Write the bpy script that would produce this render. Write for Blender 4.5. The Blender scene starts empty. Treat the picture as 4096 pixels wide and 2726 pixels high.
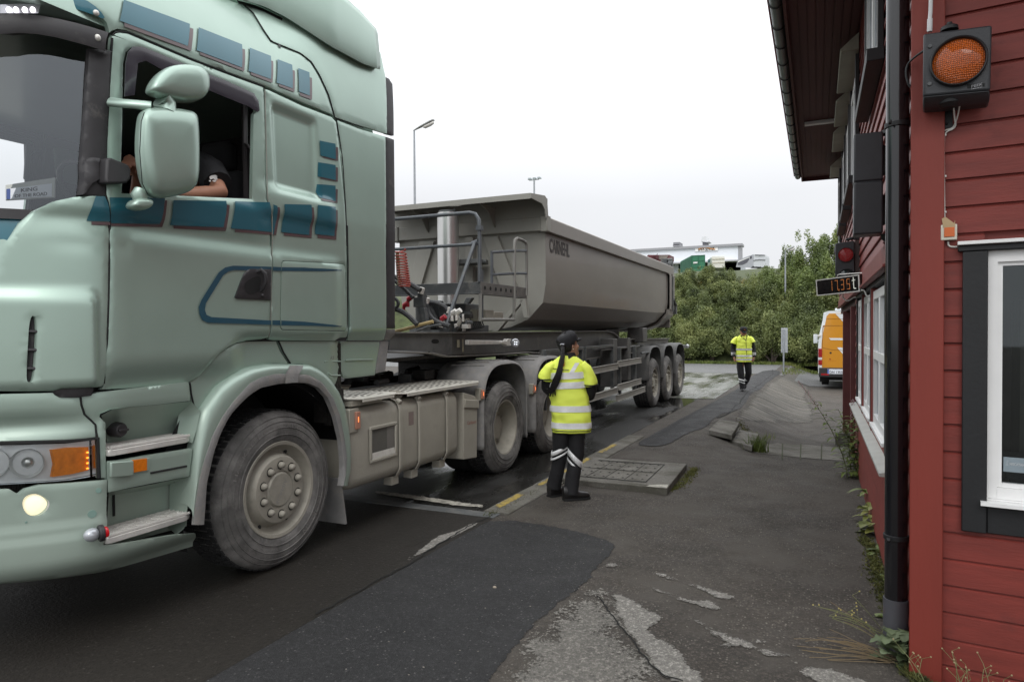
import bpy, bmesh, math, random
from mathutils import Vector, Matrix
from mathutils.geometry import delaunay_2d_cdt
random.seed(7)
SC = bpy.context.scene
COL = SC.collection
# ------------------------------------------------------------------ camera
F = 2731.0; CX, CY = 2048.0, 1363.0; H = 1.6          # focal length in photo pixels, eye height
YAW = math.atan(1252/F); PITCH = math.radians(0.97); ROLL = math.radians(0.35)
FW = Vector((-math.sin(YAW)*math.cos(PITCH), math.cos(YAW)*math.cos(PITCH), -math.sin(PITCH)))
_r0 = Vector((math.cos(YAW), math.sin(YAW), 0)); _u0 = _r0.cross(FW)
RT = _r0*math.cos(ROLL) - _u0*math.sin(ROLL); UP = _u0*math.cos(ROLL) + _r0*math.sin(ROLL)
CAMP = Vector((0, 0, H))
cd = bpy.data.cameras.new('camera'); cam = bpy.data.objects.new('camera', cd); COL.objects.link(cam)
cd.sensor_width = 36; cd.sensor_fit = 'HORIZONTAL'; cd.lens = 36*F/4096; cd.clip_start = 0.05; cd.clip_end = 3000
M = Matrix((RT, UP, -FW)).transposed().to_4x4(); M.translation = CAMP; cam.matrix_world = M
SC.camera = cam
SC.render.resolution_x = 1024; SC.render.resolution_y = 681
# ------------------------------------------------------------------ sky and sun (overcast)
W = bpy.data.worlds.new('World'); SC.world = W; W.use_nodes = True
nt = W.node_tree; N = nt.nodes; LK = nt.links
for n in list(N): N.remove(n)
out = N.new('ShaderNodeOutputWorld'); bg = N.new('ShaderNodeBackground')
sky = N.new('ShaderNodeTexSky'); sky.sky_type = 'NISHITA'; sky.sun_disc = False
sky.sun_elevation = math.radians(42); sky.sun_rotation = math.radians(200)
hsv = N.new('ShaderNodeHueSaturation'); hsv.inputs['Saturation'].default_value = 0.12; hsv.inputs['Value'].default_value = 0.9
LK.new(sky.outputs[0], hsv.inputs['Color'])
tc = N.new('ShaderNodeTexCoord'); sp = N.new('ShaderNodeSeparateXYZ'); LK.new(tc.outputs['Generated'], sp.inputs[0])
cr = N.new('ShaderNodeValToRGB'); LK.new(sp.outputs['Z'], cr.inputs[0])
e = cr.color_ramp.elements; e[0].position = 0.0; e[0].color = (6.9, 7.0, 7.25, 1); e[1].position = 1.0; e[1].color = (22, 22.4, 23, 1)
m1 = cr.color_ramp.elements.new(0.18); m1.color = (7.7, 7.85, 8.15, 1)
m2 = cr.color_ramp.elements.new(0.5); m2.color = (15, 15.3, 15.8, 1)
no = N.new('ShaderNodeTexNoise'); no.inputs['Scale'].default_value = 1.6; no.inputs['Detail'].default_value = 4
LK.new(tc.outputs['Generated'], no.inputs['Vector'])
mr = N.new('ShaderNodeMapRange'); mr.inputs[3].default_value = 0.90; mr.inputs[4].default_value = 1.10; LK.new(no.outputs[0], mr.inputs[0])
mu = N.new('ShaderNodeVectorMath'); mu.operation = 'SCALE'; LK.new(cr.outputs[0], mu.inputs[0]); LK.new(mr.outputs[0], mu.inputs['Scale'])
ad = N.new('ShaderNodeMixRGB'); ad.blend_type = 'MIX'; ad.inputs[0].default_value = 0.88
LK.new(hsv.outputs[0], ad.inputs[1]); LK.new(mu.outputs[0], ad.inputs[2])
LK.new(ad.outputs[0], bg.inputs[0]); bg.inputs[1].default_value = 0.10; LK.new(bg.outputs[0], out.inputs[0])
sd = bpy.data.lights.new('sun', 'SUN'); sun = bpy.data.objects.new('sun', sd); COL.objects.link(sun)
sd.energy = 0.6; sd.angle = math.radians(25); sd.color = (1, 0.97, 0.92)
sun.rotation_euler = Vector((math.sin(math.radians(200))*-0.74, math.cos(math.radians(200))*-0.74*-1, 0.67)).to_track_quat('Z', 'Y').to_euler()
SC.view_settings.view_transform = 'Standard'; SC.view_settings.look = 'None'
SC.view_settings.exposure = 0.25; SC.view_settings.gamma = 1.0
SC.render.engine = 'CYCLES'
# ------------------------------------------------------------------ pixel helpers (photo pixels -> points of known planes)
def ray(p): return FW + RT*((p[0]-CX)/F) + UP*(-(p[1]-CY)/F)
def onX(p, X): d = ray(p); t = X/d.x; return CAMP + d*t
def onY(p, Y): d = ray(p); t = Y/d.y; return CAMP + d*t
def onZ(p, Z): d = ray(p); t = (Z-H)/d.z; return CAMP + d*t
def Zm(x0, y0, s): return lambda pts: [(x0+x*s, y0+y*s) for x, y in pts]
A1=Zm(0,0,.638);A2=Zm(700,0,.6378);A3=Zm(0,900,.5102);A4=Zm(0,1500,.5741);A5=Zm(700,900,.5741);A6=Zm(700,1500,.5741);A7=Zm(1500,700,.5102);A8=Zm(1300,1200,.5741)
B1=Zm(2100,700,.638);B2=Zm(2600,900,.5102);B6=Zm(3200,900,.5102);B7=Zm(3600,0,.6375);B8=Zm(3700,950,.7333);D5=Zm(3250,900,.319);B5=Zm(3000,0,.6375)
C1=Zm(2200,1600,.5518);C3=Zm(1800,1900,.8489);C4=Zm(3200,1500,.7823);DD=Zm(0,0,1.73854);D7=Zm(1800,1900,.2971);D8=Zm(2500,1350,.2971);BG=Zm(2600,850,.21222)
# ------------------------------------------------------------------ materials
MATS = {}
def mat(name, col, rough=0.6, metal=0.0, var=0.12, vscale=6, bump=0.0, bscale=60, dirt=None, damt=0.0, dscale=3.0, dz=None, coat=0.0, emit=None, estr=0, spec=0.5, ani=None):
    if name in MATS: return MATS[name]
    m = bpy.data.materials.new(name); m.use_nodes = True; t = m.node_tree; n = t.nodes; l = t.links
    b = n['Principled BSDF']; b.inputs['Roughness'].default_value = rough; b.inputs['Metallic'].default_value = metal
    b.inputs['Coat Weight'].default_value = coat; b.inputs['Coat Roughness'].default_value = 0.08
    b.inputs['Specular IOR Level'].default_value = spec
    g = n.new('ShaderNodeNewGeometry'); 
    def vec(sc):
        if ani:
            mp = n.new('ShaderNodeMapping'); mp.inputs['Scale'].default_value = ani; l.new(g.outputs['Position'], mp.inputs[0]); return mp.outputs[0]
        return g.outputs['Position']
    nz = n.new('ShaderNodeTexNoise'); nz.inputs['Scale'].default_value = vscale; nz.inputs['Detail'].default_value = 6; l.new(vec(1), nz.inputs['Vector'])
    r = n.new('ShaderNodeMapRange'); r.inputs[1].default_value = .25; r.inputs[2].default_value = .75; r.inputs[3].default_value = 1-var; r.inputs[4].default_value = 1+var; l.new(nz.outputs[0], r.inputs[0])
    s = n.new('ShaderNodeVectorMath'); s.operation = 'SCALE'; s.inputs[0].default_value = col[:3]; l.new(r.outputs[0], s.inputs['Scale'])
    c = s.outputs[0]
    if dirt:
        d = n.new('ShaderNodeTexNoise'); d.inputs['Scale'].default_value = dscale; d.inputs['Detail'].default_value = 9; d.inputs['Roughness'].default_value = .7; l.new(g.outputs['Position'], d.inputs['Vector'])
        dr = n.new('ShaderNodeMapRange'); dr.inputs[1].default_value = .62-damt*.4; dr.inputs[2].default_value = .82-damt*.4; dr.inputs[4].default_value = min(1, .4+damt); l.new(d.outputs[0], dr.inputs[0])
        fac = dr.outputs[0]
        if dz:   # road dust settles low on the vehicle: between heights dz[0] (full) and dz[1] (none)
            q = n.new('ShaderNodeSeparateXYZ'); l.new(g.outputs['Position'], q.inputs[0])
            zr = n.new('ShaderNodeMapRange'); zr.inputs[1].default_value = dz[0]; zr.inputs[2].default_value = dz[1]; zr.inputs[3].default_value = 1; zr.inputs[4].default_value = 0; l.new(q.outputs[2], zr.inputs[0])
            mm = n.new('ShaderNodeMath'); mm.operation = 'MULTIPLY_ADD'; l.new(zr.outputs[0], mm.inputs[0]); mm.inputs[1].default_value = .45; mm.inputs[2].default_value = .05
            m2 = n.new('ShaderNodeMath'); m2.operation = 'MULTIPLY'; l.new(fac, m2.inputs[0]); l.new(zr.outputs[0], m2.inputs[1])
            m3 = n.new('ShaderNodeMath'); m3.operation = 'MAXIMUM'; l.new(mm.outputs[0], m3.inputs[0]); l.new(m2.outputs[0], m3.inputs[1]); fac = m3.outputs[0]
        x = n.new('ShaderNodeMixRGB'); l.new(fac, x.inputs[0]); l.new(c, x.inputs[1]); x.inputs[2].default_value = (*dirt, 1); c = x.outputs[0]
        rr = n.new('ShaderNodeMapRange'); l.new(fac, rr.inputs[0]); rr.inputs[3].default_value = rough; rr.inputs[4].default_value = max(rough, .75); l.new(rr.outputs[0], b.inputs['Roughness'])
        if metal > 0:
            rm = n.new('ShaderNodeMapRange'); l.new(fac, rm.inputs[0]); rm.inputs[3].default_value = metal; rm.inputs[4].default_value = metal*.2; l.new(rm.outputs[0], b.inputs['Metallic'])
    l.new(c, b.inputs['Base Color'])
    if bump > 0:
        bn = n.new('ShaderNodeTexNoise'); bn.inputs['Scale'].default_value = bscale; bn.inputs['Detail'].default_value = 5; l.new(vec(1), bn.inputs['Vector'])
        bp = n.new('ShaderNodeBump'); bp.inputs['Strength'].default_value = bump; bp.inputs['Distance'].default_value = 0.02; l.new(bn.outputs[0], bp.inputs['Height']); l.new(bp.outputs[0], b.inputs['Normal'])
    if emit:
        b.inputs['Emission Color'].default_value = (*emit, 1); b.inputs['Emission Strength'].default_value = estr
    MATS[name] = m; return m
def glass(name, tint=(.5,.53,.53), gl=(.9,.95,1), ior=1.5, rough=0.02):
    m = bpy.data.materials.new(name); m.use_nodes = True; t = m.node_tree; n = t.nodes; l = t.links; n.remove(n['Principled BSDF'])
    tr = n.new('ShaderNodeBsdfTransparent'); tr.inputs[0].default_value = (*tint, 1); g = n.new('ShaderNodeBsdfGlossy'); g.inputs[0].default_value = (*gl, 1); g.inputs['Roughness'].default_value = rough
    f = n.new('ShaderNodeFresnel'); f.inputs[0].default_value = ior; mx = n.new('ShaderNodeMixShader'); l.new(f.outputs[0], mx.inputs[0]); l.new(tr.outputs[0], mx.inputs[1]); l.new(g.outputs[0], mx.inputs[2]); l.new(mx.outputs[0], n['Material Output'].inputs[0])
    MATS[name] = m; return m
DUST = (.23, .215, .185)
PAINT = mat('green_paint', (.375,.50,.43), .33, .5, .05, 3, dirt=DUST, damt=.16, dscale=4, dz=(.2,1.9), coat=.35)
BLUE = mat('teal_paint', (.020,.125,.165), .28, .2, .08, 3, coat=.7)
MAUVE = mat('mauve_paint', (.11,.072,.075), .3, .1, .05, 3, coat=.5)
LINE = mat('blue_line_paint', (.025,.085,.125), .3, .2, .1, 8, coat=.4)
BLACKP = mat('black_plastic', (.028,.026,.028), .5, 0, .2, 9, bump=.1, bscale=400, dirt=DUST, damt=.1, dscale=6)
GREYP = mat('grey_dusty_plastic', (.21,.205,.20), .75, 0, .15, 12, bump=.15, bscale=90, dirt=(.27,.25,.22), damt=.35, dscale=9)
DUSTM = mat('dusty_metal', (.335,.315,.265), .7, .1, .1, 5, bump=.08, bscale=60, dirt=(.23,.215,.18), damt=.22, dscale=5)
DUSTD = mat('dusty_dark_metal', (.10,.105,.105), .6, .2, .2, 6, bump=.1, bscale=50, dirt=(.19,.18,.16), damt=.3, dscale=5)
GUN = mat('gunmetal_paint', (.085,.09,.092), .5, .3, .2, 7, dirt=DUST, damt=.25, dscale=7)
BLK = mat('deep_black', (.008,.008,.008), .8, 0, .2, 5)
OILY = mat('oily_black', (.012,.011,.01), .45, .1, .5, 14, bump=.5, bscale=40)
TYRE = mat('tyre_rubber', (.095,.091,.086), .85, 0, .3, 14, bump=.25, bscale=120, dirt=(.20,.19,.18), damt=.45, dscale=5)
TREADM = mat('tread_rubber', (.017,.017,.017), .85, 0, .3, 14, bump=.4, bscale=90)
RIM = mat('rim_dusty', (.31,.29,.245), .6, .15, .1, 10, bump=.06, bscale=70, dirt=(.20,.19,.16), damt=.22, dscale=12)
TUB = mat('tub_grey_paint', (.24,.222,.198), .5, .1, .07, 2.2, dirt=(.30,.28,.245), damt=.14, dscale=2.4, coat=.1, ani=(1,.6,2.0))
TUBL = mat('tub_front_grey', (.27,.265,.235), .55, .05, .08, 2.5, dirt=(.24,.17,.11), damt=.02, dscale=3.5)
ALU = mat('aluminium', (.68,.66,.62), .45, .4, .12, 12, bump=.1, bscale=80, dirt=(.36,.33,.28), damt=.12, dscale=14)
CHROME = mat('cylinder_steel', (.62,.62,.60), .28, .85, .05, 3)
WHITE = mat('white_paint', (.78,.78,.76), .45, 0, .04, 5)
GLS = glass('cab_glass', (.42,.45,.45), (.8,.86,.9), 1.55)
GLW = glass('window_glass', (.62,.66,.68), (.85,.9,.95), 1.5)
# ------------------------------------------------------------------ object helpers
ORG = {}
def tag(o, label=None, cat=None, group=None, kind=None):
    if label: o['label'] = label
    if cat: o['category'] = cat
    if group: o['group'] = group
    if kind: o['kind'] = kind
    return o
def thing(name, loc, label, cat, group=None):
    o = bpy.data.objects.new(name, None); COL.objects.link(o); o.location = loc; o.empty_display_size = .2
    ORG[o] = Vector(loc); return tag(o, label, cat, group)
class MB:
    def __init__(s): s.v = []; s.f = []; s.m = []; s.mi = 0
    def add(s, vs, fs):
        b = len(s.v); s.v += [Vector(v) for v in vs]
        for f in fs: s.f.append([b+i for i in f]); s.m.append(s.mi)
        return s
    def box(s, a, b, fr=None):
        (x0,y0,z0), (x1,y1,z1) = a, b
        vs = [(x,y,z) for x in (x0,x1) for y in (y0,y1) for z in (z0,z1)]
        if fr: vs = [fr(*v) for v in vs]
        return s.add(vs, [(0,1,3,2),(4,6,7,5),(0,4,5,1),(2,3,7,6),(0,2,6,4),(1,5,7,3)])
    def prism(s, pts, d, cap=True):     # planar polygon (3D points) extruded by vector d
        d = Vector(d); n = len(pts); vs = [Vector(p) for p in pts] + [Vector(p)+d for p in pts]
        fs = [(i, (i+1) % n, n+(i+1) % n, n+i) for i in range(n)]
        if cap: fs += [tuple(range(n-1,-1,-1)), tuple(range(n, 2*n))]
        return s.add(vs, fs)
    def lines(s, ls, n=24, close=False): # loft through polylines
        R = [resample(l, n) if not close else l for l in ls]; n = len(R[0])
        vs = [p for r in R for p in r]; fs = []
        for i in range(len(R)-1):
            for j in range(n if close else n-1):
                k = (j+1) % n; fs.append((i*n+j, i*n+k, (i+1)*n+k, (i+1)*n+j))
        return s.add(vs, fs)
    def tube(s, path, r, n=8, cap=True):
        path = [Vector(p) for p in path]; rs = r if isinstance(r, (list, tuple)) else [r]*len(path)
        rings = []; prev = None
        for i, p in enumerate(path):
            d = (path[min(i+1, len(path)-1)]-path[max(i-1, 0)]).normalized()
            if prev is None: a = d.orthogonal().normalized()
            else: a = (prev-d*prev.dot(d)).normalized()
            prev = a; b = d.cross(a)
            rr = rs[i] if isinstance(rs[i], (list, tuple)) else (rs[i], rs[i])
            rings.append([p+a*math.cos(2*math.pi*k/n)*rr[0]+b*math.sin(2*math.pi*k/n)*rr[1] for k in range(n)])
        vs = [v for q in rings for v in q]; fs = []
        for i in range(len(rings)-1):
            for k in range(n): fs.append((i*n+k, i*n+(k+1) % n, (i+1)*n+(k+1) % n, (i+1)*n+k))
        if cap: fs += [tuple(range(n-1,-1,-1)), tuple((len(rings)-1)*n+k for k in range(n))]
        return s.add(vs, fs)
    def rings(s, rings, cap=True):
        n = len(rings[0]); vs = [v for q in rings for v in q]; fs = []
        for i in range(len(rings)-1):
            for k in range(n): fs.append((i*n+k, i*n+(k+1) % n, (i+1)*n+(k+1) % n, (i+1)*n+k))
        if cap: fs += [tuple(range(n-1,-1,-1)), tuple((len(rings)-1)*n+k for k in range(n))]
        return s.add(vs, fs)
    def lathe(s, c, ax, prof, n=48, a0=0, a1=None, cap=False):  # prof: (radius, distance along axis)
        c = Vector(c); ax = Vector(ax).normalized(); u = ax.orthogonal().normalized()
        if abs(ax.x) > .9: u = Vector((0, 0, 1))
        w = ax.cross(u); full = a1 is None; a1 = a1 if a1 is not None else a0+2*math.pi
        m = n if full else n+1; rr = []
        for r, h in prof: rr.append([c+ax*h+(u*math.cos(a0+(a1-a0)*k/n)+w*math.sin(a0+(a1-a0)*k/n))*r for k in range(m)])
        vs = [v for q in rr for v in q]; fs = []
        for i in range(len(rr)-1):
            for k in range(m if full else m-1):
                k2 = (k+1) % m; fs.append((i*m+k, i*m+k2, (i+1)*m+k2, (i+1)*m+k))
        if cap: fs += [tuple(range(m-1,-1,-1)), tuple((len(rr)-1)*m+k for k in range(m))]
        return s.add(vs, fs)
    def ball(s, c, r, n=12, m=8):
        c = Vector(c); r = r if isinstance(r, (tuple, list)) else (r, r, r)
        rg = [[c+Vector((r[0]*math.sin(math.pi*i/m)*math.cos(2*math.pi*k/n), r[1]*math.sin(math.pi*i/m)*math.sin(2*math.pi*k/n), r[2]*math.cos(math.pi*i/m))) for k in range(n)] for i in range(1, m)]
        b = len(s.v); s.rings(rg, cap=False); t = len(s.v); s.v += [c+Vector((0,0,r[2])), c-Vector((0,0,r[2]))]
        for k in range(n):
            s.f.append([t, b+k, b+(k+1) % n]); s.m.append(s.mi)
            s.f.append([t+1, b+(m-2)*n+(k+1) % n, b+(m-2)*n+k]); s.m.append(s.mi)
        return s
    def build(s, name, m, parent=None, bevel=0, smooth=35, seg=2, subd=0, solid=0, recalc=True):
        me = bpy.data.meshes.new(name); org = Vector((0,0,0))
        if parent is not None:
            q = parent
            while q.parent: q = q.parent
            org = ORG.get(q, Vector((0,0,0)))
        me.from_pydata([v-org for v in s.v], [], s.f)
        ms = m if isinstance(m, (list, tuple)) else [m]
        for x in ms: me.materials.append(x)
        for p, k in zip(me.polygons, s.m): p.material_index = min(k, len(ms)-1)
        if recalc:
            bm = bmesh.new(); bm.from_mesh(me); bmesh.ops.remove_doubles(bm, verts=bm.verts, dist=1e-5); bmesh.ops.recalc_face_normals(bm, faces=bm.faces); bm.to_mesh(me); bm.free()
        if smooth:
            for p in me.polygons: p.use_smooth = True
            me.set_sharp_from_angle(angle=math.radians(smooth))
        o = bpy.data.objects.new(name, me); COL.objects.link(o)
        if parent is not None: o.parent = parent
        if solid:
            d = o.modifiers.new('solid', 'SOLIDIFY'); d.thickness = solid; d.offset = -1
        if subd:
            d = o.modifiers.new('sub', 'SUBSURF'); d.levels = subd; d.render_levels = subd
        if bevel:
            d = o.modifiers.new('bevel', 'BEVEL'); d.width = bevel; d.segments = seg; d.limit_method = 'ANGLE'; d.angle_limit = math.radians(40); d.harden_normals = False
        return o
def resample(pts, n):
    pts = [Vector(p) for p in pts]; L = [0]
    for a, b in zip(pts, pts[1:]): L.append(L[-1]+(b-a).length)
    T = L[-1] or 1; o = []; j = 0
    for i in range(n):
        t = T*i/(n-1)
        while j < len(L)-2 and L[j+1] < t: j += 1
        k = (t-L[j])/((L[j+1]-L[j]) or 1); o.append(pts[j].lerp(pts[j+1], min(1, k)))
    return o
def sstep(a, b, x):
    t = max(0, min(1, (x-a)/(b-a))); return t*t*(3-2*t)
def frame(o, ex, ey, ez):
    o, ex, ey, ez = map(Vector, (o, ex, ey, ez)); return lambda x, y, z: o+ex*x+ey*y+ez*z
def smoothpoly(pts, it=1):
    for _ in range(it):
        q = []
        for i in range(len(pts)):
            a, b = Vector(pts[i]), Vector(pts[(i+1) % len(pts)]); q += [a.lerp(b, .25), a.lerp(b, .75)]
        pts = q
    return pts
def inside(p, poly):
    c = False; j = len(poly)-1
    for i in range(len(poly)):
        if (poly[i][1] > p[1]) != (poly[j][1] > p[1]) and p[0] < (poly[j][0]-poly[i][0])*(p[1]-poly[i][1])/(poly[j][1]-poly[i][1])+poly[i][0]: c = not c
        j = i
    return c
def densify(poly, st):
    o = []
    for i in range(len(poly)):
        a, b = Vector(poly[i][:2]), Vector(poly[(i+1) % len(poly)][:2]); n = max(1, int((b-a).length/st))
        o += [a.lerp(b, k/n) for k in range(n)]
    return o
def cdt_area(outer, holes=(), st=.05):
    """triangulate a 2D outline with holes on a fine interior grid -> verts, tris, loops"""
    o = densify(outer, st); hs = [densify(h, st) for h in holes]
    V = []; E = []; loops = []
    for lp in [o]+hs:
        b = len(V); V += lp; E += [(b+i, b+(i+1) % len(lp)) for i in range(len(lp))]; loops.append(list(range(b, b+len(lp))))
    xs = [p[0] for p in o]; ys = [p[1] for p in o]; bd = V[:]
    y = min(ys)+st*.5; k = 0
    cell = {}
    for p in bd: cell.setdefault((int(p[0]//st), int(p[1]//st)), []).append(p)
    while y < max(ys):
        x = min(xs)+st*(.5 if k % 2 else 1.0)
        while x < max(xs):
            p = (x, y)
            if inside(p, o) and not any(inside(p, h) for h in hs):
                ci, cj = int(x//st), int(y//st)
                if all((q-Vector(p)).length > st*.45 for i in (-1,0,1) for j in (-1,0,1) for q in cell.get((ci+i, cj+j), ())): V.append(Vector(p))
            x += st
        y += st*.87; k += 1
    r = delaunay_2d_cdt(V, E, [], 0, 1e-6)
    vs, fs = r[0], r[2]; tris = []
    for f in fs:
        c = sum((vs[i] for i in f), Vector((0, 0)))/len(f)
        if len(f) == 3 and abs((vs[f[1]]-vs[f[0]]).cross(vs[f[2]]-vs[f[0]])) < st*st*.02: continue
        if inside(c, o) and not any(inside(c, h) for h in hs): tris.append(list(f))
    edges = {}
    for f in tris:
        for i in range(len(f)):
            a, b = f[i], f[(i+1) % len(f)]; edges[(a, b)] = edges.get((a, b), 0)+1
    bnd = [(a, b) for (a, b) in edges if (b, a) not in edges]
    return vs, tris, bnd
def area(mb, outer, fn, holes=(), st=.05, th=None, rnd=0):
    """fn(u, v, depth) -> 3D point; adds a sheet, with thickness th and a small rolled edge rnd"""
    vs, tris, bnd = cdt_area(outer, holes, st); b = len(mb.v)
    bv = set(i for e_ in bnd for i in e_)
    mb.v += [fn(p[0], p[1], (rnd*.35 if i in bv else 0)) for i, p in enumerate(vs)]
    for f in tris: mb.f.append([b+i for i in f]); mb.m.append(mb.mi)
    if th:
        for a, c in bnd:
            k = len(mb.v); mb.v += [fn(vs[a][0], vs[a][1], th), fn(vs[c][0], vs[c][1], th)]
            mb.f.append([b+a, b+c, k+1, k]); mb.m.append(mb.mi)
    return mb
def textmesh(s, size=1, spacing=1.0):
    c = bpy.data.curves.new('t', 'FONT'); c.body = s; c.size = size; c.space_character = spacing; c.resolution_u = 3
    o = bpy.data.objects.new('t', c); COL.objects.link(o); dg = bpy.context.evaluated_depsgraph_get(); ev = o.evaluated_get(dg); me = ev.to_mesh()
    vs = [v.co.copy() for v in me.vertices]; fs = [list(p.vertices) for p in me.polygons]; ev.to_mesh_clear(); bpy.data.objects.remove(o); bpy.data.curves.remove(c)
    w = max(v.x for v in vs) if vs else 1
    return vs, fs, w
def write(mb, s, size, fr, spacing=1.0, sx=1.0, fit=None, bold=0):
    """text laid by fr(x, y, 0); fit = total width"""
    vs, fs, w = textmesh(s, size, spacing); k = (fit/w if fit else sx)
    mb.add([fr(v.x*k, v.y, 0) for v in vs], fs)
    if bold:
        for dx, dy in ((bold, 0), (0, bold), (bold, bold)): mb.add([fr(v.x*k+dx, v.y+dy, 0.0003*(1+dx+dy)) for v in vs], fs)
    return mb
def copy_tree(o, parent=None):
    c = o.copy(); COL.objects.link(c)
    if parent is not None: c.parent = parent
    elif o in ORG: ORG[c] = ORG[o].copy()
    for ch in list(o.children): copy_tree(ch, c)
    return c
# ================================================================== GROUND
def gz(x, y):
    z = -.03 - .007*max(0, min(y, 17)-3.5)
    z -= .42*sstep(-1.75, -.35, x)*sstep(8.2, 14.5, y)
    z += .10*math.exp(-((x+2.0)/.5)**2)*sstep(9, 12, y)*(1-sstep(24, 28, y))*sstep(-2.5, -2.2, x)
    z += .05*math.exp(-(((x+1.7)/.8)**2+((y-9.5)/1.2)**2))*sstep(-2.5, -2.2, x)
    z += .055*math.sin(y*1.55+x*.8)*sstep(-1.9,-1.3,x)*(1-sstep(-.5,.1,x))*sstep(9.5,11.5,y)*(1-sstep(21,24,y))
    if y > 26: z -= .12*sstep(26, 36, y)
    z += .006*math.sin(x*2.3+y*.7)*sstep(-2.5, -2.1, x)
    return z
def G(p, off=0):
    P = onZ(p, -.05)
    for _ in range(6): P = onZ(p, gz(P.x, P.y)+off)
    return P
def asphalt(name, col, spk=.5, rough=.8, wet=0, var=.3, light=(.25,.24,.22), stain=None, samt=0, fine=150, spec=.5):
    m = bpy.data.materials.new(name); m.use_nodes = True; t = m.node_tree; n = t.nodes; l = t.links; b = n['Principled BSDF']
    g = n.new('ShaderNodeNewGeometry'); pos = g.outputs['Position']
    def noise(s, d=6, r=.6, sc=None):
        v = pos
        if sc: mp = n.new('ShaderNodeMapping'); mp.inputs['Scale'].default_value = sc; l.new(pos, mp.inputs[0]); v = mp.outputs[0]
        q = n.new('ShaderNodeTexNoise'); q.inputs['Scale'].default_value = s; q.inputs['Detail'].default_value = d; q.inputs['Roughness'].default_value = r; l.new(v, q.inputs['Vector']); return q.outputs[0]
    def mp(x, a, c, o0=0, o1=1):
        q = n.new('ShaderNodeMapRange'); q.inputs[1].default_value = a; q.inputs[2].default_value = c; q.inputs[3].default_value = o0; q.inputs[4].default_value = o1; l.new(x, q.inputs[0]); return q.outputs[0]
    def mix(f, a, c):
        q = n.new('ShaderNodeMixRGB'); l.new(f, q.inputs[0]) if not isinstance(f, float) else setattr(q.inputs[0], 'default_value', f)
        for i, v in ((1, a), (2, c)):
            if isinstance(v, tuple): q.inputs[i].default_value = (*v, 1)
            else: l.new(v, q.inputs[i])
        return q.outputs[0]
    big = mp(noise(.9, 8), .3, .7, 1-var, 1+var); s = n.new('ShaderNodeVectorMath'); s.operation = 'SCALE'; s.inputs[0].default_value = col; l.new(big, s.inputs['Scale']); c = s.outputs[0]
    c = mix(mp(noise(fine, 3, .8), .35, .7, 0, .45), c, tuple(v*.35 for v in col))
    c = mix(mp(noise(45, 4, .85), .50, .66, 0, .8 if spk > .25 else .3), c, tuple(min(1, v*2.5) for v in col)); c = mix(mp(noise(30, 5, .85), .52, .66, 0, .75 if spk > .25 else .3), c, tuple(v*.3 for v in col))
    vo = n.new('ShaderNodeTexVoronoi'); vo.inputs['Scale'].default_value = 62; l.new(pos, vo.inputs['Vector'])
    vs = n.new('ShaderNodeSeparateColor'); l.new(vo.outputs['Color'], vs.inputs[0])
    a = mp(vs.outputs[0], .93-.2*spk, 1.0, 0, 1); dd = mp(vo.outputs['Distance'], .2, .42, 1, 0)
    mm = n.new('ShaderNodeMath'); mm.operation = 'MULTIPLY'; l.new(a, mm.inputs[0]); l.new(dd, mm.inputs[1])
    m3 = n.new('ShaderNodeMath'); m3.operation = 'MULTIPLY'; l.new(mm.outputs[0], m3.inputs[0]); l.new(mp(noise(1.7, 5), .3, .65, .3, 1), m3.inputs[1]); m3.use_clamp = True
    c = mix(m3.outputs[0], c, light)
    if stain: c = mix(mp(noise(1.3, 10, .7, samt if isinstance(samt, tuple) else None), .47, .60, 0, .85), c, stain)
    l.new(c, b.inputs['Base Color']); b.inputs['Specular IOR Level'].default_value = spec
    if wet:
        w = mp(noise(wet[0], 7, .6, wet[3]), wet[1], wet[2], 0, 1)
        l.new(mp(w, 0, 1, .75 if rough > .7 else rough, .06), b.inputs['Roughness'])
        st = mp(w, .0, .8, .5, .02)
    else:
        l.new(mp(noise(3, 4), .3, .7, rough-.1, rough+.1), b.inputs['Roughness']); st = None
    bp = n.new('ShaderNodeBump'); bp.inputs['Strength'].default_value = .8; bp.inputs['Distance'].default_value = .016
    if st: l.new(st, bp.inputs['Strength'])
    l.new(noise(fine*.7, 4, .7), bp.inputs['Height']); l.new(bp.outputs[0], b.inputs['Normal'])
    MATS[name] = m; return m
ASP = asphalt('worn_asphalt', (.058,.0495,.0405), 1.3, .8, var=.45, light=(.30,.27,.23), stain=(.080,.070,.058), samt=(1,1,1))
ASPN = asphalt('new_asphalt', (.019,.0188,.0195), .6, .72, var=.2, light=(.16,.155,.15))
ASPN_E = CONC_E = None
CONC = asphalt('lane_surface', (.0225,.0195,.016), .08, .65, wet=(.33,.60,.72,(1.2,.55,1)), var=.25, light=(.12,.11,.1), fine=60, spec=.25)
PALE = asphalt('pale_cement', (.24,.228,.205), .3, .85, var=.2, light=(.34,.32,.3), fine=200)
PALEC = asphalt('pale_worn_asphalt', (.145,.136,.12), .9, .85, var=.45, light=(.33,.31,.28), fine=110)
SLABM = asphalt('slab_concrete', (.20,.19,.165), .2, .85, var=.25, light=(.2,.19,.17), stain=(.09,.085,.065), samt=(1,1,1), fine=180)
ROADM = asphalt('far_road_asphalt', (.13,.13,.128), .3, .6, var=.12, light=(.2,.2,.2))
STRIPE = asphalt('streaked_concrete', (.125,.115,.096), .4, .8, var=.35, light=(.2,.19,.17), stain=(.040,.037,.032), samt=(.45,4.2,1))
WETM = asphalt('wet_platform', (.22,.22,.20), .1, .35, wet=(.5,.45,.6,(1.6,.5,1)), var=.25, light=(.3,.3,.28), stain=(.045,.055,.028), samt=(3.2,.12,1))
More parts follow.
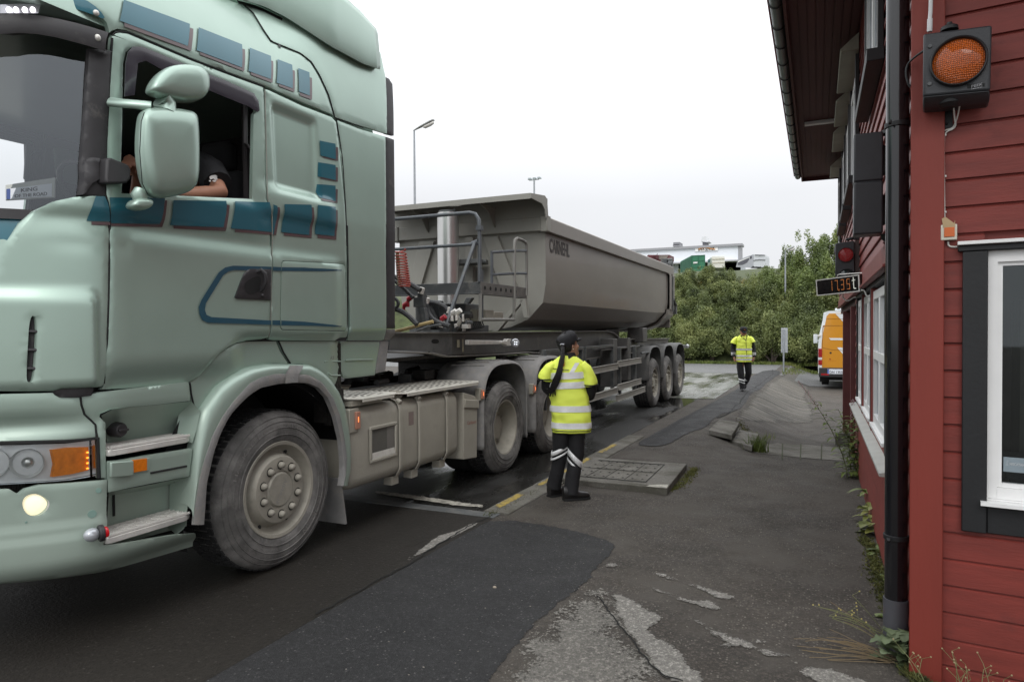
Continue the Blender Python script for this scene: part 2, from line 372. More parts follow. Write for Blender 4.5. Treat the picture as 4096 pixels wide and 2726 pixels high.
GRASSM = mat('grass_bank', (.075,.105,.028), .9, 0, .5, 3, bump=.5, bscale=20, dirt=(.10,.09,.04), damt=.2, dscale=1)
def ax_(lo, hi, st): 
    r = []; v = lo
    while v < hi-1e-6: r.append(v); v += st
    return r
def sheet(name, xs, ys, m, off=0, zf=gz):
    b = MB(); n = len(ys)
    b.v = [Vector((x, y, zf(x, y)+off)) for x in xs for y in ys]
    for i in range(len(xs)-1):
        for j in range(n-1): b.f.append([i*n+j, (i+1)*n+j, (i+1)*n+j+1, i*n+j+1]); b.m.append(0)
    return tag(b.build(name, m, smooth=60, recalc=False), kind='structure')
xs = [-400,-200,-100,-50,-25,-14]+ax_(-10, -3, .25)+ax_(-3, .6, .1)+ax_(.6, 4, .2)+[4,6,10,20,50,100,200,400]
ys = [-60,-20,-5,-1]+ax_(0, 7, .2)+ax_(7, 20, .1)+ax_(20, 30, .2)+[30,32,34,36,40,50,70,100,200,400,1500]
sheet('ground', xs, ys, ASP)
def soft_edge(m, name, sc=55, w=1.0):
    """copy of a ground material that breaks up into specks towards the rim of its patch (attribute 'rim')"""
    k = m.copy(); k.name = name; t = k.node_tree; n = t.nodes; l = t.links; src = n['Material Output'].inputs[0].links[0].from_socket
    a = n.new('ShaderNodeAttribute'); a.attribute_name = 'rim'; g = n.new('ShaderNodeNewGeometry'); z = n.new('ShaderNodeTexNoise'); z.inputs['Scale'].default_value = sc; z.inputs['Detail'].default_value = 5; z.inputs['Roughness'].default_value = .75; l.new(g.outputs['Position'], z.inputs['Vector'])
    z2 = n.new('ShaderNodeTexNoise'); z2.inputs['Scale'].default_value = 7; z2.inputs['Detail'].default_value = 4; l.new(g.outputs['Position'], z2.inputs['Vector'])
    def ma(x, k, c):
        q = n.new('ShaderNodeMath'); q.operation = 'MULTIPLY_ADD'; l.new(x, q.inputs[0]); q.inputs[1].default_value = k
        if isinstance(c, float): q.inputs[2].default_value = c
        else: l.new(c, q.inputs[2])
        return q.outputs[0]
    v = ma(a.outputs['Fac'], w, -.12-2.3); v = ma(z.outputs[0], 2.6, v); v = ma(z2.outputs[0], 2.0, v)
    r = n.new('ShaderNodeMapRange'); r.inputs[1].default_value = 0; r.inputs[2].default_value = .16; l.new(v, r.inputs[0])
    tr = n.new('ShaderNodeBsdfTransparent'); mx = n.new('ShaderNodeMixShader'); l.new(r.outputs[0], mx.inputs[0]); l.new(tr.outputs[0], mx.inputs[1]); l.new(src, mx.inputs[2]); l.new(mx.outputs[0], n['Material Output'].inputs[0]); return k
from mathutils.kdtree import KDTree
def gpoly(name, pts, m, off=.004, st=.1, kind='structure', rag=0, seed=1, it=0, rim=0):
    P = [G(p) for p in pts]; q = [Vector((p.x, p.y)) for p in P]
    if it: q = smoothpoly(q, it)
    if rag:
        rnd = random.Random(seed); q = densify(q, st*.35); k = []
        for i, p in enumerate(q):
            d = (q[(i+1) % len(q)]-q[i-1]); nrm = Vector((d.y, -d.x)).normalized() if d.length else Vector((0, 0)); k.append(p+nrm*rnd.uniform(-rag, rag))
        q = k
    b = MB(); area(b, q, lambda x, y, d: Vector((x, y, gz(x, y)+off)), st=st)
    o = b.build(name, m, smooth=60)
    if rim:
        kd = KDTree(len(q)*4); i = 0
        for j, p in enumerate(q):
            for f in range(4): c = Vector(p).lerp(Vector(q[(j+1) % len(q)]), f/4); kd.insert((c[0], c[1], 0), i); i += 1
        kd.balance(); at = o.data.attributes.new('rim', 'FLOAT', 'POINT')
        for v in o.data.vertices: at.data[v.index].value = min(1, kd.find((v.co.x, v.co.y, 0))[2]/rim)
    return tag(o, kind=kind) if kind else o
# weighing lane
sheet('road', [-9,-7]+ax_(-5.6, -2.62, .3)+[-2.62], ax_(-2, 5.3, .3)+[5.3], CONC, .004)
sheet('weighbridge', [-9,-7]+ax_(-5.6, -2.8, .3)+[-2.8], ax_(5.46, 19, .3)+[19], asphalt('bridge_deck', (.02,.0195,.018), .15, .45, wet=(.5,.46,.56,(1.2,.4,1)), var=.3, light=(.12,.11,.1), fine=70), .006)
sheet('weighbridge_wet_end', [-12,-9,-7]+ax_(-5.6, -2.42, .3)+[-2.42], ax_(17, 27, .3)+[27], WETM, .011)
for y0 in (5.3,):
    b = MB(); b.box((-9, 5.31, -.09), (-2.62, 5.45, -.034)); tag(b.build('bridge_edge_strip', DUSTD, bevel=.004), kind='structure')
PAINTW = mat('worn_white_marking', (.42,.40,.34), .7, 0, .35, 30, dirt=(.06,.055,.05), damt=.42, dscale=16)
PAINTY = mat('worn_yellow_marking', (.40,.29,.06), .7, 0, .3, 25, dirt=(.09,.085,.07), damt=.45, dscale=14)
gpoly('white_edge_marking', DD([(865,1131),(960,1142),(1062,1158),(1112,1164),(1112,1169),(1060,1166),(960,1151),(865,1137)]), PAINTW, .0125, .08, rag=.012)
# concrete kerb beside the bridge
def kerb():
    b = MB(); n = 40; L = []
    for (x, dz) in ((-2.80,-.08),(-2.80,.010),(-2.79,.014),(-2.56,.014),(-2.55,.008),(-2.55,-.08)):
        L.append([Vector((x+.003*math.sin(k*1.7), 5.46+5.0*k/n, gz(-2.65, 5.46+5.0*k/n)+dz)) for k in range(n+1)])
    b.lines(L, n+1); e0 = [l[0] for l in L]; b.add(e0, [tuple(range(6))]); return tag(b.build('kerb', SLABM, smooth=30), kind='structure')
kerb()
for i, (y0, y1) in enumerate(((5.62,6.15),(6.6,7.5),(7.9,8.3),(8.75,9.5))):
    b = MB(); q = densify([(-2.775+.02*i%.05, y0), (-2.70, y0), (-2.70, y1), (-2.775, y1)], .04); rr = random.Random(i)
    q = [p+Vector((rr.uniform(-.012,.012), rr.uniform(-.02,.02))) for p in q]
    area(b, q, lambda x, y, d: Vector((x, y, gz(-2.65, y)+.0175)), st=.06); tag(b.build('yellow_kerb_marking', PAINTY, smooth=60), kind='structure')
# repair patches, worn places and one painted wet reflection of the yard
gpoly('asphalt_patch', DD([(440,1568),(620,1467),(900,1313),(1110,1200),(1180,1197),(1260,1208),(1330,1222),(1395,1240),(1415,1255),(1408,1275),(1378,1300),(1360,1330),(1310,1370),(1270,1400),(1200,1470),(1130,1560),(1100,1640),(500,1700),(380,1640)]), soft_edge(ASPN,'new_asphalt_edge',70,2.4), .003, .06, rag=.010, seed=3, rim=.06)
gpoly('asphalt_patch', DD([(1460,1022),(1500,1000),(1580,955),(1660,915),(1700,893),(1745,855),(1782,850),(1800,858),(1760,885),(1730,905),(1716,925),(1700,945),(1650,955),(1625,985),(1590,993),(1560,1010),(1540,1022),(1500,1029)]), bpy.data.materials['new_asphalt_edge'], .008, .06, rag=.01, seed=5, it=1, rim=.05)
gpoly('pale_patch', DD([(1330,1365),(1385,1350),(1420,1390),(1440,1440),(1480,1500),(1530,1568),(1580,1640),(1120,1640),(1160,1540),(1230,1450),(1290,1400)]), soft_edge(PALEC,'pale_worn_edge',45,1.2), .0042, .05, rag=.02, seed=8, rim=.30)
PALE_E = soft_edge(PALE,'pale_cement_and_wet_sheen',60,2.3)  # serves the real cement patches and the painted wet reflection
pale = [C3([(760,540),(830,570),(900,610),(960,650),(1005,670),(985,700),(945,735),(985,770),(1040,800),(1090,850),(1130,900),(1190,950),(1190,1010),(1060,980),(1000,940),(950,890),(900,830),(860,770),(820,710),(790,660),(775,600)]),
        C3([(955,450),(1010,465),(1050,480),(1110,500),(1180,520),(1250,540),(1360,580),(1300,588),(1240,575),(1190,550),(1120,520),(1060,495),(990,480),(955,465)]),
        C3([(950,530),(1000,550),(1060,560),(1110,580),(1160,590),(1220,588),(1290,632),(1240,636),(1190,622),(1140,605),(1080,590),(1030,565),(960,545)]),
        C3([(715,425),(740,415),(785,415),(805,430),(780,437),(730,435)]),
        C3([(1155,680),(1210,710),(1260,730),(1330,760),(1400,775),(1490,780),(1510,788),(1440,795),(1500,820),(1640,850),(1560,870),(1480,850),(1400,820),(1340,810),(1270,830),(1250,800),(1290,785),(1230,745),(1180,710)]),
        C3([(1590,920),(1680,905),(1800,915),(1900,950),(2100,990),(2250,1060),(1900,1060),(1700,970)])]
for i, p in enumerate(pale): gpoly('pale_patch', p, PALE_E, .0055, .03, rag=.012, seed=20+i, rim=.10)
gpoly('painted_wet_reflection', DD([(935,1288),(975,1258),(1010,1232),(1050,1222),(1085,1205),(1112,1196),(1090,1212),(1010,1252),(965,1278),(940,1290)]), PALE_E, .0072, .03, rag=.006, seed=31, rim=.03)  # reflection on the wet lane, put into the pale colour of this strip
# streaked slope behind the loose slabs
gpoly('concrete_slope', DD([(1700,948),(1722,925),(1735,905),(1765,885),(1802,862),(1815,850),(1868,868),(1862,895),(1852,915),(1870,940),(1872,972),(1800,968),(1740,972),(1690,965)]), soft_edge(STRIPE,'streaked_edge',30,1.2), .005, .08, rag=.02, seed=6, rim=.18)
sheet('far_road', [-60,-40,-20,-12]+ax_(-10, 2, .5)+[2,6,20,60], [27.2,28,29,30,31,32,33,34,35,36,37], ROADM, .006)
gpoly('paving_row', DD([(1745,1022),(1790,1019),(1900,1026),(1975,1032),(1972,1062),(1880,1056),(1800,1048),(1740,1042)]), SLABM, .006, .08, rag=.004)
for sx in (1800, 1842, 1890, 1940):
    gpoly('paving_joint', DD([(sx-1,1021),(sx+2,1021),(sx+1,1058),(sx-2,1058)]), mat('joint_moss', (.05,.055,.025), .9), .012, .1)
def crack(name, pts, w):
    P = [G(q) for q in pts]; b = MB(); rr = random.Random(len(pts)); Q = resample(P, 40); l = []; r = []
    for i, q in enumerate(Q):
        d = Q[min(i+1, 39)]-Q[max(i-1, 0)]; nn = Vector((-d.y, d.x, 0)).normalized(); j = rr.uniform(-w, w)
        for s_, lst in ((1, l), (-1, r)): u = q+nn*(j+s_*w*rr.uniform(.4, 1)); u.z = gz(u.x, u.y)+.0085; lst.append(u)
    b.lines([l, r], 40); tag(b.build(name, mat('crack_dark', (.008,.008,.007), .9), smooth=60), kind='structure')
crack('crack', C3([(690,570),(720,600),(745,640),(790,700),(850,770),(890,830),(950,900),(1010,950),(1100,972)]), .0065)
crack('crack', D7([(-1800,1880),(-600,1230),(0,845),(300,665),(590,545)]), .010)
crack('crack', D7([(590,545),(830,395),(1000,300),(1320,120)]), .006)
crack('crack', D8([(1240,1080),(1340,1040),(1450,985),(1440,950),(1550,880),(1560,830),(1640,740),(1760,670),(1850,600),(1890,570),(1980,500),(1990,430)]), .02)
# ------------------------------------------------------------------ loose slabs
def slab(label, corners, th, lift, name='concrete_slab', m=SLABM, grooves=0):
    P = [onZ(p, -.05) for p in corners]; P = [onZ(p, gz(q.x, q.y)+lft) for p, q, lft in zip(corners, P, lift)]
    t = thing(name, sum(P, Vector())/4 - Vector((0,0,th)), label, 'slab', 'loose concrete slabs')
    b = MB(); b.prism(P, (0, 0, -th)); b.build('slab_body', m, t, bevel=.008)
    return t, P
t, P = slab('large perforated concrete cover slab beside the standing officer', DD([(1272,1098),(1535,1122),(1580,1066),(1372,1052)]), .10, (.045,.075,.06,.045), name='concrete_cover')
fr = lambda u, v: (P[0].lerp(P[1], u)).lerp(P[3].lerp(P[2], u), v)+Vector((0,0,.0035))
b = MB(); b.mi = 0
for u0, v0, u1, v1 in [(.08,.12,.80,.15),(.08,.86,.80,.89),(.79,.12,.80,.89),(.08,.5,.80,.515),(.25,.12,.257,.89),(.42,.12,.427,.89),(.6,.12,.607,.89)]:
    b.add([fr(u0,v0), fr(u1,v0), fr(u1,v1), fr(u0,v1)], [(0,1,2,3)])
for i in range(8):
    for j in range(5):
        u, v = .12+i*.088, .2+j*.155
        b.add([fr(u,v), fr(u+.018,v), fr(u+.018,v+.03), fr(u,v+.03)], [(0,1,2,3)])
b.build('drain_holes', mat('hole_dark', (.03,.028,.024), .9), t)
b = MB(); b.add([P[1].lerp(P[0], .0)+Vector((-.005,-.003,-.0)), P[1].lerp(P[0], .17)+Vector((0,-.003,0)), P[1].lerp(P[0], .15)+Vector((0,.05,.004)), P[1].lerp(P[2], .12)+Vector((-.01,0,.004))], [(0,1,2,3)]); b.build('white_paint_spill', PAINTW, t)
for lab, cs, lf in [('tilted grooved concrete slab lying on its neighbour, farther left of the two', DD([(1630,988),(1684,1000),(1701,971),(1655,964)]), (.07,.17,.16,.07)),
                    ('grooved concrete slab sloping down beside a grass tuft', DD([(1680,1012),(1730,1026),(1746,997),(1702,988)]), (.03,.10,.09,.04))]:
    t, P = slab(lab, cs, .075, lf)
    b = MB(); frs = lambda u, v, P=P: (P[0].lerp(P[1], u)).lerp(P[3].lerp(P[2], u), v)+Vector((0,0,.003))
    for v in (.25, .5, .75): b.add([frs(.02,v-.012), frs(.98,v-.012), frs(.98,v+.012), frs(.02,v+.012)], [(0,1,2,3)])
    b.build('groove', mat('hole_dark', (.03,.028,.024), .9), t)
# ================================================================== RED BUILDING
BA = math.radians(.55); BC = Vector((.40, 3.70, 0)); BV = Vector((-math.sin(BA), math.cos(BA), 0)); BN = Vector((math.cos(BA), math.sin(BA), 0))  # BN points into the building
def Wf(s, o, z): return BC+BV*s+BN*o+Vector((0,0,z))      # side wall frame: s along, o outward negative, z
FE = Vector((.993,-.1155,0)); FN = Vector((-.1155,-.993,0))
def Ff(s, o, z): return BC+FE*s+FN*o+Vector((0,0,z))      # front wall frame: o outward positive
RED = mat('red_board_paint', (.185,.029,.021), .6, 0, .2, 4, bump=.08, bscale=25, dirt=(.07,.02,.018), damt=.15, dscale=5, ani=(1,1,6))
REDS = mat('side_red_paint', (.19,.034,.027), .5, 0, .14, 4, bump=.1, bscale=25, dirt=(.26,.10,.085), damt=.2, dscale=9)
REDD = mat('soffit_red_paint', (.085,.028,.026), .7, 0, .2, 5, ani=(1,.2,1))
REDP = mat('red_post_paint', (.19,.026,.016), .6, 0, .16, 3, bump=.15, bscale=30, ani=(1,1,.15))
BLKT = mat('black_trim_paint', (.0085,.0092,.0105), .55, 0, .15, 6, bump=.05, bscale=60)
BLKG = mat('black_gloss_pipe', (.008,.008,.010), .18, 0, .1, 6, coat=.4)
GALV = mat('galvanised', (.33,.35,.37), .5, .5, .12, 8)
WHT = mat('white_window_paint', (.80,.80,.79), .35, 0, .04, 8)
bld = thing('red_building', BC+Vector((2,4,-.1)), 'two storey building clad in red wooden boards on the right side of the yard', 'building')
LEN = 12.2; WT = 4.86
# side wall boards (lap siding), split round the ground floor windows and the porch
b = MB(); z = -.25; bh = .125
while z < WT:
    segs = [(0.02, LEN)]
    if z < .66: segs = [(0.02, 5.35)]
    elif z < 1.93: segs = [(0.02, 1.05), (5.2, 5.35)]
    for s0, s1 in segs:
        z1 = min(z+bh, WT)
        pr = [(-.022, z), (-.022, z+.012), (-.004, z1+.004), (.02, z1+.004), (.02, z)]
        b.prism([Wf(s0, o, q) for o, q in pr], BV*(s1-s0))
    z += bh
b.build('side_wall', REDS, bld, smooth=0)
b = MB(); 
b.box((-0.05, .021, -.3), (LEN, .12, .655), Wf) if False else None
b.box((0.05, .021, -.3), (5.35, .10, .66), Wf); b.box((0.05, .021, 1.96), (LEN, .10, WT), Wf); b.box((0.05, .021, .66), (1.05, .10, 1.96), Wf)
b.box((5.28, .021, .66), (5.36, .10, 1.96), Wf); b.box((5.36, 2.2, -.3), (LEN, 2.3, 2.0), Wf); b.box((5.30, .101, -.3), (5.36, 2.2, 2.0), Wf)
b.box((LEN-.1, .101, 1.96), (LEN, 9, WT), Wf)
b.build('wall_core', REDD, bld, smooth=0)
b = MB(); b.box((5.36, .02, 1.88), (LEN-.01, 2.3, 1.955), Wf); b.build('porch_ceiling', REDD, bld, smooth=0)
# red trim board above the ground floor windows
b = MB(); b.box((1.0, -.05, 1.985), (11.4, -.024, 2.12), Wf); b.box((1.0, -.075, 1.965), (11.4, -.024, 1.984), Wf); b.build('trim_board', REDS, bld, bevel=.003)
b = MB(); b.box((0.9, -.02, 1.93), (5.3, .08, 1.963), Wf); b.build('window_head_board', BLKT, bld)
# ground floor windows: white casements
for i, (s0, s1) in enumerate(((1.62,2.86),(3.02,4.12),(4.28,5.16))):
    w = MB(); z0, z1 = .80, 1.90; mid = 1.37
    for a, c in (((s0,0,z0),(s0+.07,.05,z1)), ((s1-.07,0,z0),(s1,.05,z1)), ((s0+.07,0,z1-.07),(s1-.07,.05,z1)), ((s0+.07,0,z0),(s1-.07,.05,z0+.07)), ((s0+.07,-.004,mid-.035),(s1-.07,.05,mid+.035)), (((s0+s1)/2-.045,-.002,z0+.07),((s0+s1)/2+.045,.05,mid-.036)), (((s0+s1)/2-.045,-.002,mid+.036),((s0+s1)/2+.045,.05,z1-.071))): w.box(a, c, Wf)
    w.box((s0+.02,-.03,z0-.03),(s1-.02,.05,z0-.001), Wf)
    fo = w.build('window', WHT, bld, bevel=.004)
    g = MB(); g.box((s0+.06,.028,z0+.06),(s1-.06,.034,z1-.06), Wf); g.build('pane', GLW, fo, smooth=0)
    g = MB(); g.box((s0+.02,.055,z0),(s1-.02,.06,z1), Wf); g.build('blind', mat('blind_white', (.66,.66,.64), .8), fo, smooth=0)
for s0, s1 in ((1.50,1.61),(2.87,3.01),(4.13,4.27),(5.17,5.29)): b = MB(); b.box((s0,-.016,.72),(s1,.09,1.93), Wf); b.build('window_post', BLKT, bld, bevel=.004)
for s0, s1 in ((1.485,1.499),(2.855,2.869),(4.12,4.129)): b = MB(); b.box((s0,-.018,.72),(s1,.09,1.93), Wf); b.build('window_post_edge', REDS, bld)
b = MB(); b.prism([Wf(1.05, o, q) for o, q in ((.07,.735),(-.085,.70),(-.085,.68),(.07,.68))], BV*4.3); b.build('window_sill', mat('sill_grey', (.42,.42,.39), .6, dirt=(.25,.24,.2), damt=.2), bld)
b = MB(); b.box((1.05,-.03,.62),(5.35,.0,.679), Wf); b.build('sill_apron', BLKT, bld)
# dark room behind the side windows
# upper floor windows
up = [(1.75,2.95,3.55,4.6),(4.75,5.9,3.3,4.42),(6.6,7.5,3.3,4.42),(8.2,9.1,3.3,4.42),(10.6,11.3,3.2,4.42)]
for i, (s0, s1, z0, z1) in enumerate(up):
    w = MB()
    for a, c in (((s0,-.05,z0),(s0+.08,.0,z1)), ((s1-.08,-.05,z0),(s1,.0,z1)), ((s0+.08,-.05,z1-.08),(s1-.08,.0,z1)), ((s0+.08,-.05,z0),(s1-.08,.0,z0+.08)), (((s0+s1)/2-.03,-.048,z0+.08),((s0+s1)/2+.03,.0,z1-.081))): w.box(a, c, Wf)
    fo = w.build('window', WHT, bld, bevel=.004)
    g = MB(); g.box((s0+.06,-.030,z0+.06),(s1-.06,-.024,z1-.06), Wf); g.build('pane', glass('upper_glass', (.12,.13,.14)) if i == 0 else MATS['upper_glass'], fo, smooth=0)
    s = MB(); s.box((s0-.13,-.06,z0-.05),(s0-.005,-.022,z1+.14), Wf); s.box((s1+.005,-.06,z0-.05),(s1+.13,-.022,z1+.14), Wf); s.box((s0-.18,-.13,z0-.14),(s1+.18,-.022,z0-.055), Wf)
    s.build('window_surround', BLKT, bld, bevel=.004)
    if i: c = MB(); c.prism([Wf(s0-.16, o, q) for o, q in ((-.024,z1+.17),(-.024,z1+.36),(-.21,z1+.20),(-.21,z1+.17))], BV*(s1-s0+.32)); c.build('awning_box', mat('awning_beige', (.30,.30,.24), .6), bld, bevel=.01)
# roof eave, soffit and gutter
b = MB(); b.box((-2.5,-.72,4.862),(LEN+.35,9,4.885), Wf)
for k in range(9): b.box((-2.5,-.70+k*.085,4.852),(LEN+.35,-.70+k*.085+.072,4.861), Wf)
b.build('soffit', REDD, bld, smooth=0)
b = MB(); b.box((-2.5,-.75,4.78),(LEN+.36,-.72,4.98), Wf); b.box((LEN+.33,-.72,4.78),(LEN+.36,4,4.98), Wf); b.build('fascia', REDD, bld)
b = MB(); b.prism([Wf(-2.5, o, q) for o, q in ((-.78,4.985),(4.6,6.2),(4.6,6.3),(-.80,5.05))], BV*(LEN+2.9)); b.prism([Wf(-2.5, o, q) for o, q in ((10,4.985),(4.601,6.2),(4.601,6.3),(10.0,5.05))], BV*(LEN+2.9)); b.build('roof', mat('roof_tile', (.05,.045,.045), .7, bump=.3, bscale=9), bld)
b = MB(); pr = [(-.82+.065*math.cos(a), 4.90+.075*math.sin(a)) for a in [math.pi+math.pi*k/10 for k in range(11)]]
b.prism([Wf(-2.5, o, q) for o, q in pr+[(pr[-1][0]-.004, 4.90), *[(-.82+.060*math.cos(a), 4.90+.070*math.sin(a)) for a in [2*math.pi-math.pi*k/10 for k in range(11)]]]], BV*(LEN+2.8)); 
gut = b.build('gutter', mat('gutter_grey', (.10,.12,.115), .4, .3, .2, 4), bld, smooth=50)
s = -2.3
while s < LEN+.3:
    b = MB(); b.tube([Wf(s, -.82+.070*math.cos(a), 4.90+.080*math.sin(a)) for a in [math.pi*.93+math.pi*1.07*k/10 for k in range(11)]], .007, 6); b.build('gutter_bracket', mat('bracket_dark', (.03,.028,.028), .5, .3), gut); s += .55
b = MB(); b.tube([Wf(-2.5,-.895,4.905), Wf(LEN+.3,-.895,4.905)], .010, 6); b.build('gutter_lip', mat('gutter_lip_red', (.25,.03,.03), .5), gut)
b = MB(); b.box((8.1,-.62,4.80),(8.2,-.10,4.845), Wf); b.build('soffit_lamp', mat('tube_lamp_white', (.6,.6,.6), .4), bld)
# front wall (faces the camera)
b = MB(); z = -.20; bh = .1235; k = 0
while z < 5.2:
    z1 = z+bh
    if z1 < .80 or z > 1.95: segs = [(.098, 4.5)]
    else: segs = [(.098, .25), (2.62, 4.5)]
    for s0, s1 in segs:
        pr = [(.024, z), (.024, z+.108), (.012, z+.115), (.010, z1), (0, z1), (0, z)]
        b.prism([Ff(s0, o, q) for o, q in pr], FE*(s1-s0))
    z = z1; k += 1
b.build('front_wall', RED, bld, smooth=0)
b = MB(); b.box((-.0,-.10,-.3),(4.5,-.001,.80), Ff); b.box((0,-.10,1.95),(4.5,-.001,5.2), Ff); b.box((0,-.1,.8),(.30,-.001,1.95), Ff); b.box((2.6,-.1,.8),(4.5,-.001,1.95), Ff); b.build('front_wall_core', RED, bld, smooth=0)
b = MB(); b.box((-.035,.025,-.12),(.098,.052,5.2), Ff); b.box((-.035,-.14,-.12),(-.012,.0245,5.2), Ff); b.build('corner_board', REDP, bld, bevel=.004)
# front window
b = MB(); b.box((.168,.026,.68),(.262,.052,1.935), Ff); b.box((.15,.026,1.936),(2.8,.056,1.962), Ff); b.box((.263,.026,.68),(2.6,.040,.80), Ff); b.box((2.6,.026,.68),(2.7,.052,1.935), Ff); b.build('window_surround', BLKT, bld, bevel=.004)
b = MB(); b.box((.148,.026,1.964),(2.8,.075,1.98), Ff); b.build('drip_edge', WHT, bld, bevel=.002)
w = MB()
w.box((.264,-.02,.835),(.300,.022,1.935), Ff); w.box((.300,-.02,1.885),(2.6,.022,1.935), Ff); w.box((.300,-.02,.835),(2.6,.024,.885), Ff)
w.box((.301,-.02,.886),(.318,.008,1.884), Ff); w.box((.318,-.02,1.868),(2.6,.008,1.884), Ff); w.box((.318,-.02,.886),(2.6,.010,.905), Ff); w.box((2.56,-.02,.835),(2.6,.024,1.935), Ff)
w.box((.238,.026,.810),(2.65,.085,.826), Ff); w.box((.262,-.02,.827),(2.6,.03,.834), Ff)
win = w.build('window', WHT, bld, bevel=.003)
g = MB(); g.box((.315,-.012,.90),(2.57,-.006,1.872), Ff); g.build('pane', glass('office_glass', (.72,.75,.75), (.75,.8,.82), 1.7), win, smooth=0)
# office room
b = MB(); rm = mat('office_wall', (.16,.155,.13), .8)
b.box((.12,-2.6,.0),(3.4,-2.58,2.4), Ff); b.box((.12,-2.58,.0),(.14,-.101,2.4), Ff); b.box((.14,-2.58,2.30),(3.4,-.101,2.32), Ff); b.box((.14,-2.58,.0),(3.4,-.101,.02), Ff); b.box((3.38,-2.58,.02),(3.4,-.101,2.3), Ff)
b.build('office_room', rm, bld, smooth=0)
def loose(name, mb, m, label, cat, bev=.004, group=None):
    o = mb.build(name, m, bevel=bev); return tag(o, label, cat, group)
sh = thing('office_shelf', Ff(.75,-1.2,.02), 'beige shelf unit with monitors seen through the office window', 'shelf')
b = MB(); bg_ = mat('shelf_beige', (.22,.21,.17), .6)
b.box((.48,-1.5,.02),(.51,-1.05,1.75), Ff)
for z in (.95,1.12,1.30,1.46): b.box((.51,-1.5,z),(1.6,-1.05,z+.012), Ff)
b.build('shelf_board', bg_, sh, bevel=.003)
b = MB(); b.box((.36,-1.0,.86),(1.5,-.35,.90), Ff); b.box((.38,-.9,.02),(.44,-.4,.86), Ff); b.box((1.4,-.9,.02),(1.46,-.4,.86), Ff); tag(b.build('office_desk', mat('desk_grey', (.07,.075,.09), .4), bevel=.004), 'dark office desk behind the front window', 'desk')
mo = thing('crt_monitor', Ff(.75,-1.2,1.475), 'old beige tube monitor on the top shelf in the office', 'monitor')
b = MB(); b.box((.56,-1.42,1.475),(1.0,-1.10,1.76), Ff); b.build('housing', bg_, mo, bevel=.015)
b = MB(); b.box((.60,-1.105,1.51),(.96,-1.094,1.73), Ff); b.build('screen', mat('screen_dark', (.01,.012,.012), .1), mo)
b = MB(); b.box((.58,-1.40,1.315),(1.0,-1.08,1.42), Ff); o = b.build('label_printer', bg_, bevel=.01); tag(o, 'flat beige device on the middle shelf in the office', 'printer')
b = MB(); b.box((.60,-1.082,1.335),(.86,-1.076,1.40), Ff); b.build('control_panel', MATS['screen_dark'], o)
b = MB(); b.box((.46,-.6,.905),(.9,-.4,.95), Ff); loose('keyboard_tray', b, mat('dark_plastic', (.03,.03,.033), .4), 'dark keyboard on the office desk behind the glass', 'keyboard')
st = MB(); st.box((.325,-.0055,.955),(.405,-.0035,1.02), Ff); sto = st.build('sticker', mat('sticker_grey', (.22,.27,.30), .5), win)
st = MB(); write(st, 'NISCAYAH', .016, lambda x, y, z: Ff(.347+x, -.003+z, .985+y), fit=.052, bold=.0006)
for k in range(5): st.tube([Ff(.334+.0006*k,-.0028,.983+k*.005), Ff(.343,-.0028,.985+k*.005)], .0007, 5)
st.build('sticker_text', mat('sticker_white', (.5,.53,.55), .5), sto, smooth=0)
# downpipe at the corner
px = -.0; pc = lambda z: Wf(.20, -.072, z)
b = MB(); b.tube([pc(-.02), pc(4.83)], .0515, 20); dp = b.build('downpipe', BLKG, bld)
b = MB(); b.tube([pc(-.1), pc(.24)], .058, 20); b.build('pipe_socket', mat('pipe_grey', (.07,.07,.08), .5, 0, .2, 8, dirt=(.12,.03,.02), damt=.15, dscale=8), dp)
for z in (2.60, .55):
    b = MB(); b.tube([pc(z-.012), pc(z+.012)], .058, 20); b.box((.19,-.08,z-.012),(.21,-.02,z+.012), Wf); b.tube([Wf(.12,-.12,z), Wf(.12,-.105,z)], .012, 8); b.build('pipe_clamp', BLKT, dp, bevel=.002)
# porch posts and their concrete steps
for i, (s, w) in enumerate(((6.6,.13),(9.6,.16))):
    b = MB(); b.box((s,-.02,-.28),(s+w,.13,1.88), Wf); b.build('porch_post', mat('porch_post_red', (.12,.03,.028), .6), bld, bevel=.004)
    b = MB(); b.box((s-.12,-.14,-.55),(s+.35,.5,-.24), Wf); b.build('post_base', SLABM, bld, bevel=.01)
b = MB(); b.box((5.5,-.02,-.6),(6.6,1.2,-.12), Wf); b.build('porch_step', SLABM, bld, bevel=.01)
